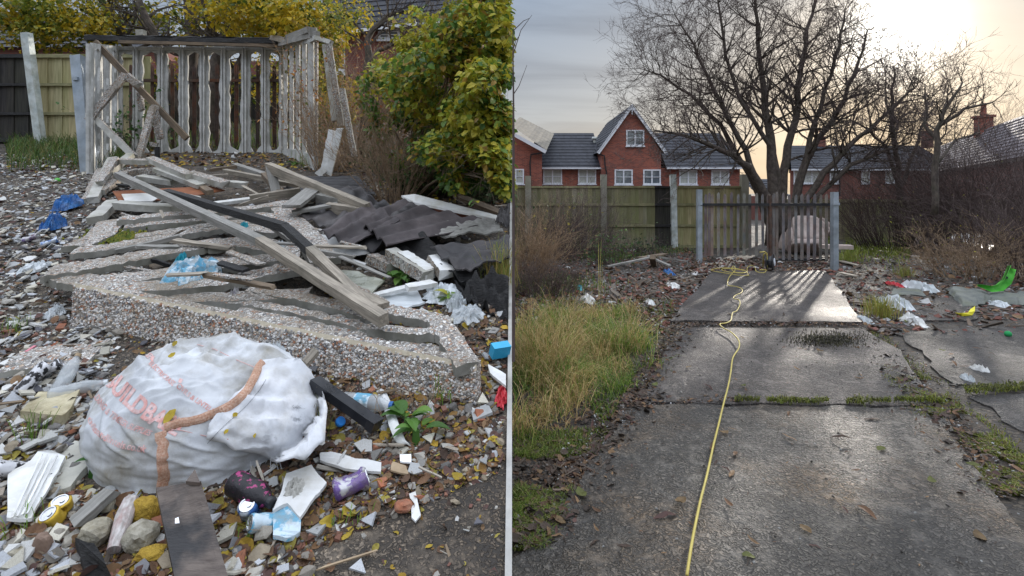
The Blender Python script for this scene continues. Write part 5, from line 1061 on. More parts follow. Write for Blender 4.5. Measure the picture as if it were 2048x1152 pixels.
def ribbon(pts, w, name, mat, th=.006, off=.008, n=10, fn=either):
    cp = []
    for i in range(len(pts) - 1):
        for k in range(n): f = k / n; cp.append((pts[i][0] + (pts[i + 1][0] - pts[i][0]) * f, pts[i][1] + (pts[i + 1][1] - pts[i][1]) * f))
    cp.append(pts[-1]); P3 = [fn(x, y, off) for x, y in cp]; P3 = [p for p in P3 if p is not None]
    if len(P3) < 4: print('STRAP FAILED', pts[0]); return
    for _ in range(3): P3 = [P3[0]] + [(P3[i - 1] + P3[i] * 2 + P3[i + 1]) / 4 for i in range(1, len(P3) - 1)] + [P3[-1]]
    m = MB(); g_ = []
    for i, p in enumerate(P3):
        t_ = (P3[min(i + 1, len(P3) - 1)] - P3[max(i - 1, 0)]).normalized(); e_ = (eye - p).normalized(); s = t_.cross(e_).normalized(); nn_ = s.cross(t_)
        g_.append([p - s * w * .5, p - s * w * .2 + nn_ * .004, p + s * w * .2 + nn_ * .004, p + s * w * .5])
    m.grid(g_, th=th, nrm=(0, -.5, .8)); return m.build(name, mat, bt, smooth=False)
ribbon([(262, 674), (238, 684), (215, 698), (195, 718), (181, 738)], .028, 'strap', K['strap'])
ribbon([(526, 728), (505, 760), (480, 798), (445, 824), (400, 838), (362, 846), (330, 858)], .030, 'strap', K['strap'], off=.012)
ribbon([(322, 866), (330, 885), (326, 915), (330, 945), (326, 972)], .036, 'strap', K['strap'])
m = MB(); 
for pts in ([(330, 858), (365, 862), (410, 872), (455, 880)], [(395, 690), (430, 700), (475, 722), (520, 740)]):
    q = [either(x, y, .004) for x, y in pts]; q = [p for p in q if p]; m.tube(q, .0016, 4)
m.build('seam', K['ink'], bt)
def txt(body, path, cap, up, sx=1.0, mat='ink', name='lettering', off=.0022, fn=onbag, parent=None, bold=.02):
    """letters laid along a pixel path, each vertex dropped onto the cloth surface"""
    cu = bpy.data.curves.new('t', 'FONT'); cu.body = body; cu.size = 1; cu.offset = bold; cu.resolution_u = 3
    ob = bpy.data.objects.new('t', cu); COL.objects.link(ob); bpy.context.view_layer.update()
    me = ob.evaluated_get(bpy.context.evaluated_depsgraph_get()).to_mesh(); bm = bmesh.new(); bm.from_mesh(me); ob.to_mesh_clear(); bpy.data.objects.remove(ob)
    bmesh.ops.triangulate(bm, faces=bm.faces)
    for _ in range(2):
        es = [e for e in bm.edges if e.calc_length() > .12]
        if es: bmesh.ops.subdivide_edges(bm, edges=es, cuts=1)
        bmesh.ops.triangulate(bm, faces=bm.faces)
    xs_ = [v.co.x for v in bm.verts]; x0, x1 = min(xs_), max(xs_); L_ = [0]
    for a, b in zip(path, path[1:]): L_.append(L_[-1] + math.hypot(b[0] - a[0], b[1] - a[1]))
    vs = []; ok = True
    for v in bm.verts:
        s = (v.co.x - x0) / (x1 - x0) * L_[-1]; i = 0
        while i < len(L_) - 2 and s > L_[i + 1]: i += 1
        f = (s - L_[i]) / (L_[i + 1] - L_[i]); px = path[i][0] + (path[i + 1][0] - path[i][0]) * f; py = path[i][1] + (path[i + 1][1] - path[i][1]) * f
        h = v.co.y / .69 * cap; p = fn(px + up[0] * h, py + up[1] * h, off); vs.append(p)
    fs = [tuple(v.index for v in f.verts) for f in bm.faces if all(vs[v.index] is not None for v in f.verts)]; bm.free()
    vs = [p if p is not None else V(*bc) for p in vs]; used = sorted({i for f in fs for i in f}); mp_ = {o: n for n, o in enumerate(used)}
    if not fs: print('TEXT FAILED', body); return
    m = MB(); m.add([vs[i] for i in used], [tuple(mp_[i] for i in f) for f in fs]); return m.build(name, K[mat], parent or bt)
u1 = (.62, -.55)
txt('BUILDBASE', [(208, 764), (232, 792), (262, 820), (300, 846), (352, 872)], 38, (.55, -.75), bold=.04)
txt('BUILDING & TIMBER SUPPLIES', [(180, 775), (192, 802), (212, 828), (250, 855), (299, 872)], 14, (.6, -.7))
txt('civilsandlintels.co.uk', [(176, 842), (188, 864), (206, 880), (240, 896), (291, 905)], 15, (.35, -.9))
txt('HIREBASE', [(270, 688), (280, 702), (297, 718)], 13, (.8, -.5))
txt('ELECTRICBASE', [(297, 728), (318, 750), (345, 772)], 11, (.7, -.6))
txt('CIVILS & LINTELS', [(352, 774), (380, 798), (424, 826)], 11, (.6, -.7))
for q in ([(219, 712), (248, 706), (243, 728), (238, 720), (222, 732)], [(278, 672), (286, 672), (284, 682), (277, 682)], [(304, 712), (310, 714), (306, 724), (300, 720)], [(360, 757), (366, 760), (362, 768), (356, 765)]):
    P3 = [onbag(x, y, .003) for x, y in q]
    if all(P3): m = MB(); m.add(P3, [tuple(range(len(q)))]); m.build('logo_flag', K['ink'], bt)
# ------------------------------------------------------------------ unique litter, left
def surf(x, y, dz=0, h=0):
    p = LP(x, y, h); p.z = hL(p.x, p.y) + dz if h == 0 else p.z; return p
def flat(pxs, th, mat, label, name, cat, h=.03, curl=0, seed=0, rgt=False, grp=None, hs=None):
    f = RP if rgt else LP; c = [f(x, y, (hs[i] if hs else h)) for i, (x, y) in enumerate(pxs)]
    q = rough(c, .006, 4, seed)
    if curl: q = [p + V(0, 0, curl * noise.noise(V(p.x * 12, p.y * 12, seed))) for p in q]
    m = MB(); m.plate([q], th); return m.single(name, mat, label, cat, grp)
def crumple(cx, cy, w, hpx, height, mat, label, name, cat, h=.0, seed=0, rgt=False, n=22, sharp=1.0, grp=None):
    """crumpled thin bag: noisy dome"""
    f = RP if rgt else LP; c = f(cx, cy, h); d = c.y; rx = w / 2 * d / F; den = (cy - (385 if rgt else 120)); ry = hpx / 2 * d / den * 1.0
    Pm = []
    for i in range(n + 1):
        row = []
        for j in range(n + 1):
            u, v = i / n * 2 - 1, j / n * 2 - 1; r_ = math.sqrt(u * u + v * v); k = max(abs(u), abs(v)); s = (k / r_) if r_ > 1e-6 else 1
            e = 1 + .55 * noise.noise(V(u * 1.9 + seed, v * 1.9, seed)) + .25 * noise.noise(V(u * 5, v * 5 + seed, seed)); x, y = u * s * e, v * s * e; dome = max(0, 1 - (k) ** 3) ** .7
            z = height * dome * (.12 + 1.5 * max(0, .75 - 2 * abs(noise.noise(V(u * 1.7, v * 1.7, seed + 4)))) * sharp * .8 + .7 * abs(noise.noise(V(u * 4, v * 4, seed)))); 
            p = V(c.x + x * rx, c.y + y * ry, 0); p.z = (hR(p.x, p.y) if rgt else hL(p.x, p.y)) + h + z + .003; row.append(p)
        Pm.append(row)
    m = MB(); m.grid(Pm, th=.002); return m.single(name, mat, label, cat, grp, smooth=False)
def axm(p, d, roll=0):
    d = Vector(d).normalized(); return Matrix.Translation(Vector(p)) @ d.to_track_quat('Z', 'Y').to_matrix().to_4x4()
def can(x, y, dirv, mat, label, grp='dumped drinks cans', h=.035, L_=.125, r=.033, crush=.3, seed=0, rgt=False, top='alu'):
    f = RP if rgt else LP; p = f(x, y, h); t = thing('drinks_can', tuple(p), label, 'can', grp); n = 18; prof = [(.024, 0), (.033, .008), (.033, .11), (.026, .122)]
    vs = []; rows = [0, .004, .012, .03, .05, .07, .09, .108, .117, .122]; M_ = axm(p, dirv) @ Matrix.Translation((0, 0, -L_ / 2))
    for z in rows:
        rr = r * (.78 if z in (0, .122) else .9 if z in (.004, .117) else 1)
        for k in range(n):
            a = 2 * math.pi * k / n; q = 1 - crush * max(0, noise.noise(V(math.cos(a) * 1.5 + seed, math.sin(a) * 1.5, z * 18))) * 1.8 - (crush * .5 if .02 < z < .1 else 0) * abs(math.sin(a))
            vs.append(M_ @ V(rr * math.cos(a), rr * math.sin(a) * q, z / .122 * L_))
    fs = [(i * n + k, i * n + (k + 1) % n, i * n + n + (k + 1) % n, i * n + n + k) for i in range(len(rows) - 1) for k in range(n)]
    m = MB(); m.add(vs, fs); m.build('can_body', K[mat], t, smooth=True)
    m = MB(); m.lathe([(.0245 * r / .033, L_ - .001), (.0245 * r / .033, L_ + .002), (.021 * r / .033, L_ + .002), (.020 * r / .033, L_ - .003), (.001, L_ - .003)], M_, 18); m.lathe([(.001, L_ + .001), (.008, L_ + .001), (.008, L_ + .003), (.001, L_ + .003)], M_ @ Matrix.Translation((.006, 0, 0)), 10); m.build('can_lid', K[top], t)
    return t
def bottle(x, y, dirv, mat, label, L_=.22, r=.034, cap='black', band=None, h=.04, grp='dumped plastic bottles'):
    p = LP(x, y, h); t = thing('plastic_bottle', tuple(p), label, 'bottle', grp); M_ = axm(p, dirv) @ Matrix.Translation((0, 0, -L_ / 2))
    m = MB(); pr = [(.001, .004), (r * .8, 0), (r, .012), (r, .06), (r * .93, .07), (r, .08), (r, L_ * .62), (r * .75, L_ * .78), (r * .38, L_ * .9), (r * .36, L_ * .95)]
    m.lathe(pr, M_, 20, cap=False); m.build('bottle_body', K[mat], t, smooth=True)
    m = MB(); m.lathe([(r * .42, L_ * .93), (r * .42, L_), (.001, L_)], M_, 14); m.build('cap', K[cap], t)
    if band: m = MB(); m.lathe([(r * 1.015, L_ * .28), (r * 1.015, L_ * .58)], M_, 20, cap=False); m.build('sleeve', K[band], t)
    return t
flat([(14, 950), (74, 903), (130, 912), (98, 975), (62, 1030), (14, 1046)], .012, K['wpvc'], 'large broken white ribbed plastic panel at the left edge', 'cladding_sheet', 'panel', .05, .03, 1)
for k in range(4):
    m = MB(); m.bar(LP(84 + k * 10, 908 + k, .062), LP(24 + k * 10, 1036 - k * 3, .062), .006, .004, seg=10, jit=.3); m.build('moulded_rib', K['wpvc'], [o for o in COL.objects if o.name == 'cladding_sheet'][0])
flat([(92, 935), (150, 880), (190, 890), (178, 930), (140, 975), (100, 985)], .03, M('flaking_plaster', (.42, .41, .36), (.62, .61, .55), 18, rough=.85, bump=.6, dirt=(.22, .2, .13), ds=9), 'flaking pale plaster slab beside the white bag', 'plaster_slab', 'slab', .02, .02, 2)
flat([(40, 822), (75, 783), (160, 780), (140, 815), (125, 832)], .045, M('yellowed_stone', (.34, .29, .17), (.58, .52, .36), 16, rough=.85, bump=.7, dirt=(.12, .1, .06), ds=6), 'yellowish flaking slab in front of the two clear bottles', 'stone_slab', 'slab', .05, .02, 3)
can(66, 757, (.12, .25, .28), 'skull', 'black and white printed tall can leaning by the kerb slab', L_=.15, h=.06, crush=.08)
can(95, 742, (.5, .3, .35), 'skull', 'crushed black and silver can beside the tall printed can', h=.04, crush=.5, seed=3)
bottle(134, 750, (-.05, .5, .5), 'clear', 'clear empty bottle with brown cap standing against the kerb slab', cap='brickc' if 0 else 'card', h=.06)
bottle(158, 778, (.8, .45, .1), 'clear', 'clear bottle lying with its neck toward the yellowish slab', cap='milky', h=.04)
can(105, 1035, (-.15, -.5, .8), 'yelc', 'flattened yellow can with its silver end up, nearest the photographer', L_=.05, h=.03, crush=.3, seed=5)
can(122, 1010, (.1, -.3, .8), 'yelc', 'flattened yellow can behind its nearer twin', L_=.04, h=.03, crush=.4, seed=6)
can(22, 938, (-.3, -.7, .4), 'skull', 'dark can end showing at the very left above the white panel', h=.04, crush=.2, seed=8)
can(499, 1022, (.05, -.5, .8), 'bluec', 'blue and white can showing its base below the black bottle', L_=.08, h=.04, seed=9)
can(527, 1045, (-.6, -.5, .3), 'cyan', 'pale blue can with rusty open end left of the flattened blue can', L_=.09, h=.035, crush=.3, seed=10)
flat([(545, 1020), (575, 1012), (602, 1030), (600, 1060), (570, 1072), (545, 1068)], .014, K['cyan'], 'flattened pale blue can with torn yellow stripes', 'flattened_can', 'can', .045, .03, 11)
can(702, 968, (.9, .35, .25), 'purp', 'crushed purple and white can near the cardboard scrap', L_=.12, r=.045, h=.04, crush=.7, seed=12)
can(100, 485, (.5, .2, .25), 'bluec', 'blue crumpled can on the pale rubble at the left', h=.035, crush=.5, seed=13)
can(62, 477, (.8, .1, .3), 'purp', 'small purple and silver crushed can left of the blue one', h=.035, crush=.5, seed=14)
flat([(545, 1022), (560, 990), (572, 948), (598, 940), (625, 932), (656, 962), (640, 985), (600, 1032), (575, 1010)], .012, K['wpvc'], 'broken white ceiling tile right of the dumped black bottle', 'broken_tile', 'tile', .06, .02, 15)
crumple(590, 985, 34, 40, .03, K['conc_b'], 'lump of ash grey paper stuck on the broken white tile', 'paper_lump', 'paper', .05, 16)
bottle(505, 985, (.75, -.35, -.1), 'pink', 'squashed black bottle with pink print leaning on the bag', L_=.2, r=.045, cap='black', band=None, h=.07)
m = MB(); m.bar(LP(628, 763, .16), LP(752, 850, .07), .055, .04, seg=6, jit=.02); t = m.single('plastic_post', K['black'], 'black square plastic bar lying right of the white bag', 'bar')
m = MB(); m.bar(LP(741, 842, .078), LP(755, 852, .068), .062, .047, seg=1, jit=0); m.build('end_cap', K['black'], t)
bottle(735, 806, (.85, -.22, .02), 'clear', 'clear bottle with blue sleeve lying beneath the front panel', L_=.26, r=.040, cap='bluebag', band='cyan', h=.045)
m = MB(); m.lathe([(.001, .0), (.02, 0), (.021, .003), (.021, .016), (.017, .02), (.001, .02)], axm(LP(679, 845, .03), (.5, -.5, .5)), 18); m.single('bottle_cap', M('blue_cap', (.02, .2, .62), (.03, .24, .68)), 'bright blue screw cap behind the black bar', 'cap')
m = MB(); pts = [LP(762, 782, .04), LP(777, 815, .03), LP(788, 850, .05), LP(800, 880, .03), LP(812, 892, .02)]
for w_ in (0,): m.grid([[p + V(-.022, 0, 0), p + V(0, 0, .012), p + V(.022, 0, 0)] for p in [pts[i].lerp(pts[i + 1], f) for i in range(4) for f in (0, .5)] + [pts[-1]]], th=.003)
m.single('plastic_strip', K['wpvc'], 'bent grey white plastic strip among the dock leaves', 'strip', smooth=True)
# dark board leaning on the bag
t = thing('plywood_board', tuple(LP(385, 1080, 0)), 'dark damp plywood board with a black scorched lower half, leaning on the bag', 'board')
m = MB(); q = [LP(312, 978, .10), LP(388, 940, .17), LP(398, 962, .16), LP(410, 1000, .14), LP(455, 1150, .05), LP(357, 1165, .05)]; a, b, c, d = LP(312, 975, .12), LP(402, 962, .16), LP(458, 1160, .06), LP(352, 1168, .06)
g_ = [[a.lerp(b, j / 8).lerp(d.lerp(c, j / 8), i / 14) + V(0, 0, .003 * noise.noise(V(i * .5, j * .5, 1))) for j in range(9)] for i in range(15)]; m.grid(g_, th=.016); m.build('board_face', K['darkb'], t)
m = MB(); m.plate([[LP(372, 962, .165), LP(390, 938, .175), (LP(400, 965, .165))]], .012); m.build('broken_corner', K['darkb'], t)
m = MB(); m.plate([[LP(350, 1037, .125), LP(357, 1034, .125), LP(359, 1046, .12), LP(350, 1047, .12)]], .001); m.build('silver_sticker', K['alu'], t)
hb(150, 1048, .04, 222, 983, .06, .05, .03, K['woodg'], 'grey weathered batten end below the clear gap left of the bag', 'timber_batten', 'batten', '', ragged=.02)
hb(610, 728, .12, 630, 705, .16, .05, .02, K['wood'], 'short pale slat standing against the front panel', 'timber_batten', 'batten', '')
hb(640, 1137, .02, 745, 1104, .02, .006, .006, K['card'], 'straw coloured stick lying on the bare ground', 'stick', 'stick', '')
m = MB(); m.plate([rough([LP(150, 1075, .05), LP(185, 1088, .07), (LP(215, 1125, .08)), LP(230, 1155, .05), LP(170, 1155, .03)], .01, 4)], .03); m.single('charred_board', K['char'], 'charred triangular board corner at the bottom left', 'board')
m = MB(); m.plate([rough([LP(312, 930 + 58, .05), LP(240, 1000, .05)], .01, 2) + []], .01) if 0 else None
m = MB(); m.tube([LP(262, 1002, .05), LP(250, 1030, .05), LP(238, 1070, .04), LP(228, 1100, .03)], [.026, .028, .024, .02], 12); m.single('rolled_paper', M('newsprint', (.30, .27, .25), (.55, .52, .50), 40, rough=.9, bump=.3, dirt=(.35, .14, .12), ds=12), 'rolled damp newspaper left of the yellow foam', 'newspaper', smooth=False)
def lump(x, y, r, mat, label, name='stone', cat='stone', sq=(1, 1, .8), seed=0, h=None, grp=None, rgt=False):
    p = (RP if rgt else LP)(x, y, r * .6 if h is None else h); bm = bmesh.new(); bmesh.ops.create_icosphere(bm, subdivisions=3, radius=1); m = MB()
    vs = []
    for v in bm.verts:
        c = v.co; k = 1 + .28 * noise.noise(c * 1.3 + V(seed, 0, 0)) + .1 * noise.noise(c * 4 + V(0, seed, 0)); k *= 1 / max(abs(c.x), abs(c.y), abs(c.z)) ** .45
        vs.append(p + V(c.x * sq[0], c.y * sq[1], c.z * sq[2]) * r * k * .85)
    m.add(vs, [tuple(v.index for v in f.verts) for f in bm.faces]); bm.free(); return m.single(name, mat, label, cat, grp)
SP = M('speckled_rock', (.20, .18, .13), (.42, .39, .32), 30, rough=.9, bump=.9, dirt=(.30, .24, .12), ds=9, dist=.01)
lump(190, 1065, .052, SP, 'angular speckled concrete lump left of the rolled newspaper', 'concrete_lump', 'rubble', seed=2)
lump(281, 1072, .055, SP, 'round speckled concrete lump between the newspaper and the dark board', 'concrete_lump', 'rubble', seed=4)
lump(290, 1020, .048, K['sponge'], 'lump of mustard yellow foam in front of the bag', 'foam_lump', 'foam', (1, .8, 1), 6)
lump(302, 1105, .035, K['sponge'], 'wet mustard leafy lump beside the foot of the dark board', 'foam_lump', 'foam', (1.4, 1, .5), 8)
lump(86, 1092, .04, M('brown_pebble', (.14, .09, .065), (.22, .15, .11), 8, rough=.6), 'smooth brown upright pebble at the bottom left', 'stone', 'stone', (.8, .6, 1.2), 9)
lump(215, 1010, .03, SP, 'pale stone beside the grey batten end', 'stone', 'stone', seed=11)
lump(806, 1012, .032, K['brickc'], 'reddish half brick chunk near the white ridged scrap', 'broken_brick', 'brick', (1.2, .9, .6), 12)
lump(35, 1108, .03, SP, 'pale stone in the bottom left corner', 'stone', 'stone', seed=13)
flat([(818, 988), (830, 984), (842, 1030), (832, 1042), (822, 1030)], .006, K['wpvc'], 'white ridged scrap of plastic at the edge of the bare ground', 'plastic_scrap', 'scrap', .02, .01, 17)
flat([(798, 908), (822, 908), (822, 924), (800, 922)], .006, K['tile'], 'square white tile chip on the leaf litter', 'tile_chip', 'tile', .03)
flat([(785, 925), (812, 930), (818, 948), (782, 942)], .006, K['card'], 'tan cardboard scrap below the square white chip', 'cardboard_scrap', 'cardboard', .03, .01, 3)
flat([(640, 905), (660, 905), (762, 925), (762, 942), (690, 935), (640, 920)], .01, K['wpvc'], 'long peeling white and ochre strip lying below the bag flap', 'peeling_strip', 'strip', .04, .01, 4)
flat([(975, 728), (1012, 748), (1012, 772), (980, 745)], .012, K['wpvc'], 'white board end at the right edge beside the blue carton', 'white_board', 'board', .06)
t = thing('drinks_carton', tuple(LP(998, 705, .05)), 'crushed bright blue carton with a white label at the right edge', 'carton')
m = MB(); m.box(LP(1000, 700, .05), (.10, .05, .07), Matrix.Rotation(.5, 3, 'Z') @ Matrix.Rotation(.4, 3, 'X')); m.build('carton_body', M('blue_card', (.03, .35, .60), (.05, .42, .68), 14, rough=.5), t)
m = MB(); m.box(LP(1005, 695, .052), (.05, .051, .03), Matrix.Rotation(.5, 3, 'Z') @ Matrix.Rotation(.4, 3, 'X')); m.build('label', K['wpvc'], t)
crumple(1003, 795, 24, 40, .03, K['redp'], 'crumpled red wrapper at the right edge', 'wrapper', 'wrapper', .01, 21)
crumple(136, 416, 34, 15, .09, K['bluebag'], 'bright blue plastic bag nearest the heap', 'plastic_bag', 'bag', .03, 22, sharp=1.4)
crumple(107, 456, 26, 15, .10, K['bluebag'], 'bright blue plastic bag below the other blue bag', 'plastic_bag', 'bag', .03, 23, sharp=1.4)
t = crumple(384, 556, 92, 36, .09, K['cyan'], 'white and pale blue printed carrier bag lying on the fallen ribs', 'carrier_bag', 'bag', .17, 24, sharp=1.4)
crumple(365, 520, 18, 12, .05, K['teal'], 'teal plastic scrap standing in the gap between the ribs', 'plastic_scrap', 'scrap', .14, 25)
crumple(487, 468 if 0 else 455, 14, 8, .04, K['teal'], 'small blue green scrap beside the longest beam', 'plastic_scrap', 'scrap', .2, 26)
crumple(468, 597, 16, 14, .05, K['purp'], 'small purple wrapper between the ribs behind the front panel', 'wrapper', 'wrapper', .12, 27)
crumple(885, 592, 75, 34, .06, K['milky'], 'torn white plastic bag near the dock leaves', 'plastic_bag', 'bag', .02, 28)
crumple(935, 632, 62, 30, .04, K['clear'], 'clear plastic sheet scrap right of the torn white bag', 'plastic_sheet', 'sheet', .03, 29)
crumple(912, 612, 34, 26, .07, K['clear'], 'clear plastic tub half buried beside the black liner', 'plastic_tub', 'tub', .03, 30)
crumple(70, 540, 34, 26, .05, K['milky'], 'crumpled translucent bag on the pale rubble', 'plastic_bag', 'bag', .01, 31)
crumple(112, 628, 26, 18, .05, K['milky'], 'translucent tub crushed beside the end of the front panel', 'plastic_tub', 'tub', .01, 32)
crumple(550, 722, 60, 28, .08, K['milky'], 'bunched translucent sheeting behind the top of the white bag', 'plastic_sheet', 'sheet', .03, 33)
crumple(560, 498, 14, 12, .05, K['milky'], 'small crushed translucent cup on the ribs', 'cup', 'cup', .2, 34)
crumple(45, 728 - 0, 1, 1, .001, K['milky'], 'x', 'x', 'x') if 0 else None
m = MB(); m.bar(LP(52, 704, .03), LP(70, 692, .03), .014, .008, seg=2); m.single('plastic_stick', K['pinkp'], 'small pink plastic stick on the kerb slab', 'stick')
m = MB(); bm = bmesh.new(); bmesh.ops.create_uvsphere(bm, u_segments=16, v_segments=10, radius=.035); c = LP(115, 361, .035); m.add([v.co + c for v in bm.verts], [tuple(v.index for v in f.verts) for f in bm.faces]); bm.free(); m.single('ball', K['greenp'], 'small green ball near the foot of the galvanised post', 'ball', smooth=True)
flat([(620, 550), (700, 540), (770, 560), (740, 590), (660, 590)], .012, M('muddy_glass_sheet', (.24, .25, .20), (.42, .43, .36), 9, rough=.3, dirt=(.2, .18, .1), ds=8), 'muddy greenish sheet beneath the leafy weeds', 'muddy_sheet', 'sheet', .03, .02, 40)
flat([(755, 590), (830, 580), (850, 605), (800, 620), (760, 612)], .012, K['milky'], 'crinkled cream sheet scrap below the leafy weeds', 'muddy_sheet', 'sheet', .03, .03, 41)
hb(745, 592, .06, 812, 575, .08, .05, .02, K['wpvc'], 'narrow white strip across the muddy sheets', 'white_strip', 'strip', '')
hb(812, 576, .1, 868, 566, .1, .07, .03, K['wpvc'], 'white block end below the rib stubs', 'white_strip', 'strip', '')
hb(688, 516, .06, 730, 530, .05, .04, .012, K['wpvc'], 'small white sliver under the white board', 'white_strip', 'strip', '')
# weeds
def weed(label, x, y, n, ls, cs, seed, h=.0, up=.06, name='dock_plant'):
    c = LP(x, y, h) if h else surf(x, y, .04); rng = random.Random(seed); m = MB()
    m.tube([c - V(0, 0, .05), c + V(0, 0, .012)], [.022, .014], 6, cs[0])
    for i in range(n):
        a = rng.uniform(0, 6.28); d = V(math.cos(a), math.sin(a), rng.uniform(.1, .8)).normalized(); L_ = ls * rng.uniform(.5, 1.1); p = c + V(rng.uniform(-.01, .01), rng.uniform(-.01, .01), 0)
        m.tube([p, p + d * L_ * .4 + V(0, 0, .01)], .0015, 3, rng.choice(cs)); leafcard2(m, p + d * L_ * .35 + V(0, 0, .01), d, L_, rng.choice(cs), rng)
    return m.single(name, K['fol'], label, 'plant')
def leafcard2(m, p, d, s, c, rng, wf=.3):
    sd = d.cross(V(0, 0, 1)).normalized(); up = sd.cross(d).normalized(); g_ = []
    for i in range(7):
        f = i / 6; w = s * wf * math.sin(math.pi * min(1, f * .93 + .07)) ** .7 * (1 - .25 * f); q = p + d * s * f - V(0, 0, s * .45 * f * f); g_.append([q - sd * w + up * w * .35, q, q + sd * w + up * w * .35])
    m.grid(g_, c)
gl = ((.07, .16, .03), (.10, .21, .04), (.14, .25, .05))
weed('broad green dock leaves growing right of the plastic strip', 815, 860, 10, .12, gl, 81)
weed('green dock leaves nearer the bare ground', 832, 885, 6, .10, gl, 82)
weed('bright leafy weed growing through the muddy sheets', 800, 560, 22, .12, gl, 83, h=.05)
weed('yellowish green weed beside the torn white bag', 905, 600, 8, .13, ((.16, .26, .04), (.35, .33, .04)), 84, h=.04)
weed('dark glossy green leaf beside the foot of the bag', 190, 945, 3, .07, ((.04, .12, .02),), 85)
weed('small green weed beside the crest of the heap', 590, 330, 16, .12, gl, 86, h=.03)
def tuft(label, x, y, n, h, rgt=False, seed=0, col=((.12, .22, .03), (.2, .3, .05)), sp=.03, w=.003, name='grass_tuft', cat='grass', f=None, lean=.5):
    rng = random.Random(seed); m = MB(); c = RP(x, y) if rgt else LP(x, y, 0)
    for i in range(n): blade(m, c + V(rng.gauss(0, sp), rng.gauss(0, sp), 0), h * rng.uniform(.5, 1.1), rng.choice(col), rng, w, rgt, lean)
    return m.single(name, K['grass'], label, cat)
def blade(m, p, h, c, rng, w=.003, rgt=True, lean=.5):
    p = p.copy(); p.z = (hR(p.x, p.y) if rgt else hL(p.x, p.y)) - .005; a = rng.uniform(0, 6.28); l = V(math.cos(a), math.sin(a), 0) * h * lean * rng.uniform(.2, 1.2); s = V(-math.sin(a), math.cos(a), 0) * w * .5; s = V(w * .5, 0, 0) if rng.random() < .5 else s
    q1 = p + l * .25 + V(0, 0, h * .5); q2 = p + l * .6 + V(0, 0, h * .85); q3 = p + l * 1.1 + V(0, 0, h * (1 - .25 * rng.random())); k = rng.uniform(.7, 1.2)
    m.add([p - s, p + s, q1 - s, q1 + s, q2 - s * .7, q2 + s * .7, q3], [(0, 1, 3, 2), (2, 3, 5, 4), (4, 5, 6)], (c[0] * k, c[1] * k, c[2] * k))
tuft('bright green grass tuft left of the white bag', 62, 880, 26, .13, seed=1)
tuft('small grass tuft at the bottom left above the pebble', 42, 1060, 14, .10, seed=2)
tuft('grass tuft at the left edge beside the kerb slab', 28, 664, 30, .10, seed=3)
tuft('thin grass blades beside the squashed blue can', 505, 1070, 14, .08, seed=4)
tuft('grass blades in front of the right end of the front panel', 885, 795, 24, .14, seed=5)
tuft('straw and green grass tuft at the right edge below the felt', 1003, 570, 160, .35, seed=6, col=((.3, .26, .08), (.2, .25, .05), (.4, .3, .1)), sp=.05)
tuft('grass tuft at the foot of the hanging ribs', 620, 335, 120, .3, seed=7, sp=.12, col=((.12, .2, .04), (.3, .28, .1)))
tuft('small grass tuft by the grey batten near the leaf litter', 700, 1045, 16, .06, seed=8)
tuft('wiry dry grass wisps behind the black bar', 640, 860, 40, .14, seed=9, col=((.25, .2, .1), (.15, .18, .05)))
m = MB(); rng = random.Random(12)
for i in range(34):
    x = rng.uniform(640, 880); p = surf(x, 815 + rng.uniform(-10, 60)); a = rng.uniform(-1, 1); q = p + V(a * .12, rng.uniform(0, .1), rng.uniform(.03, .2)); m.tube([p, p.lerp(q, .5) + V(0, 0, .03), q], .0012, 3)
m.single('dry_stems', K['twigp'], 'wiry dry grass stems arching in front of the pebbled front panel', 'dry grass', kind='stuff')
m = MB(); rng = random.Random(13)
for i in range(2600):
    x = rng.uniform(14, 255); y = 285 + abs(rng.gauss(0, 26)); 
    if y > 345: continue
    p = LP(x, y); blade(m, p, rng.uniform(.1, .28), rng.choice(((.05, .10, .025), (.08, .15, .03), (.12, .17, .05), (.18, .17, .06))), rng, .008, False, .8)
for i in range(1500):
    p = A(rng.uniform(250, 640), 0, rng.uniform(9.0, 12.5)); p.z = hL(p.x, p.y); blade(m, p, rng.uniform(.08, .22), rng.choice(((.08, .15, .03), (.12, .2, .04), (.2, .2, .06))), rng, .01, False, .8)
m.single('grass', K['grass'], 'long green grass under the timber fence', 'grass', kind='stuff')
m = MB()
for i in range(420):
    x = rng.gauss(232, 28); y = rng.gauss(474, 8); p = LP(x, y, .15); s = rng.uniform(.008, .02); m.add([p + v * s for v in ico], icf, rng.choice(((1, 1, 1), (.6, .8, .6), (1.3, 1.2, .8))))
m.single('moss_patch', K['moss'], 'yellow green moss patch on the rearmost ribs', 'moss', kind='stuff')

# ------------------------------------------------------------------ right: cable, reel, dumped things
cp = [(1374, 1150), (1384, 1085), (1400, 1005), (1414, 950), (1427, 890), (1437, 850), (1449, 800), (1458, 765), (1462, 740), (1466, 715), (1478, 695), (1477, 680), (1463, 665), (1445, 655), (1440, 648), (1452, 646), (1462, 640), (1465, 626), (1474, 621), (1480, 608), (1478, 600), (1467, 596), (1472, 590), (1483, 585), (1484, 578), (1472, 573), (1457, 571), (1455, 566), (1457, 557), (1461, 551), (1468, 543), (1471, 538), (1468, 532), (1464, 535), (1465, 541), (1475, 545), (1493, 544), (1494, 538), (1497, 533), (1504, 531), (1510, 535), (1512, 542), (1520, 545), (1529, 545), (1533, 540)]
w3 = [RP(x, y, .047 if y > 800 else .062) for x, y in cp]; sm = []
for i in range(len(w3) - 1):
    a, b, c, d = w3[max(i - 1, 0)], w3[i], w3[i + 1], w3[min(i + 2, len(w3) - 1)]
    for k in range(5):
        f = k / 5; sm.append(.5 * ((2 * b) + (c - a) * f + (2 * a - 5 * b + 4 * c - d) * f * f + (3 * b - a - 3 * c + d) * f ** 3))
m = MB(); m.tube(sm, .0066, 8)
cz = RP(1462, 543, .06)
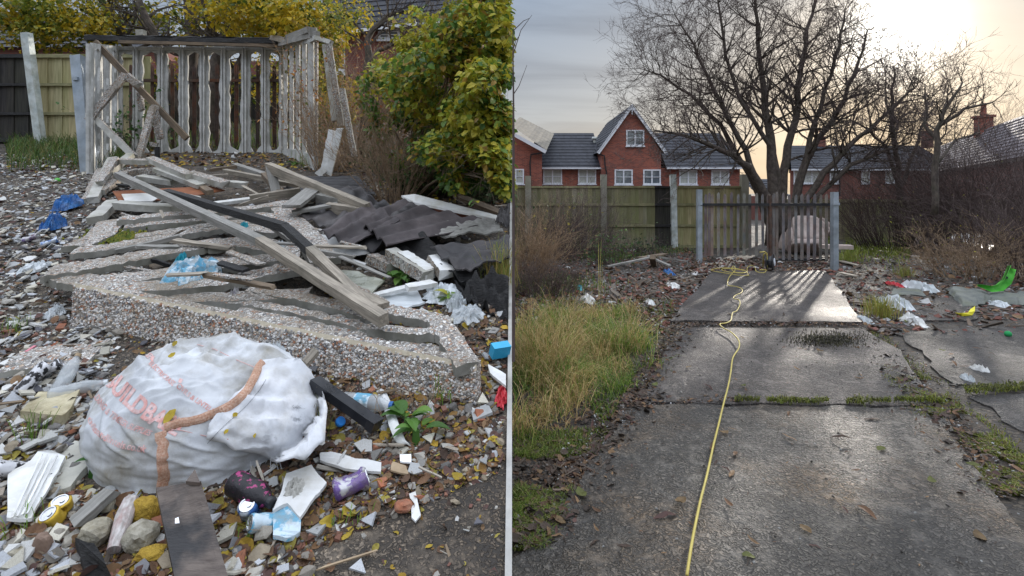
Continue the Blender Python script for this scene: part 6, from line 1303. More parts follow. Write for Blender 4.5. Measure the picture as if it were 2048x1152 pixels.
m.tube([cz + V(.30 * math.cos(a) * (1 + .15 * math.sin(3 * a)), .16 * math.sin(a) * 3, .01 * math.sin(2 * a)) for a in [k * 6.28 / 24 for k in range(25)]], .0066, 6)
m.tube([cz + V(.05 + .2 * math.cos(a), .12 * math.sin(a) * 2.4, .015) for a in [k * 5.5 / 20 for k in range(21)]], .0066, 6)
m.single('extension_cable', K['cable'], 'yellow extension cable snaking up the concrete path', 'cable', smooth=True)
rc = RP(1540, 545, .0); rc.z = .05
t = thing('cable_reel', tuple(rc), 'black cable reel on a yellow tube frame standing at the gate', 'cable reel')
for dx in (-.06, .06):
    m = MB(); Mx = Matrix.Translation(rc + V(dx, 0, .16)) @ Matrix.Rotation(rad(-35), 4, 'Z') @ Matrix.Rotation(rad(88), 4, 'Y'); m.lathe([(.02, -.01), (.15, -.012), (.16, -.004), (.16, .006), (.15, .012), (.02, .01)], Mx, 28); m.build('flange', K['black'], t)
m = MB(); Mx = Matrix.Translation(rc + V(.075, -.01, .16)) @ Matrix.Rotation(rad(-35), 4, 'Z') @ Matrix.Rotation(rad(88), 4, 'Y'); m.lathe([(.025, 0), (.075, 0), (.08, .012), (.07, .018), (.03, .018)], Mx, 24); m.build('hub', K['milky'] if 0 else K['paint'], t)
m = MB(); m.lathe([(.11, -.05), (.12, 0), (.11, .05)], Matrix.Translation(rc + V(0, 0, .16)) @ Matrix.Rotation(rad(-35), 4, 'Z') @ Matrix.Rotation(rad(88), 4, 'Y'), 20); m.build('wound_cable', K['black'], t)
m = MB(); f = rc + V(-.11, -.05, 0); m.tube([f + V(-.12, 0, .01), f + V(.02, 0, .01), f + V(.03, 0, .1), f + V(.02, 0, .34), f + V(-.02, 0, .37), f + V(-.12, 0, .36)], .012, 8); m.tube([f + V(.02, .15, .01), f + V(.03, .15, .3), f + V(.02, 0, .34)], .012, 8); m.build('frame', K['cable'], t, smooth=True)
def cushion(m, c, s, rot=None, r=.3, puff=.1, n=8):
    """soft edged block"""
    vs = []; idx = {}; fs = []
    bm = bmesh.new(); bmesh.ops.create_cube(bm, size=2); bmesh.ops.subdivide_edges(bm, edges=bm.edges[:], cuts=7, use_grid_fill=True)
    for v in bm.verts:
        q = v.co.copy(); e = V(*[math.copysign(abs(a) ** 1, a) for a in q]); L_ = (abs(q.x) ** 5 + abs(q.y) ** 5 + abs(q.z) ** 5) ** .2; q = q / L_ if L_ > 0 else q; q += q.normalized() * .03 * noise.noise(q * 2 + V(c[0], c[1], 3))
        p = V(q.x * s[0] / 2, q.y * s[1] / 2, q.z * s[2] / 2); vs.append(Vector(c) + (rot @ p if rot else p))
    m.add(vs, [tuple(v.index for v in f.verts) for f in bm.faces]); bm.free()
def armchair(label, base, rz, rx, col, s=1.0):
    t = thing('armchair', base, label, 'armchair', 'armchairs dumped behind the gate'); Rm = Matrix.Rotation(rz, 3, 'Z') @ Matrix.Rotation(rx, 3, 'X'); b = Vector(base)
    for nm, c, sz in (('seat', (0, -.02, .32), (.56, .62, .26)), ('backrest', (0, .34, .55), (.72, .24, .75)), ('armrest', (-.37, -.02, .36), (.20, .75, .52)), ('armrest', (.37, -.02, .36), (.20, .75, .52)), ('base', (0, .05, .12), (.86, .78, .2)), ('cushion', (0, -.05, .48), (.50, .52, .14))):
        m = MB(); cushion(m, b + Rm @ (V(*c) * s), V(*sz) * s, Rm); m.build(nm, K['sofa'], t, smooth=True)
armchair('pinkish grey armchair tipped sideways behind the right leaf of the gate', (X(1612, 13.2), 13.2, .1), rad(165), rad(28), 1, .9)
armchair('second pinkish grey armchair lying on its back, left of the tipped one', (X(1652, 13.9), 13.9, .35), rad(50), rad(-48), 1, .85)
m = MB(); cushion(m, (X(1575, 13.6), 13.6, .28), (.35, .3, .5), Matrix.Rotation(.3, 3, 'Y')); m.single('loose_cushion', K['sofa'], 'loose pale cushion standing against the big tree stems', 'cushion', smooth=True)
m = MB(); m.bar(V(X(1640, 12.4), 12.4, .30), V(X(1703, 12.2), 12.2, .30), .30, .09, seg=4); m.single('pale_plank', K['sofa'], 'pale padded board sticking out to the right behind the gate post', 'board')
m = MB(); cushion(m, RP(1850, 492, .12), (.48, .4, .36), Matrix.Rotation(.5, 3, 'Y') @ Matrix.Rotation(.3, 3, 'Z')); m.single('dumped_cushion', K['sofa'], 'pale brown cushion dumped under the tangled thicket', 'cushion', smooth=True)
flat([(1895, 478), (1935, 462), (1965, 470), (1990, 492), (1980, 500), (1940, 485)], .02, K['wpvc'], 'white plastic sheeting caught inside the thicket', 'plastic_sheet', 'sheet', .25, .1, 5, rgt=True)
def blanket(px4, h, label, seed, mat='mattr', name='dumped_cloth'):
    a, b, c, d = [RP(*q) for q in px4]; n = 30; g_ = []
    for i in range(n + 1):
        row = []
        for j in range(n + 1):
            u, v = i / n, j / n; p = a.lerp(b, u).lerp(d.lerp(c, u), v); e = (math.sin(math.pi * u) * math.sin(math.pi * v)) ** .35; p.z = max(p.z, 0) + h * e * (.7 + .5 * noise.noise(V(u * 3, v * 2.5, seed))) + .01; p.x += .05 * noise.noise(V(v * 4, seed, u)); p.y += .12 * noise.noise(V(u * 4, seed, v)); row.append(p)
        g_.append(row)
    m = MB(); m.grid(g_, th=.02); return m.single(name, K[mat], label, 'cloth', smooth=True)
blanket([(1925, 617), (1985, 605), (1975, 588), (1890, 578)], .14, 'grey green damp mattress pad folded beside the yellow scrap', 3)
blanket([(1980, 607), (2055, 612), (2060, 590), (1975, 588)], .12, 'bluish grey cloth continuing right of the folded pad', 5)
blanket([(1780, 590), (1850, 592), (1840, 580), (1790, 578)], .05, 'flat dark rag on the litter left of the folded pad', 8)
t = thing('plastic_fence_piece', tuple(RP(2000, 592, 0)), 'bent bright green plastic chute piece below the thicket', 'plastic piece')
gp = [RP(1962, 589, .10), RP(1985, 592, .12), RP(2002, 588, .17), RP(2012, 590, .30), RP(2018, 592, .46)]; q = []
gd = RP(2005, 590, .05).y
gp = [A(1958, 571, gd), A(1978, 577, gd), A(1996, 574, gd), A(2010, 562, gd - .05), A(2016, 548, gd - .05), A(2021, 534, gd)]
m = MB(); g_ = []
for i in range(len(gp)):
    tg = (gp[min(i + 1, 5)] - gp[max(i - 1, 0)]).normalized(); nn = V(0, 1, 0).cross(tg).normalized(); w_ = (.025, .045, .06, .06, .055, .05)[i]; g_.append([gp[i] + nn * w_ + V(0, -.05, 0), gp[i] + nn * w_ * .5 + V(0, .02, 0), gp[i] + V(0, .03, 0), gp[i] - nn * w_ * .5 + V(0, .02, 0), gp[i] - nn * w_ + V(0, -.05, 0)])
m.grid(g_, th=.006, nrm=(0, -1, 0)); m.build('chute', K['greenp'], t, smooth=True)
m = MB(); m.lathe([(.012, 0), (.02, .0), (.02, .004), (.012, .004)], axm(A(2013, 555, gd - .04), (0, -1, .1)), 12); m.build('hole_rim', K['black'], t)
m = MB(); q = [RP(*p) for p in ((1909, 625, .03), (1925, 632, .02), (1945, 630, .03), (1950, 622, .08), (1950, 612, .13), (1941, 618, .09), (1936, 625, .06), (1922, 626, .06))]; m.plate([q], .012, nrm=(0, -.6, .8)); m.single('plastic_scrap', K['yelp'], 'bright yellow curved plastic scrap in front of the folded pad', 'scrap')
m = MB(); bm = bmesh.new(); bmesh.ops.create_uvsphere(bm, u_segments=20, v_segments=14, radius=.034); c = RP(2016, 668, .034); m.add([v.co + c for v in bm.verts], [tuple(v.index for v in f.verts) for f in bm.faces]); bm.free(); m.single('ball', M('green_ball', (.01, .22, .06), (.02, .30, .09)), 'green ball on the far right concrete', 'ball', smooth=True)
wr = (('crumpled bluish white bag left of the white plate bag', 1790, 614, 34, 14, .07, 'milky'), ('flat white bag on the litter above the mossy seam', 1827, 646, 40, 12, .05, 'wpvc'), ('pale translucent bag beside the grass clump', 1838, 578, 32, 12, .06, 'milky'), ('bluish wrapper by the foot of the grass clump', 1728, 642, 24, 8, .03, 'milky'),
      ('red and blue wrapper on the litter', 1788, 570, 12, 6, .03, 'redp'), ('pale pink scrap on the litter beside the cloth', 2000, 610, 28, 8, .03, 'milky'),
      ('pale scrap nearest the reed clump on the left litter', 1175, 602, 32, 9, .04, 'wpvc'), ('white scrap in the left litter near the path', 1345, 572, 26, 7, .03, 'wpvc'), ('blue wrapper in the left litter by the gate', 1338, 547, 14, 6, .04, 'bluebag'), ('bluish scrap in the left litter', 1160, 578, 14, 6, .03, 'teal'),
      ('long white strip of plastic left of the first slab', 1300, 607, 20, 6, .03, 'wpvc'), ('white tin lid by the mossy seam', 1715, 700 - 10, 1, 1, .01, 'wpvc'), ('small whitish scrap on the right hand concrete', 1960, 742, 34, 8, .03, 'wpvc'), ('grey scrap beside the mossy strip', 1935, 762, 16, 9, .03, 'milky'))
for i, (lb, x, y, w_, hp, hh, mk) in enumerate(wr):
    if w_ > 2: crumple(x, y, w_ * .8, hp * 1.5, hh * 1.7, K[mk], lb, 'litter_scrap', 'litter', 0, 60 + i, rgt=True, n=12, sharp=1.3, grp='scraps of plastic dumped beside the path')
def rplank(x0, y0, h0, x1, y1, h1, w, th, mk, lb):
    m = MB(); m.bar(RP(x0, y0, h0), RP(x1, y1, h1), w, th, seg=6, jit=.1); m.single('old_plank', K[mk], lb, 'plank', 'planks dumped left of the path')
rplank(1215, 533, .05, 1300, 515, .22, .10, .03, 'woodg', 'long grey plank rising toward the gate from the left litter')
rplank(1296, 512, .24, 1340, 532, .08, .09, .03, 'woodg', 'grey plank sloping down to the right of the upright stump')
rplank(1308, 531, .02, 1305, 514, .24, .12, .10, 'woodd', 'short upright brown stump propping the grey planks')
rplank(1320, 514, .2, 1372, 522, .06, .10, .03, 'woodg', 'grey plank lying nearest the galvanised gate post')
rplank(1280, 516, .2, 1330, 508, .2, .16, .03, 'woodd', 'broad brown board lying on top of the planks')
for lb, a, b in (('pale orange plank right of the gate', (1682, 522), (1722, 532)), ('pale board by the right gate post', (1680, 545), (1712, 552))):
    m = MB(); m.bar(RP(*a, .04), RP(*b, .04), .12, .02, seg=3); m.single('old_plank', K['wood'], lb, 'plank')
# ------------------------------------------------------------------ vegetation, right
m = MB(); rng = random.Random(91)
gc = ((.14, .22, .035), (.22, .30, .05), (.10, .17, .03)); sc = ((.42, .31, .13), (.52, .40, .19), (.34, .24, .10))
for c_ in range(170):
    if c_ < 105: x = rng.gauss(1185, 62); y = rng.uniform(625, 775)
    else: x = rng.uniform(1030, 1150); y = rng.uniform(650, 880)
    if x < 1028 or x > 1345 or y > 880 - (x - 1030) * .5: continue
    c = RP(x, y); straw = noise.noise(V(x * .016, y * .02, 2)) + rng.gauss(0, .2) > -.08; tall = max(.35, 1 + 1.6 * noise.noise(V(x * .02, y * .025, 6))); hh = rng.uniform(.07, .22) * tall * (1.25 if straw else 1) * (1 if y < 760 else .7); sp = rng.uniform(.04, .12)
    for i in range(rng.randint(50, 105)):
        blade(m, c + V(rng.gauss(0, sp), rng.gauss(0, sp), 0), hh * rng.uniform(.35, 1.35), rng.choice(sc if rng.random() < (.8 if straw else .18) else gc), rng, .0042, True, rng.choice((.7, 1.1, 2.2)))
m.single('grass', K['grass'], 'long green and straw grass growing left of the path', 'grass', kind='stuff')
m = MB()

for i in range(9000):
    y = rng.uniform(600, 880); x = rng.uniform(1028, 1350)
    if x > 1370 - (y - 600) * .62: continue
    p = RP(x, y)
    if noise.noise(V(p.x * 1.5, p.y * 1.5, 8)) < -.1: continue
    blade(m, p, rng.uniform(.02, .09), rng.choice(((.09, .15, .02), (.15, .2, .03), (.06, .11, .02))), rng, .005, True, 1.1)
for i in range(14000):
    f = rng.random(); y = 860 + f * 240; x = rng.uniform(1028, 1200 - f * 130 + 20)
    p = RP(x, y)
    if noise.noise(p * 2.2) < -.25: continue
    blade(m, p, rng.uniform(.012, .045), rng.choice(((.09, .15, .02), (.15, .2, .03), (.2, .2, .06))), rng, .004, True, 1.1)
for i in range(22000):
    # mossy seam between the two runs of concrete
    f = rng.random() ** .7; y = 660 + f * 330; xc = 1735 + f * 305 - 12 * math.sin(f * 6); x = xc + rng.gauss(0, 15 + 20 * f)
    p = RP(x, y)
    if noise.noise(V(p.x * 3, p.y * 3, 4)) < -.18: continue
    blade(m, p, rng.uniform(.012, .036), rng.choice(((.14, .17, .02), (.20, .22, .03), (.10, .13, .02), (.20, .16, .06))), rng, .006, True, 1.2)
for i in range(7500):
    r_ = rng.random()
    if r_ < .25: x = rng.uniform(1470, 1890); y = 809 + (x - 1450) * .008 + rng.gauss(0, 1.6 + 4 * max(0, noise.noise(V(x * .02, 0, 0)))); 
    elif r_ < .45: x = rng.gauss(1655, 35); y = rng.gauss(686, 7)
    elif r_ < .6: x = rng.uniform(1930, 2050); y = 790 - (x - 1930) * .08 + rng.gauss(0, 4)
    elif r_ < .8: x = rng.uniform(1690, 1820); y = rng.gauss(500, 12)
    else: x = rng.uniform(1540, 1670); y = rng.uniform(478, 500)
    if r_ < .25 and noise.noise(V(x * .02, 5, 0)) < -.1: continue
    big = r_ > .6; p = RP(x, y); blade(m, p, rng.uniform(.05, .2) if big else rng.uniform(.012, .035), rng.choice(((.16, .20, .03), (.24, .27, .05), (.12, .16, .03)) if big else (((.045, .042, .028), (.07, .065, .03), (.03, .028, .02)) if .25 <= r_ < .45 else ((.12, .15, .02), (.17, .18, .03), (.06, .06, .03)))), rng, .012 if big else .006, True, 1.)
    if not big:
        q = m.v; 
        for k in range(len(q) - 7, len(q)): q[k] = (q[k][0], q[k][1], q[k][2] + .045)
m.single('moss_and_grass', K['grass'], 'moss and short grass growing along the concrete edges', 'moss', kind='stuff')
tuft('straw and green grass clump beside the first slab', 1762, 632, 260, .30, True, 21, ((.28, .27, .05), (.36, .30, .09), (.18, .22, .04)), .09, .005)
tuft('low grass clump on the litter under the thicket', 1810, 552, 120, .22, True, 22, ((.22, .25, .05), (.3, .27, .08)), .1, .006)
tuft('bright grass clump at the foot of the right gate post', 1695, 522, 140, .32, True, 23, ((.2, .26, .05), (.28, .28, .07)), .12, .008)
tuft('thin tall yellow grass stalks rising from the left litter', 1206, 600, 5, 1.2, True, 24, ((.42, .38, .12),), .12, .006, lean=.05)
tuft('dark green weeds among the left litter', 1090, 560, 150, .18, True, 25, ((.05, .09, .03), (.08, .12, .04)), .25, .01)
for i, (x, y, n_) in enumerate(((1230, 515, 500), (1330, 503, 300), (1120, 570, 260), (1075, 575, 250))):
    tuft(('ferny green growth under the mossy post', 'grass under the charred boards', 'short green growth beyond the reed clump', 'green growth at the bank edge of the left litter')[i], x, y, n_, .16, True, 30 + i, ((.06, .11, .03), (.1, .15, .04), (.14, .17, .05)), .45, .01, name='grass_patch')['kind'] = 'stuff'

# ------------------------------------------------------------------ scattered rubble and litter
rb = random.Random(101)
def hull(n, f):
    bm = bmesh.new()
    for i in range(n): bm.verts.new(f(i))
    bm.verts.ensure_lookup_table(); r = bmesh.ops.convex_hull(bm, input=bm.verts)
    bmesh.ops.delete(bm, geom=[v for v in bm.verts if not v.link_faces], context='VERTS'); bm.verts.index_update()
    o = ([v.co.copy() for v in bm.verts], [tuple(v.index for v in fc.verts) for fc in bm.faces]); bm.free(); return o
def t_tile():
    n = rb.randint(3, 6); a0 = rb.random() * 6; q = [V(math.cos(a0 + 6.28 * i / n + rb.uniform(-.35, .35)) * rb.uniform(.35, .55) * 1.25, math.sin(a0 + 6.28 * i / n) * rb.uniform(.3, .5), 0) for i in range(n)]; th = rb.uniform(.07, .16)
    return (q + [p - V(0, 0, th) for p in q], [tuple(range(n)), tuple(reversed(range(n, 2 * n)))] + [(i, i + n, (i + 1) % n + n, (i + 1) % n) for i in range(n)])
def t_stone(): 
    s = V(rb.uniform(.4, .6), rb.uniform(.3, .5), rb.uniform(.2, .38)); return hull(15, lambda i: V(*[(rb.gauss(0, .5)) for _ in range(3)]).normalized() * s if 0 else (lambda v: V(v.x * s.x, v.y * s.y, v.z * s.z))(V(rb.gauss(0, 1), rb.gauss(0, 1), rb.gauss(0, 1)).normalized()))
def t_brick(): return hull(14, lambda i: V(rb.choice((-1, 1)) * rb.uniform(.35, .5), rb.choice((-1, 1)) * rb.uniform(.25, .33), rb.choice((-1, 1)) * rb.uniform(.17, .22)))
def t_splint():
    w = rb.uniform(.04, .10); th = rb.uniform(.012, .04); k = 5; vs = []
    for i in range(k + 1):
        f = i / k - .5; e = (rb.choice((.5, .8, 1)) if i in (0, k) else 1) * rb.uniform(.8, 1.15); b = .05 * math.sin(f * 3)
        vs += [V(f, -w * e + b, -th), V(f, w * e + b, -th), V(f, w * e + b, th), V(f, -w * e + b, th)]
    return (vs, [(0, 1, 2, 3), tuple(k * 4 + i for i in (3, 2, 1, 0))] + [(i * 4 + a, i * 4 + 4 + a, i * 4 + 4 + (a + 1) % 4, i * 4 + (a + 1) % 4) for i in range(k) for a in range(4)])
def t_leaf(wf=None):
    w = wf or rb.uniform(.26, .42); c = rb.uniform(-.25, .35); g_ = []
    for i in range(6):
        f = i / 5; ww = w * math.sin(math.pi * (f * .94 + .03)) ** .75; z = c * (f - .5) ** 2 * 2 + rb.uniform(-.03, .03); k = rb.uniform(.1, .5)
        g_ += [V(f - .5, -ww, z + ww * k), V(f - .5, 0, z), V(f - .5, ww, z + ww * k * rb.uniform(.3, 1.4))]
    return (g_, [(i * 3 + a, i * 3 + 3 + a, i * 3 + 4 + a, i * 3 + 1 + a) for i in range(5) for a in (0, 1)])
TP = dict(tile=[t_tile() for _ in range(14)], stone=[t_stone() for _ in range(12)], brick=[t_brick() for _ in range(8)], splint=[t_splint() for _ in range(10)], leaf=[t_leaf() for _ in range(12)], thin=[t_leaf(.13) for _ in range(8)])
PAL = dict(tilew=((.66, .66, .64), (.56, .56, .53), (.60, .57, .48), (.42, .43, .43), (.50, .52, .55)), tiled=((.20, .20, .21), (.13, .13, .15), (.30, .29, .27)), stone=((.36, .33, .28), (.26, .235, .20), (.42, .40, .36), (.30, .25, .18), (.18, .17, .16)),
    brick=((1, 1, 1), (1.2, 1.1, 1), (.8, .8, .8)), splint=((.30, .24, .17), (.20, .15, .10), (.36, .31, .25), (.14, .11, .085), (.42, .38, .32)), leafy=((.46, .33, .04), (.42, .27, .035), (.30, .17, .05), (.20, .11, .05), (.36, .30, .06)), leafb=((.13, .075, .045), (.18, .10, .055), (.085, .055, .04), (.24, .15, .08), (.11, .06, .05)))
def ori(p, s, up=V(0, 0, 1), tilt=.3, flat_=1.0):
    n = (up + V(rb.gauss(0, tilt), rb.gauss(0, tilt), 0)).normalized(); q = n.to_track_quat('Z', 'Y').to_matrix().to_4x4()
    return Matrix.Translation(p) @ q @ Matrix.Rotation(rb.uniform(0, 6.28), 4, 'Z') @ Matrix.Diagonal((s, s, s * flat_, 1))
UPL = V(0, -SL, 1).normalized()
def spotL(ymax=1150):
    while True:
        # even over the ground, thinning with distance; none under the bag or on the bare patch
        Y = 1.5 + 7.2 * rb.random() ** 1.5; x = rb.uniform(-110, 1016); p = V((x - 1024) / F * Y, Y, 0); y = 120 + CH * F / Y
        if y > 1170 or p.x > -.04: continue
        if ((p.x - bc.x) / .5) ** 2 + ((p.y - bc.y) / .36) ** 2 < 1: continue
        bare = y > 940 + (1012 - x) * .42 if x > 620 else False
        if bare and rb.random() < .975: continue
        if x > 660 and y < 400 and rb.random() < .85: continue
        p.z = hL(p.x, p.y); return p, x, y
used = set()
def indiv(kind, name, mat, pal, label_f, cat, grp, n, smin, smax, spot, lift=.25, up=UPL, tilt=.35, thick=1.0, zone=None):
    """n separate things of a kind sharing a few meshes"""
    key = (kind, name, grp)
    pool = []
    for c in pal:
        for t_ in rb.sample(TP[kind], min(4, len(TP[kind]))):
            me = bpy.data.meshes.new(name); me.from_pydata([tuple(v) for v in t_[0]], [], t_[1]); me.materials.append(mat); k = len(t_[0])
            a = me.color_attributes.new('Col', 'FLOAT_COLOR', 'POINT'); a.data.foreach_set('color', np.tile(np.array((*c, 1), dtype=np.float32), k)); o_ = rb.random() * 9
            l = me.attributes.new('lc', 'FLOAT_VECTOR', 'POINT'); l.data.foreach_set('vector', np.array([(v.x * .05 + o_, v.y * .05, v.z * .05) for v in t_[0]], dtype=np.float32).ravel()); pool.append((me, c))
    for i in range(n):
        for _ in range(40):
            p, x, y = spot(); me, c = rb.choice(pool); s = smin + (smax - smin) * rb.random() ** 2.2; lb = label_f(c, x, y, s)
            if lb not in used: break
        used.add(lb); o = bpy.data.objects.new(name, me); COL.objects.link(o)
        o.matrix_world = ori(p + V(0, 0, s * lift * rb.uniform(-.5, .7)), s, up, tilt, thick); tag(o, lb, cat, grp)
def mass(items, n, spot, name, mat, label, smin, smax, up=UPL, tilt=.35, cat='rubble', lift=.2):
    m = MB()
    for i in range(n):
        p, x, y = spot(); kind, pal, ws = rb.choice(items); c = rb.choice(pal); s = (smin + (smax - smin) * rb.random() ** 2) * ws; k = rb.uniform(.7, 1.2)
        m.tpl(rb.choice(TP[kind]), ori(p + V(0, 0, s * lift * rb.uniform(-.7, 1)), s, up, tilt), (c[0] * k, c[1] * k, c[2] * k))
    return m.single(name, mat, label, cat, kind='stuff')
litm = M('mixed_rubble', (.75, .75, .75), (1.1, 1.1, 1.1), 40, rough=.8, bump=.4, bs=90, dirt=(.5, .43, .33), ds=12, damt=.4)
LM = [(66, 757, 'printed tall can'), (134, 740, 'clear bottles'), (85, 800, 'yellowish slab'), (70, 970, 'white ribbed panel'), (112, 1025, 'flattened yellow cans'), (190, 1062, 'speckled lump'), (290, 1018, 'mustard foam lump'), (385, 1060, 'dark plywood board'), (300, 940, 'foot of the white bag'), (505, 985, 'black bottle'), (570, 1045, 'pale blue can'), (600, 985, 'broken white tile'),
 (702, 968, 'purple can'), (690, 810, 'black plastic bar'), (740, 800, 'blue sleeved bottle'), (790, 850, 'bent grey strip'), (830, 870, 'dock leaves'), (806, 1012, 'half brick'), (810, 915, 'square white chip'), (900, 820, 'right end of the front panel'), (998, 705, 'blue carton'), (1003, 795, 'red wrapper'), (136, 416, 'upper blue bag'), (107, 456, 'lower blue bag'), (100, 485, 'blue crumpled can'),
 (70, 540, 'crumpled translucent bag'), (115, 628, 'left end of the front panel'), (110, 715, 'kerb slab'), (28, 664, 'grass tuft at the left edge'), (62, 880, 'bright grass tuft'), (232, 474, 'moss patch'), (115, 361, 'green ball'), (172, 350, 'galvanised post'), (300, 350, 'heap of ribs'), (560, 360, 'crossed timbers'), (885, 592, 'torn white bag'), (700, 570, 'muddy sheets'), (960, 940, 'bare ground edge'), (640, 1110, 'straw coloured stick'), (400, 545, 'printed carrier bag'), (950, 700, 'frame corner'), (700, 440, 'black sheets')]
LR = [(1400, 520, 'left gate post'), (1672, 540, 'right gate post'), (1290, 520, 'grey planks'), (1170, 640, 'long grass'), (1540, 535, 'cable reel'), (1762, 620, 'straw grass clump'), (1827, 646, 'flat white bag'), (1930, 620, 'yellow scrap'), (1910, 590, 'folded pad'), (2016, 668, 'green ball'), (1640, 686, 'dark moss patch'), (1650, 808, 'mossy crack'), (1440, 650, 'cable kink'), (1420, 950, 'near cable end'), (1850, 870, 'mossy seam'), (1345, 640, 'far slab corner'), (1715, 645, 'far slab edge'), (1080, 560, 'bramble'), (1850, 500, 'dumped cushion')]
def loc_(x, y, L_=None):
    q = min(L_ or LM, key=lambda l: (l[0] - x) ** 2 + ((l[1] - y) * 1.4) ** 2); dx, dy = x - q[0], (y - q[1]) * 1.4
    w = ('right of' if dx > 0 else 'left of') if abs(dx) > abs(dy) else ('in front of' if dy > 0 else 'behind')
    return ('just ' if dx * dx + dy * dy < 1100 else '') + w + ' the ' + q[2]
locR = lambda x, y: loc_(x, y, LR)
def sz(s, a, b): return 'small' if s < a else 'large' if s > b else 'mid sized'
def spotW():
    while True:
        p, x, y = spotL()
        if x < 240 or (y > 690 and rb.random() < .45) or rb.random() < .2: return p, x, y
def spotX():
    while True:
        p, x, y = spotL()
        if x < 265 - max(0, y - 560) * .25 or (y > 690 and rb.random() < .10) or rb.random() < .08: return p, x, y
def spotG():
    while True:
        p, x, y = spotL()
        if y > 640 or rb.random() < .3: return p, x, y
def spotGR():
    while True:
        p, x, y = spotL()
        if y > 600 and (x > 620 or y > 900): return p, x, y
dd_ = lambda c: 'white' if c[0] > .55 else 'pale grey' if c[0] > .4 else 'dark slate'
indiv('tile', 'tile_fragment', K['tile'], PAL['tilew'], lambda c, x, y, s: '%s %s tile fragment %s' % (sz(s, .05, .08), dd_(c), loc_(x, y)), 'tile fragment', 'white and grey tile fragments strewn over the bank', 210, .035, .13, spotX, tilt=.3)
indiv('tile', 'slate_fragment', K['tile'], PAL['tiled'], lambda c, x, y, s: '%s dark slate fragment %s' % (sz(s, .045, .07), loc_(x, y)), 'slate fragment', 'slate fragments strewn over the bank', 80, .03, .10, spotG)
indiv('stone', 'stone', K['stone'], PAL['stone'], lambda c, x, y, s: '%s %s stone %s' % (sz(s, .035, .06), 'pale' if c[0] > .34 else 'brownish', loc_(x, y)), 'stone', 'loose stones in the rubble bank', 270, .02, .085, spotG)
indiv('brick', 'brick_fragment', K['brickc'], PAL['brick'], lambda c, x, y, s: '%s broken red brick piece %s' % (sz(s, .03, .055), loc_(x, y)), 'brick fragment', 'broken brick pieces in the rubble bank', 90, .02, .08, spotG)
indiv('splint', 'wood_splinter', K['splint'], PAL['splint'], lambda c, x, y, s: '%s %s wood splinter %s' % (sz(s, .08, .13), 'pale' if c[0] > .28 else 'dark brown', loc_(x, y)), 'wood splinter', 'splinters of wood in the rubble bank', 200, .05, .16, spotL, tilt=.2)
indiv('leaf', 'fallen_leaf', K['leaf'], PAL['leafy'] + PAL['leafb'][:2], lambda c, x, y, s: '%s %s leaf %s' % (sz(s, .045, .06), 'yellow' if c[0] > .33 else 'brown', loc_(x, y)), 'leaf', 'fallen leaves on the rubble bank', 185, .04, .085, spotGR, tilt=.4)
# thin broken strips and laths tangled over the pile
for i in range(46):
    x, y = rb.uniform(215, 690), rb.uniform(335, 560)
    if x > 560 and y < 430: continue
    h0 = rb.uniform(.17, .32); a_ = rb.gauss(.25, .5); L_ = rb.uniform(.12, .5); p = LP(x, y, h0); q = p + V(math.cos(a_) * L_, -math.sin(a_) * L_ * .6, -SL * math.sin(a_) * L_ * .6 + rb.gauss(-.02, .05)); wood = rb.random() < .55
    m = MB(); m.bar(p, q, rb.uniform(.02, .06), rb.uniform(.01, .03), up=(0, -SL, 1), seg=7, jit=.18, ragged=.02, mis=None if wood else (1, 1, 1, 0))
    mk = rb.choice(('wood', 'woodd', 'woodg', 'char')); lb = ('%s %s lath %s' % ('short' if L_ < .3 else 'long', dict(wood='pale', woodd='brown', woodg='grey', char='charred')[mk], loc_(x, y))) if wood else '%s broken concrete strip %s' % ('short' if L_ < .3 else 'long', loc_(x, y))
    if lb in used: continue
    used.add(lb); m.single('timber_lath' if wood else 'concrete_strip', K[mk] if wood else [K['conc_b'], K['pebf']], lb, 'lath' if wood else 'concrete strip', 'laths and strips tangled over the fallen panels')
# leaves resting on the bag
for i, (x, y, r_) in enumerate(((342, 836, .06), (340, 714, .03), (470, 836, .025), (348, 690, .03), (452, 862, .02), (508, 872, .02))):
    p = either(x, y, .01); me = bpy.data.meshes.new('fallen_leaf'); t_ = TP['leaf'][i]; me.from_pydata([tuple(v) for v in t_[0]], [], t_[1]); me.materials.append(K['leaf'])
    a = me.color_attributes.new('Col', 'FLOAT_COLOR', 'POINT'); a.data.foreach_set('color', np.tile(np.array((.42, .31, .03, 1), dtype=np.float32), len(t_[0]))); me.attributes.new('lc', 'FLOAT_VECTOR', 'POINT')
    o = bpy.data.objects.new('fallen_leaf', me); COL.objects.link(o); o.matrix_world = ori(p, r_, V(0, -.6, .8), .1); tag(o, ('large yellow leaf on the bag beside the last big letter', 'small yellow leaf on the upper part of the bag', 'small yellow leaf on the white flap', 'olive leaf in the crease at the top of the bag', 'tiny leaf near the seam of the flap', 'tiny leaf above the torn hole in the flap')[i], 'leaf', 'yellow leaves lying on the bag')
allL = [('tile', PAL['tilew'], 1.), ('tile', PAL['tilew'], 1.), ('tile', PAL['tilew'], 1.), ('stone', PAL['stone'], .7), ('splint', PAL['splint'], 1.2), ('tile', PAL['tiled'], .9), ('tile', PAL['tilew'], .8), ('stone', PAL['stone'], .8), ('tile', PAL['tilew'], .8), ('brick', ((.27, .14, .10), (.22, .12, .09)), .5), ('leaf', PAL['leafb'], .9)]
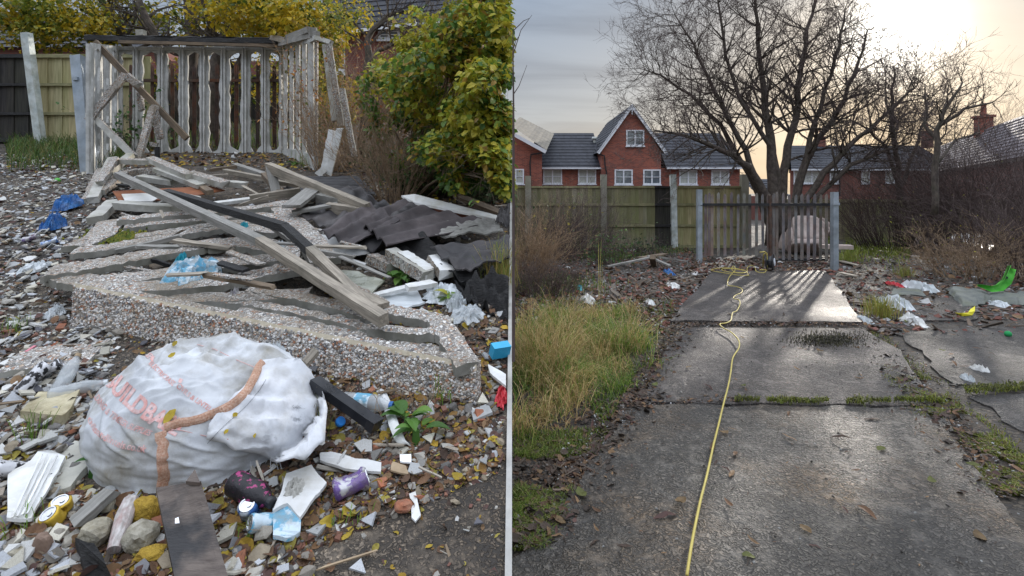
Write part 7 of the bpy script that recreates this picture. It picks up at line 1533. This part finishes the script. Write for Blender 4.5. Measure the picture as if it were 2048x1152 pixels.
brn = [('stone', PAL['stone'], .8), ('stone', PAL['stone'], .7), ('leaf', PAL['leafb'], 1.2), ('leaf', PAL['leafb'], 1.3), ('leaf', PAL['leafy'], 1.1), ('splint', PAL['splint'], 1.3), ('leaf', PAL['leafy'], 1.2), ('leaf', PAL['leafb'], 1.1), ('stone', PAL['stone'], 1.), ('brick', ((.25, .12, .085), (.21, .10, .075)), .5), ('leaf', PAL['leafb'], 1.2), ('tile', PAL['tilew'], .7), ('thin', PAL['leafb'], 1.4)]
mass(allL, 14000, spotX, 'rubble', litm, 'small white and grey rubble covering the left of the bank', .018, .085, lift=.55)
mass(brn, 11000, spotG, 'debris', litm, 'small stones, twigs, brick crumbs and dead leaves covering the bank', .008, .042)
mass([('leaf', PAL['leafb'], 1.), ('leaf', PAL['leafb'], 1.), ('leaf', PAL['leafy'], 1.), ('stone', PAL['stone'], .7), ('brick', ((.26, .12, .08),), .5)], 6500, spotGR, 'leaf_litter', litm, 'brown leaf litter and crumbs right of the bag', .018, .065)
def spotB():
    while True:
        x = rb.uniform(14, 700); y = rb.uniform(288, 345); p = LP(x, y); p.z = hL(p.x, p.y); return p, x, y
mass([('leaf', PAL['leafy'], 1.), ('leaf', PAL['leafb'], 1.)], 1400, spotB, 'leaf_litter', litm, 'yellow and brown leaves under the fence and frame', .05, .09)
def spotV():
    while True:
        x = rb.uniform(660, 1016); y = rb.uniform(325, 420); p = LP(x, y); p.z = hL(p.x, p.y); return p, x, y
mass([('leaf', PAL['leafy'], 1.), ('leaf', PAL['leafb'], 1.), ('leaf', PAL['leafb'], 1.), ('splint', PAL['splint'], 2.)], 1500, spotV, 'leaf_litter', litm, 'dead leaves under the leafy shrub', .04, .08)
# right-hand litter
def spotR():
    while True:
        r_ = rb.random()
        if r_ < .60:
            y = 498 + 170 * rb.random() ** 1.4; x = rb.uniform(1028, 1420); edge = 1424 - (y - 541) * .82 if y > 541 else 1440
            if x > edge + 6: continue
        elif r_ < .74: y = rb.uniform(515, 545); x = rb.uniform(1380, 1670)
        else:
            y = 505 + 165 * rb.random() ** 1.2; x = rb.uniform(1655, 2050)
            if x < 1652 + max(0, y - 541) * .68: continue
            if y > 640 and x > 1850 and rb.random() < .8: continue
        p = RP(x, y); p.z = hR(p.x, p.y); return p, x, y
def spotF():   # left verge below the long grass
    while True:
        y = rb.uniform(600, 1060); x = rb.uniform(1028, 1330)
        if x > 1385 - (y - 600) * .66: continue
        p = RP(x, y); p.z = hR(p.x, p.y); return p, x, y
def spotE():   # along the edges of the slabs
    while True:
        r_ = rb.random()
        if r_ < .35: f = rb.random(); y = 650 + f * 170; x = 1370 - f * 110 + rb.gauss(0, 18)
        elif r_ < .65: f = rb.random(); y = 800 + f * 300; x = 1265 - f * 210 + rb.gauss(0, 30)
        elif r_ < .80: x = rb.uniform(1345, 1725); y = 649 + rb.gauss(0, 3)
        elif r_ < .83: x = rb.uniform(1280, 1480); y = 806 + rb.gauss(0, 4)
        else: f = rb.random(); y = 660 + f * 340; x = 1725 + f * 310 + rb.gauss(0, 22 + 15 * f)
        if x < 1028 or x > 2060: continue
        p = RP(x, y); p.z = hR(p.x, p.y) + .02; return p, x, y
def spotS():   # thinly over the slabs
    Y = 2.2 + 4.6 * rb.random() ** 1.2; x = rb.uniform(1100, 2040); y = 385 + CH * F / Y; p = RP(x, y, .026); return p, x, y
UR = V(0, 0, 1)
dk = [('leaf', PAL['leafb'], 1.), ('leaf', PAL['leafb'], 1.1), ('splint', ((.10, .075, .055), (.16, .12, .09)), 2.), ('stone', ((.14, .13, .12), (.22, .2, .18)), .8), ('tile', ((.30, .30, .30), (.16, .15, .15)), .8), ('tile', ((.48, .48, .48), (.2, .17, .15)), .6), ('brick', ((.20, .08, .06),), .8)]
mass(dk, 15000, spotR, 'litter', litm, 'dark leaf litter and rubble crumbs on both sides of the first slab', .03, .125, UR, .5, 'litter')
mass([('leaf', PAL['leafb'], 1.), ('thin', PAL['leafb'], 1.3), ('leaf', ((.06, .045, .035), (.09, .065, .05)), 1.2), ('stone', ((.10, .09, .08), (.2, .18, .16)), .5), ('splint', ((.10, .075, .055), (.16, .12, .09)), 1.5), ('tile', ((.4, .4, .4),), .5)], 8500, spotE, 'edge_litter', litm, 'dead leaves and soil crumbs gathered along the slab edges', .015, .055, UR, .4, 'litter')
mass([('leaf', PAL['leafb'], 1.), ('leaf', ((.06, .045, .035), (.09, .065, .05)), 1.), ('thin', PAL['leafb'], 1.4), ('stone', ((.1, .09, .08),), .6), ('splint', ((.10, .075, .055),), 1.2)], 5200, spotF, 'leaf_litter', litm, 'dead leaves lying among the grass left of the path', .02, .06, UR, .4, 'litter')
mass([('stone', ((.05, .045, .04), (.12, .11, .10), (.3, .3, .29)), 1.), ('thin', PAL['leafb'], 1.6), ('splint', ((.06, .045, .035),), 2.)], 1300, spotS, 'crumbs', litm, 'tiny soil crumbs and twigs scattered over the concrete path', .006, .02, UR, .2, 'crumbs')
indiv('thin', 'fallen_leaf', K['leaf'], PAL['leafb'], lambda c, x, y, s: '%s narrow %s leaf %s' % (sz(s, .045, .065), 'pale brown' if c[0] > .16 else 'dark brown', locR(x, y)), 'leaf', 'narrow dead leaves on the concrete path', 88, .055, .13, spotS, up=UR, tilt=.12)
indiv('leaf', 'fallen_leaf', K['leaf'], ((.13, .14, .04), (.18, .12, .06)), lambda c, x, y, s: 'broad %s leaf on concrete %s' % ('olive' if c[0] < .15 else 'brown', locR(x, y)), 'leaf', 'broad dead leaves on the concrete path', 20, .06, .10, spotS, up=UR, tilt=.08)
indiv('tile', 'tile_fragment', K['tile'], ((.5, .5, .5), (.38, .36, .34)), lambda c, x, y, s: '%s %s litter fragment %s' % (sz(s, .1, .16), 'white' if c[0] > .45 else 'grey', locR(x, y)), 'tile fragment', 'pale fragments in the litter beside the path', 85, .07, .22, spotR, up=UR, tilt=.35)
indiv('splint', 'wood_splinter', K['splint'], ((.16, .12, .09), (.24, .2, .16)), lambda c, x, y, s: '%s %s stick %s' % (sz(s, .2, .35), 'dark' if c[0] < .2 else 'grey', locR(x, y)), 'stick', 'sticks in the litter beside the path', 60, .12, .5, spotR, up=UR, tilt=.2)
print('objects', len(bpy.data.objects), 'script done')
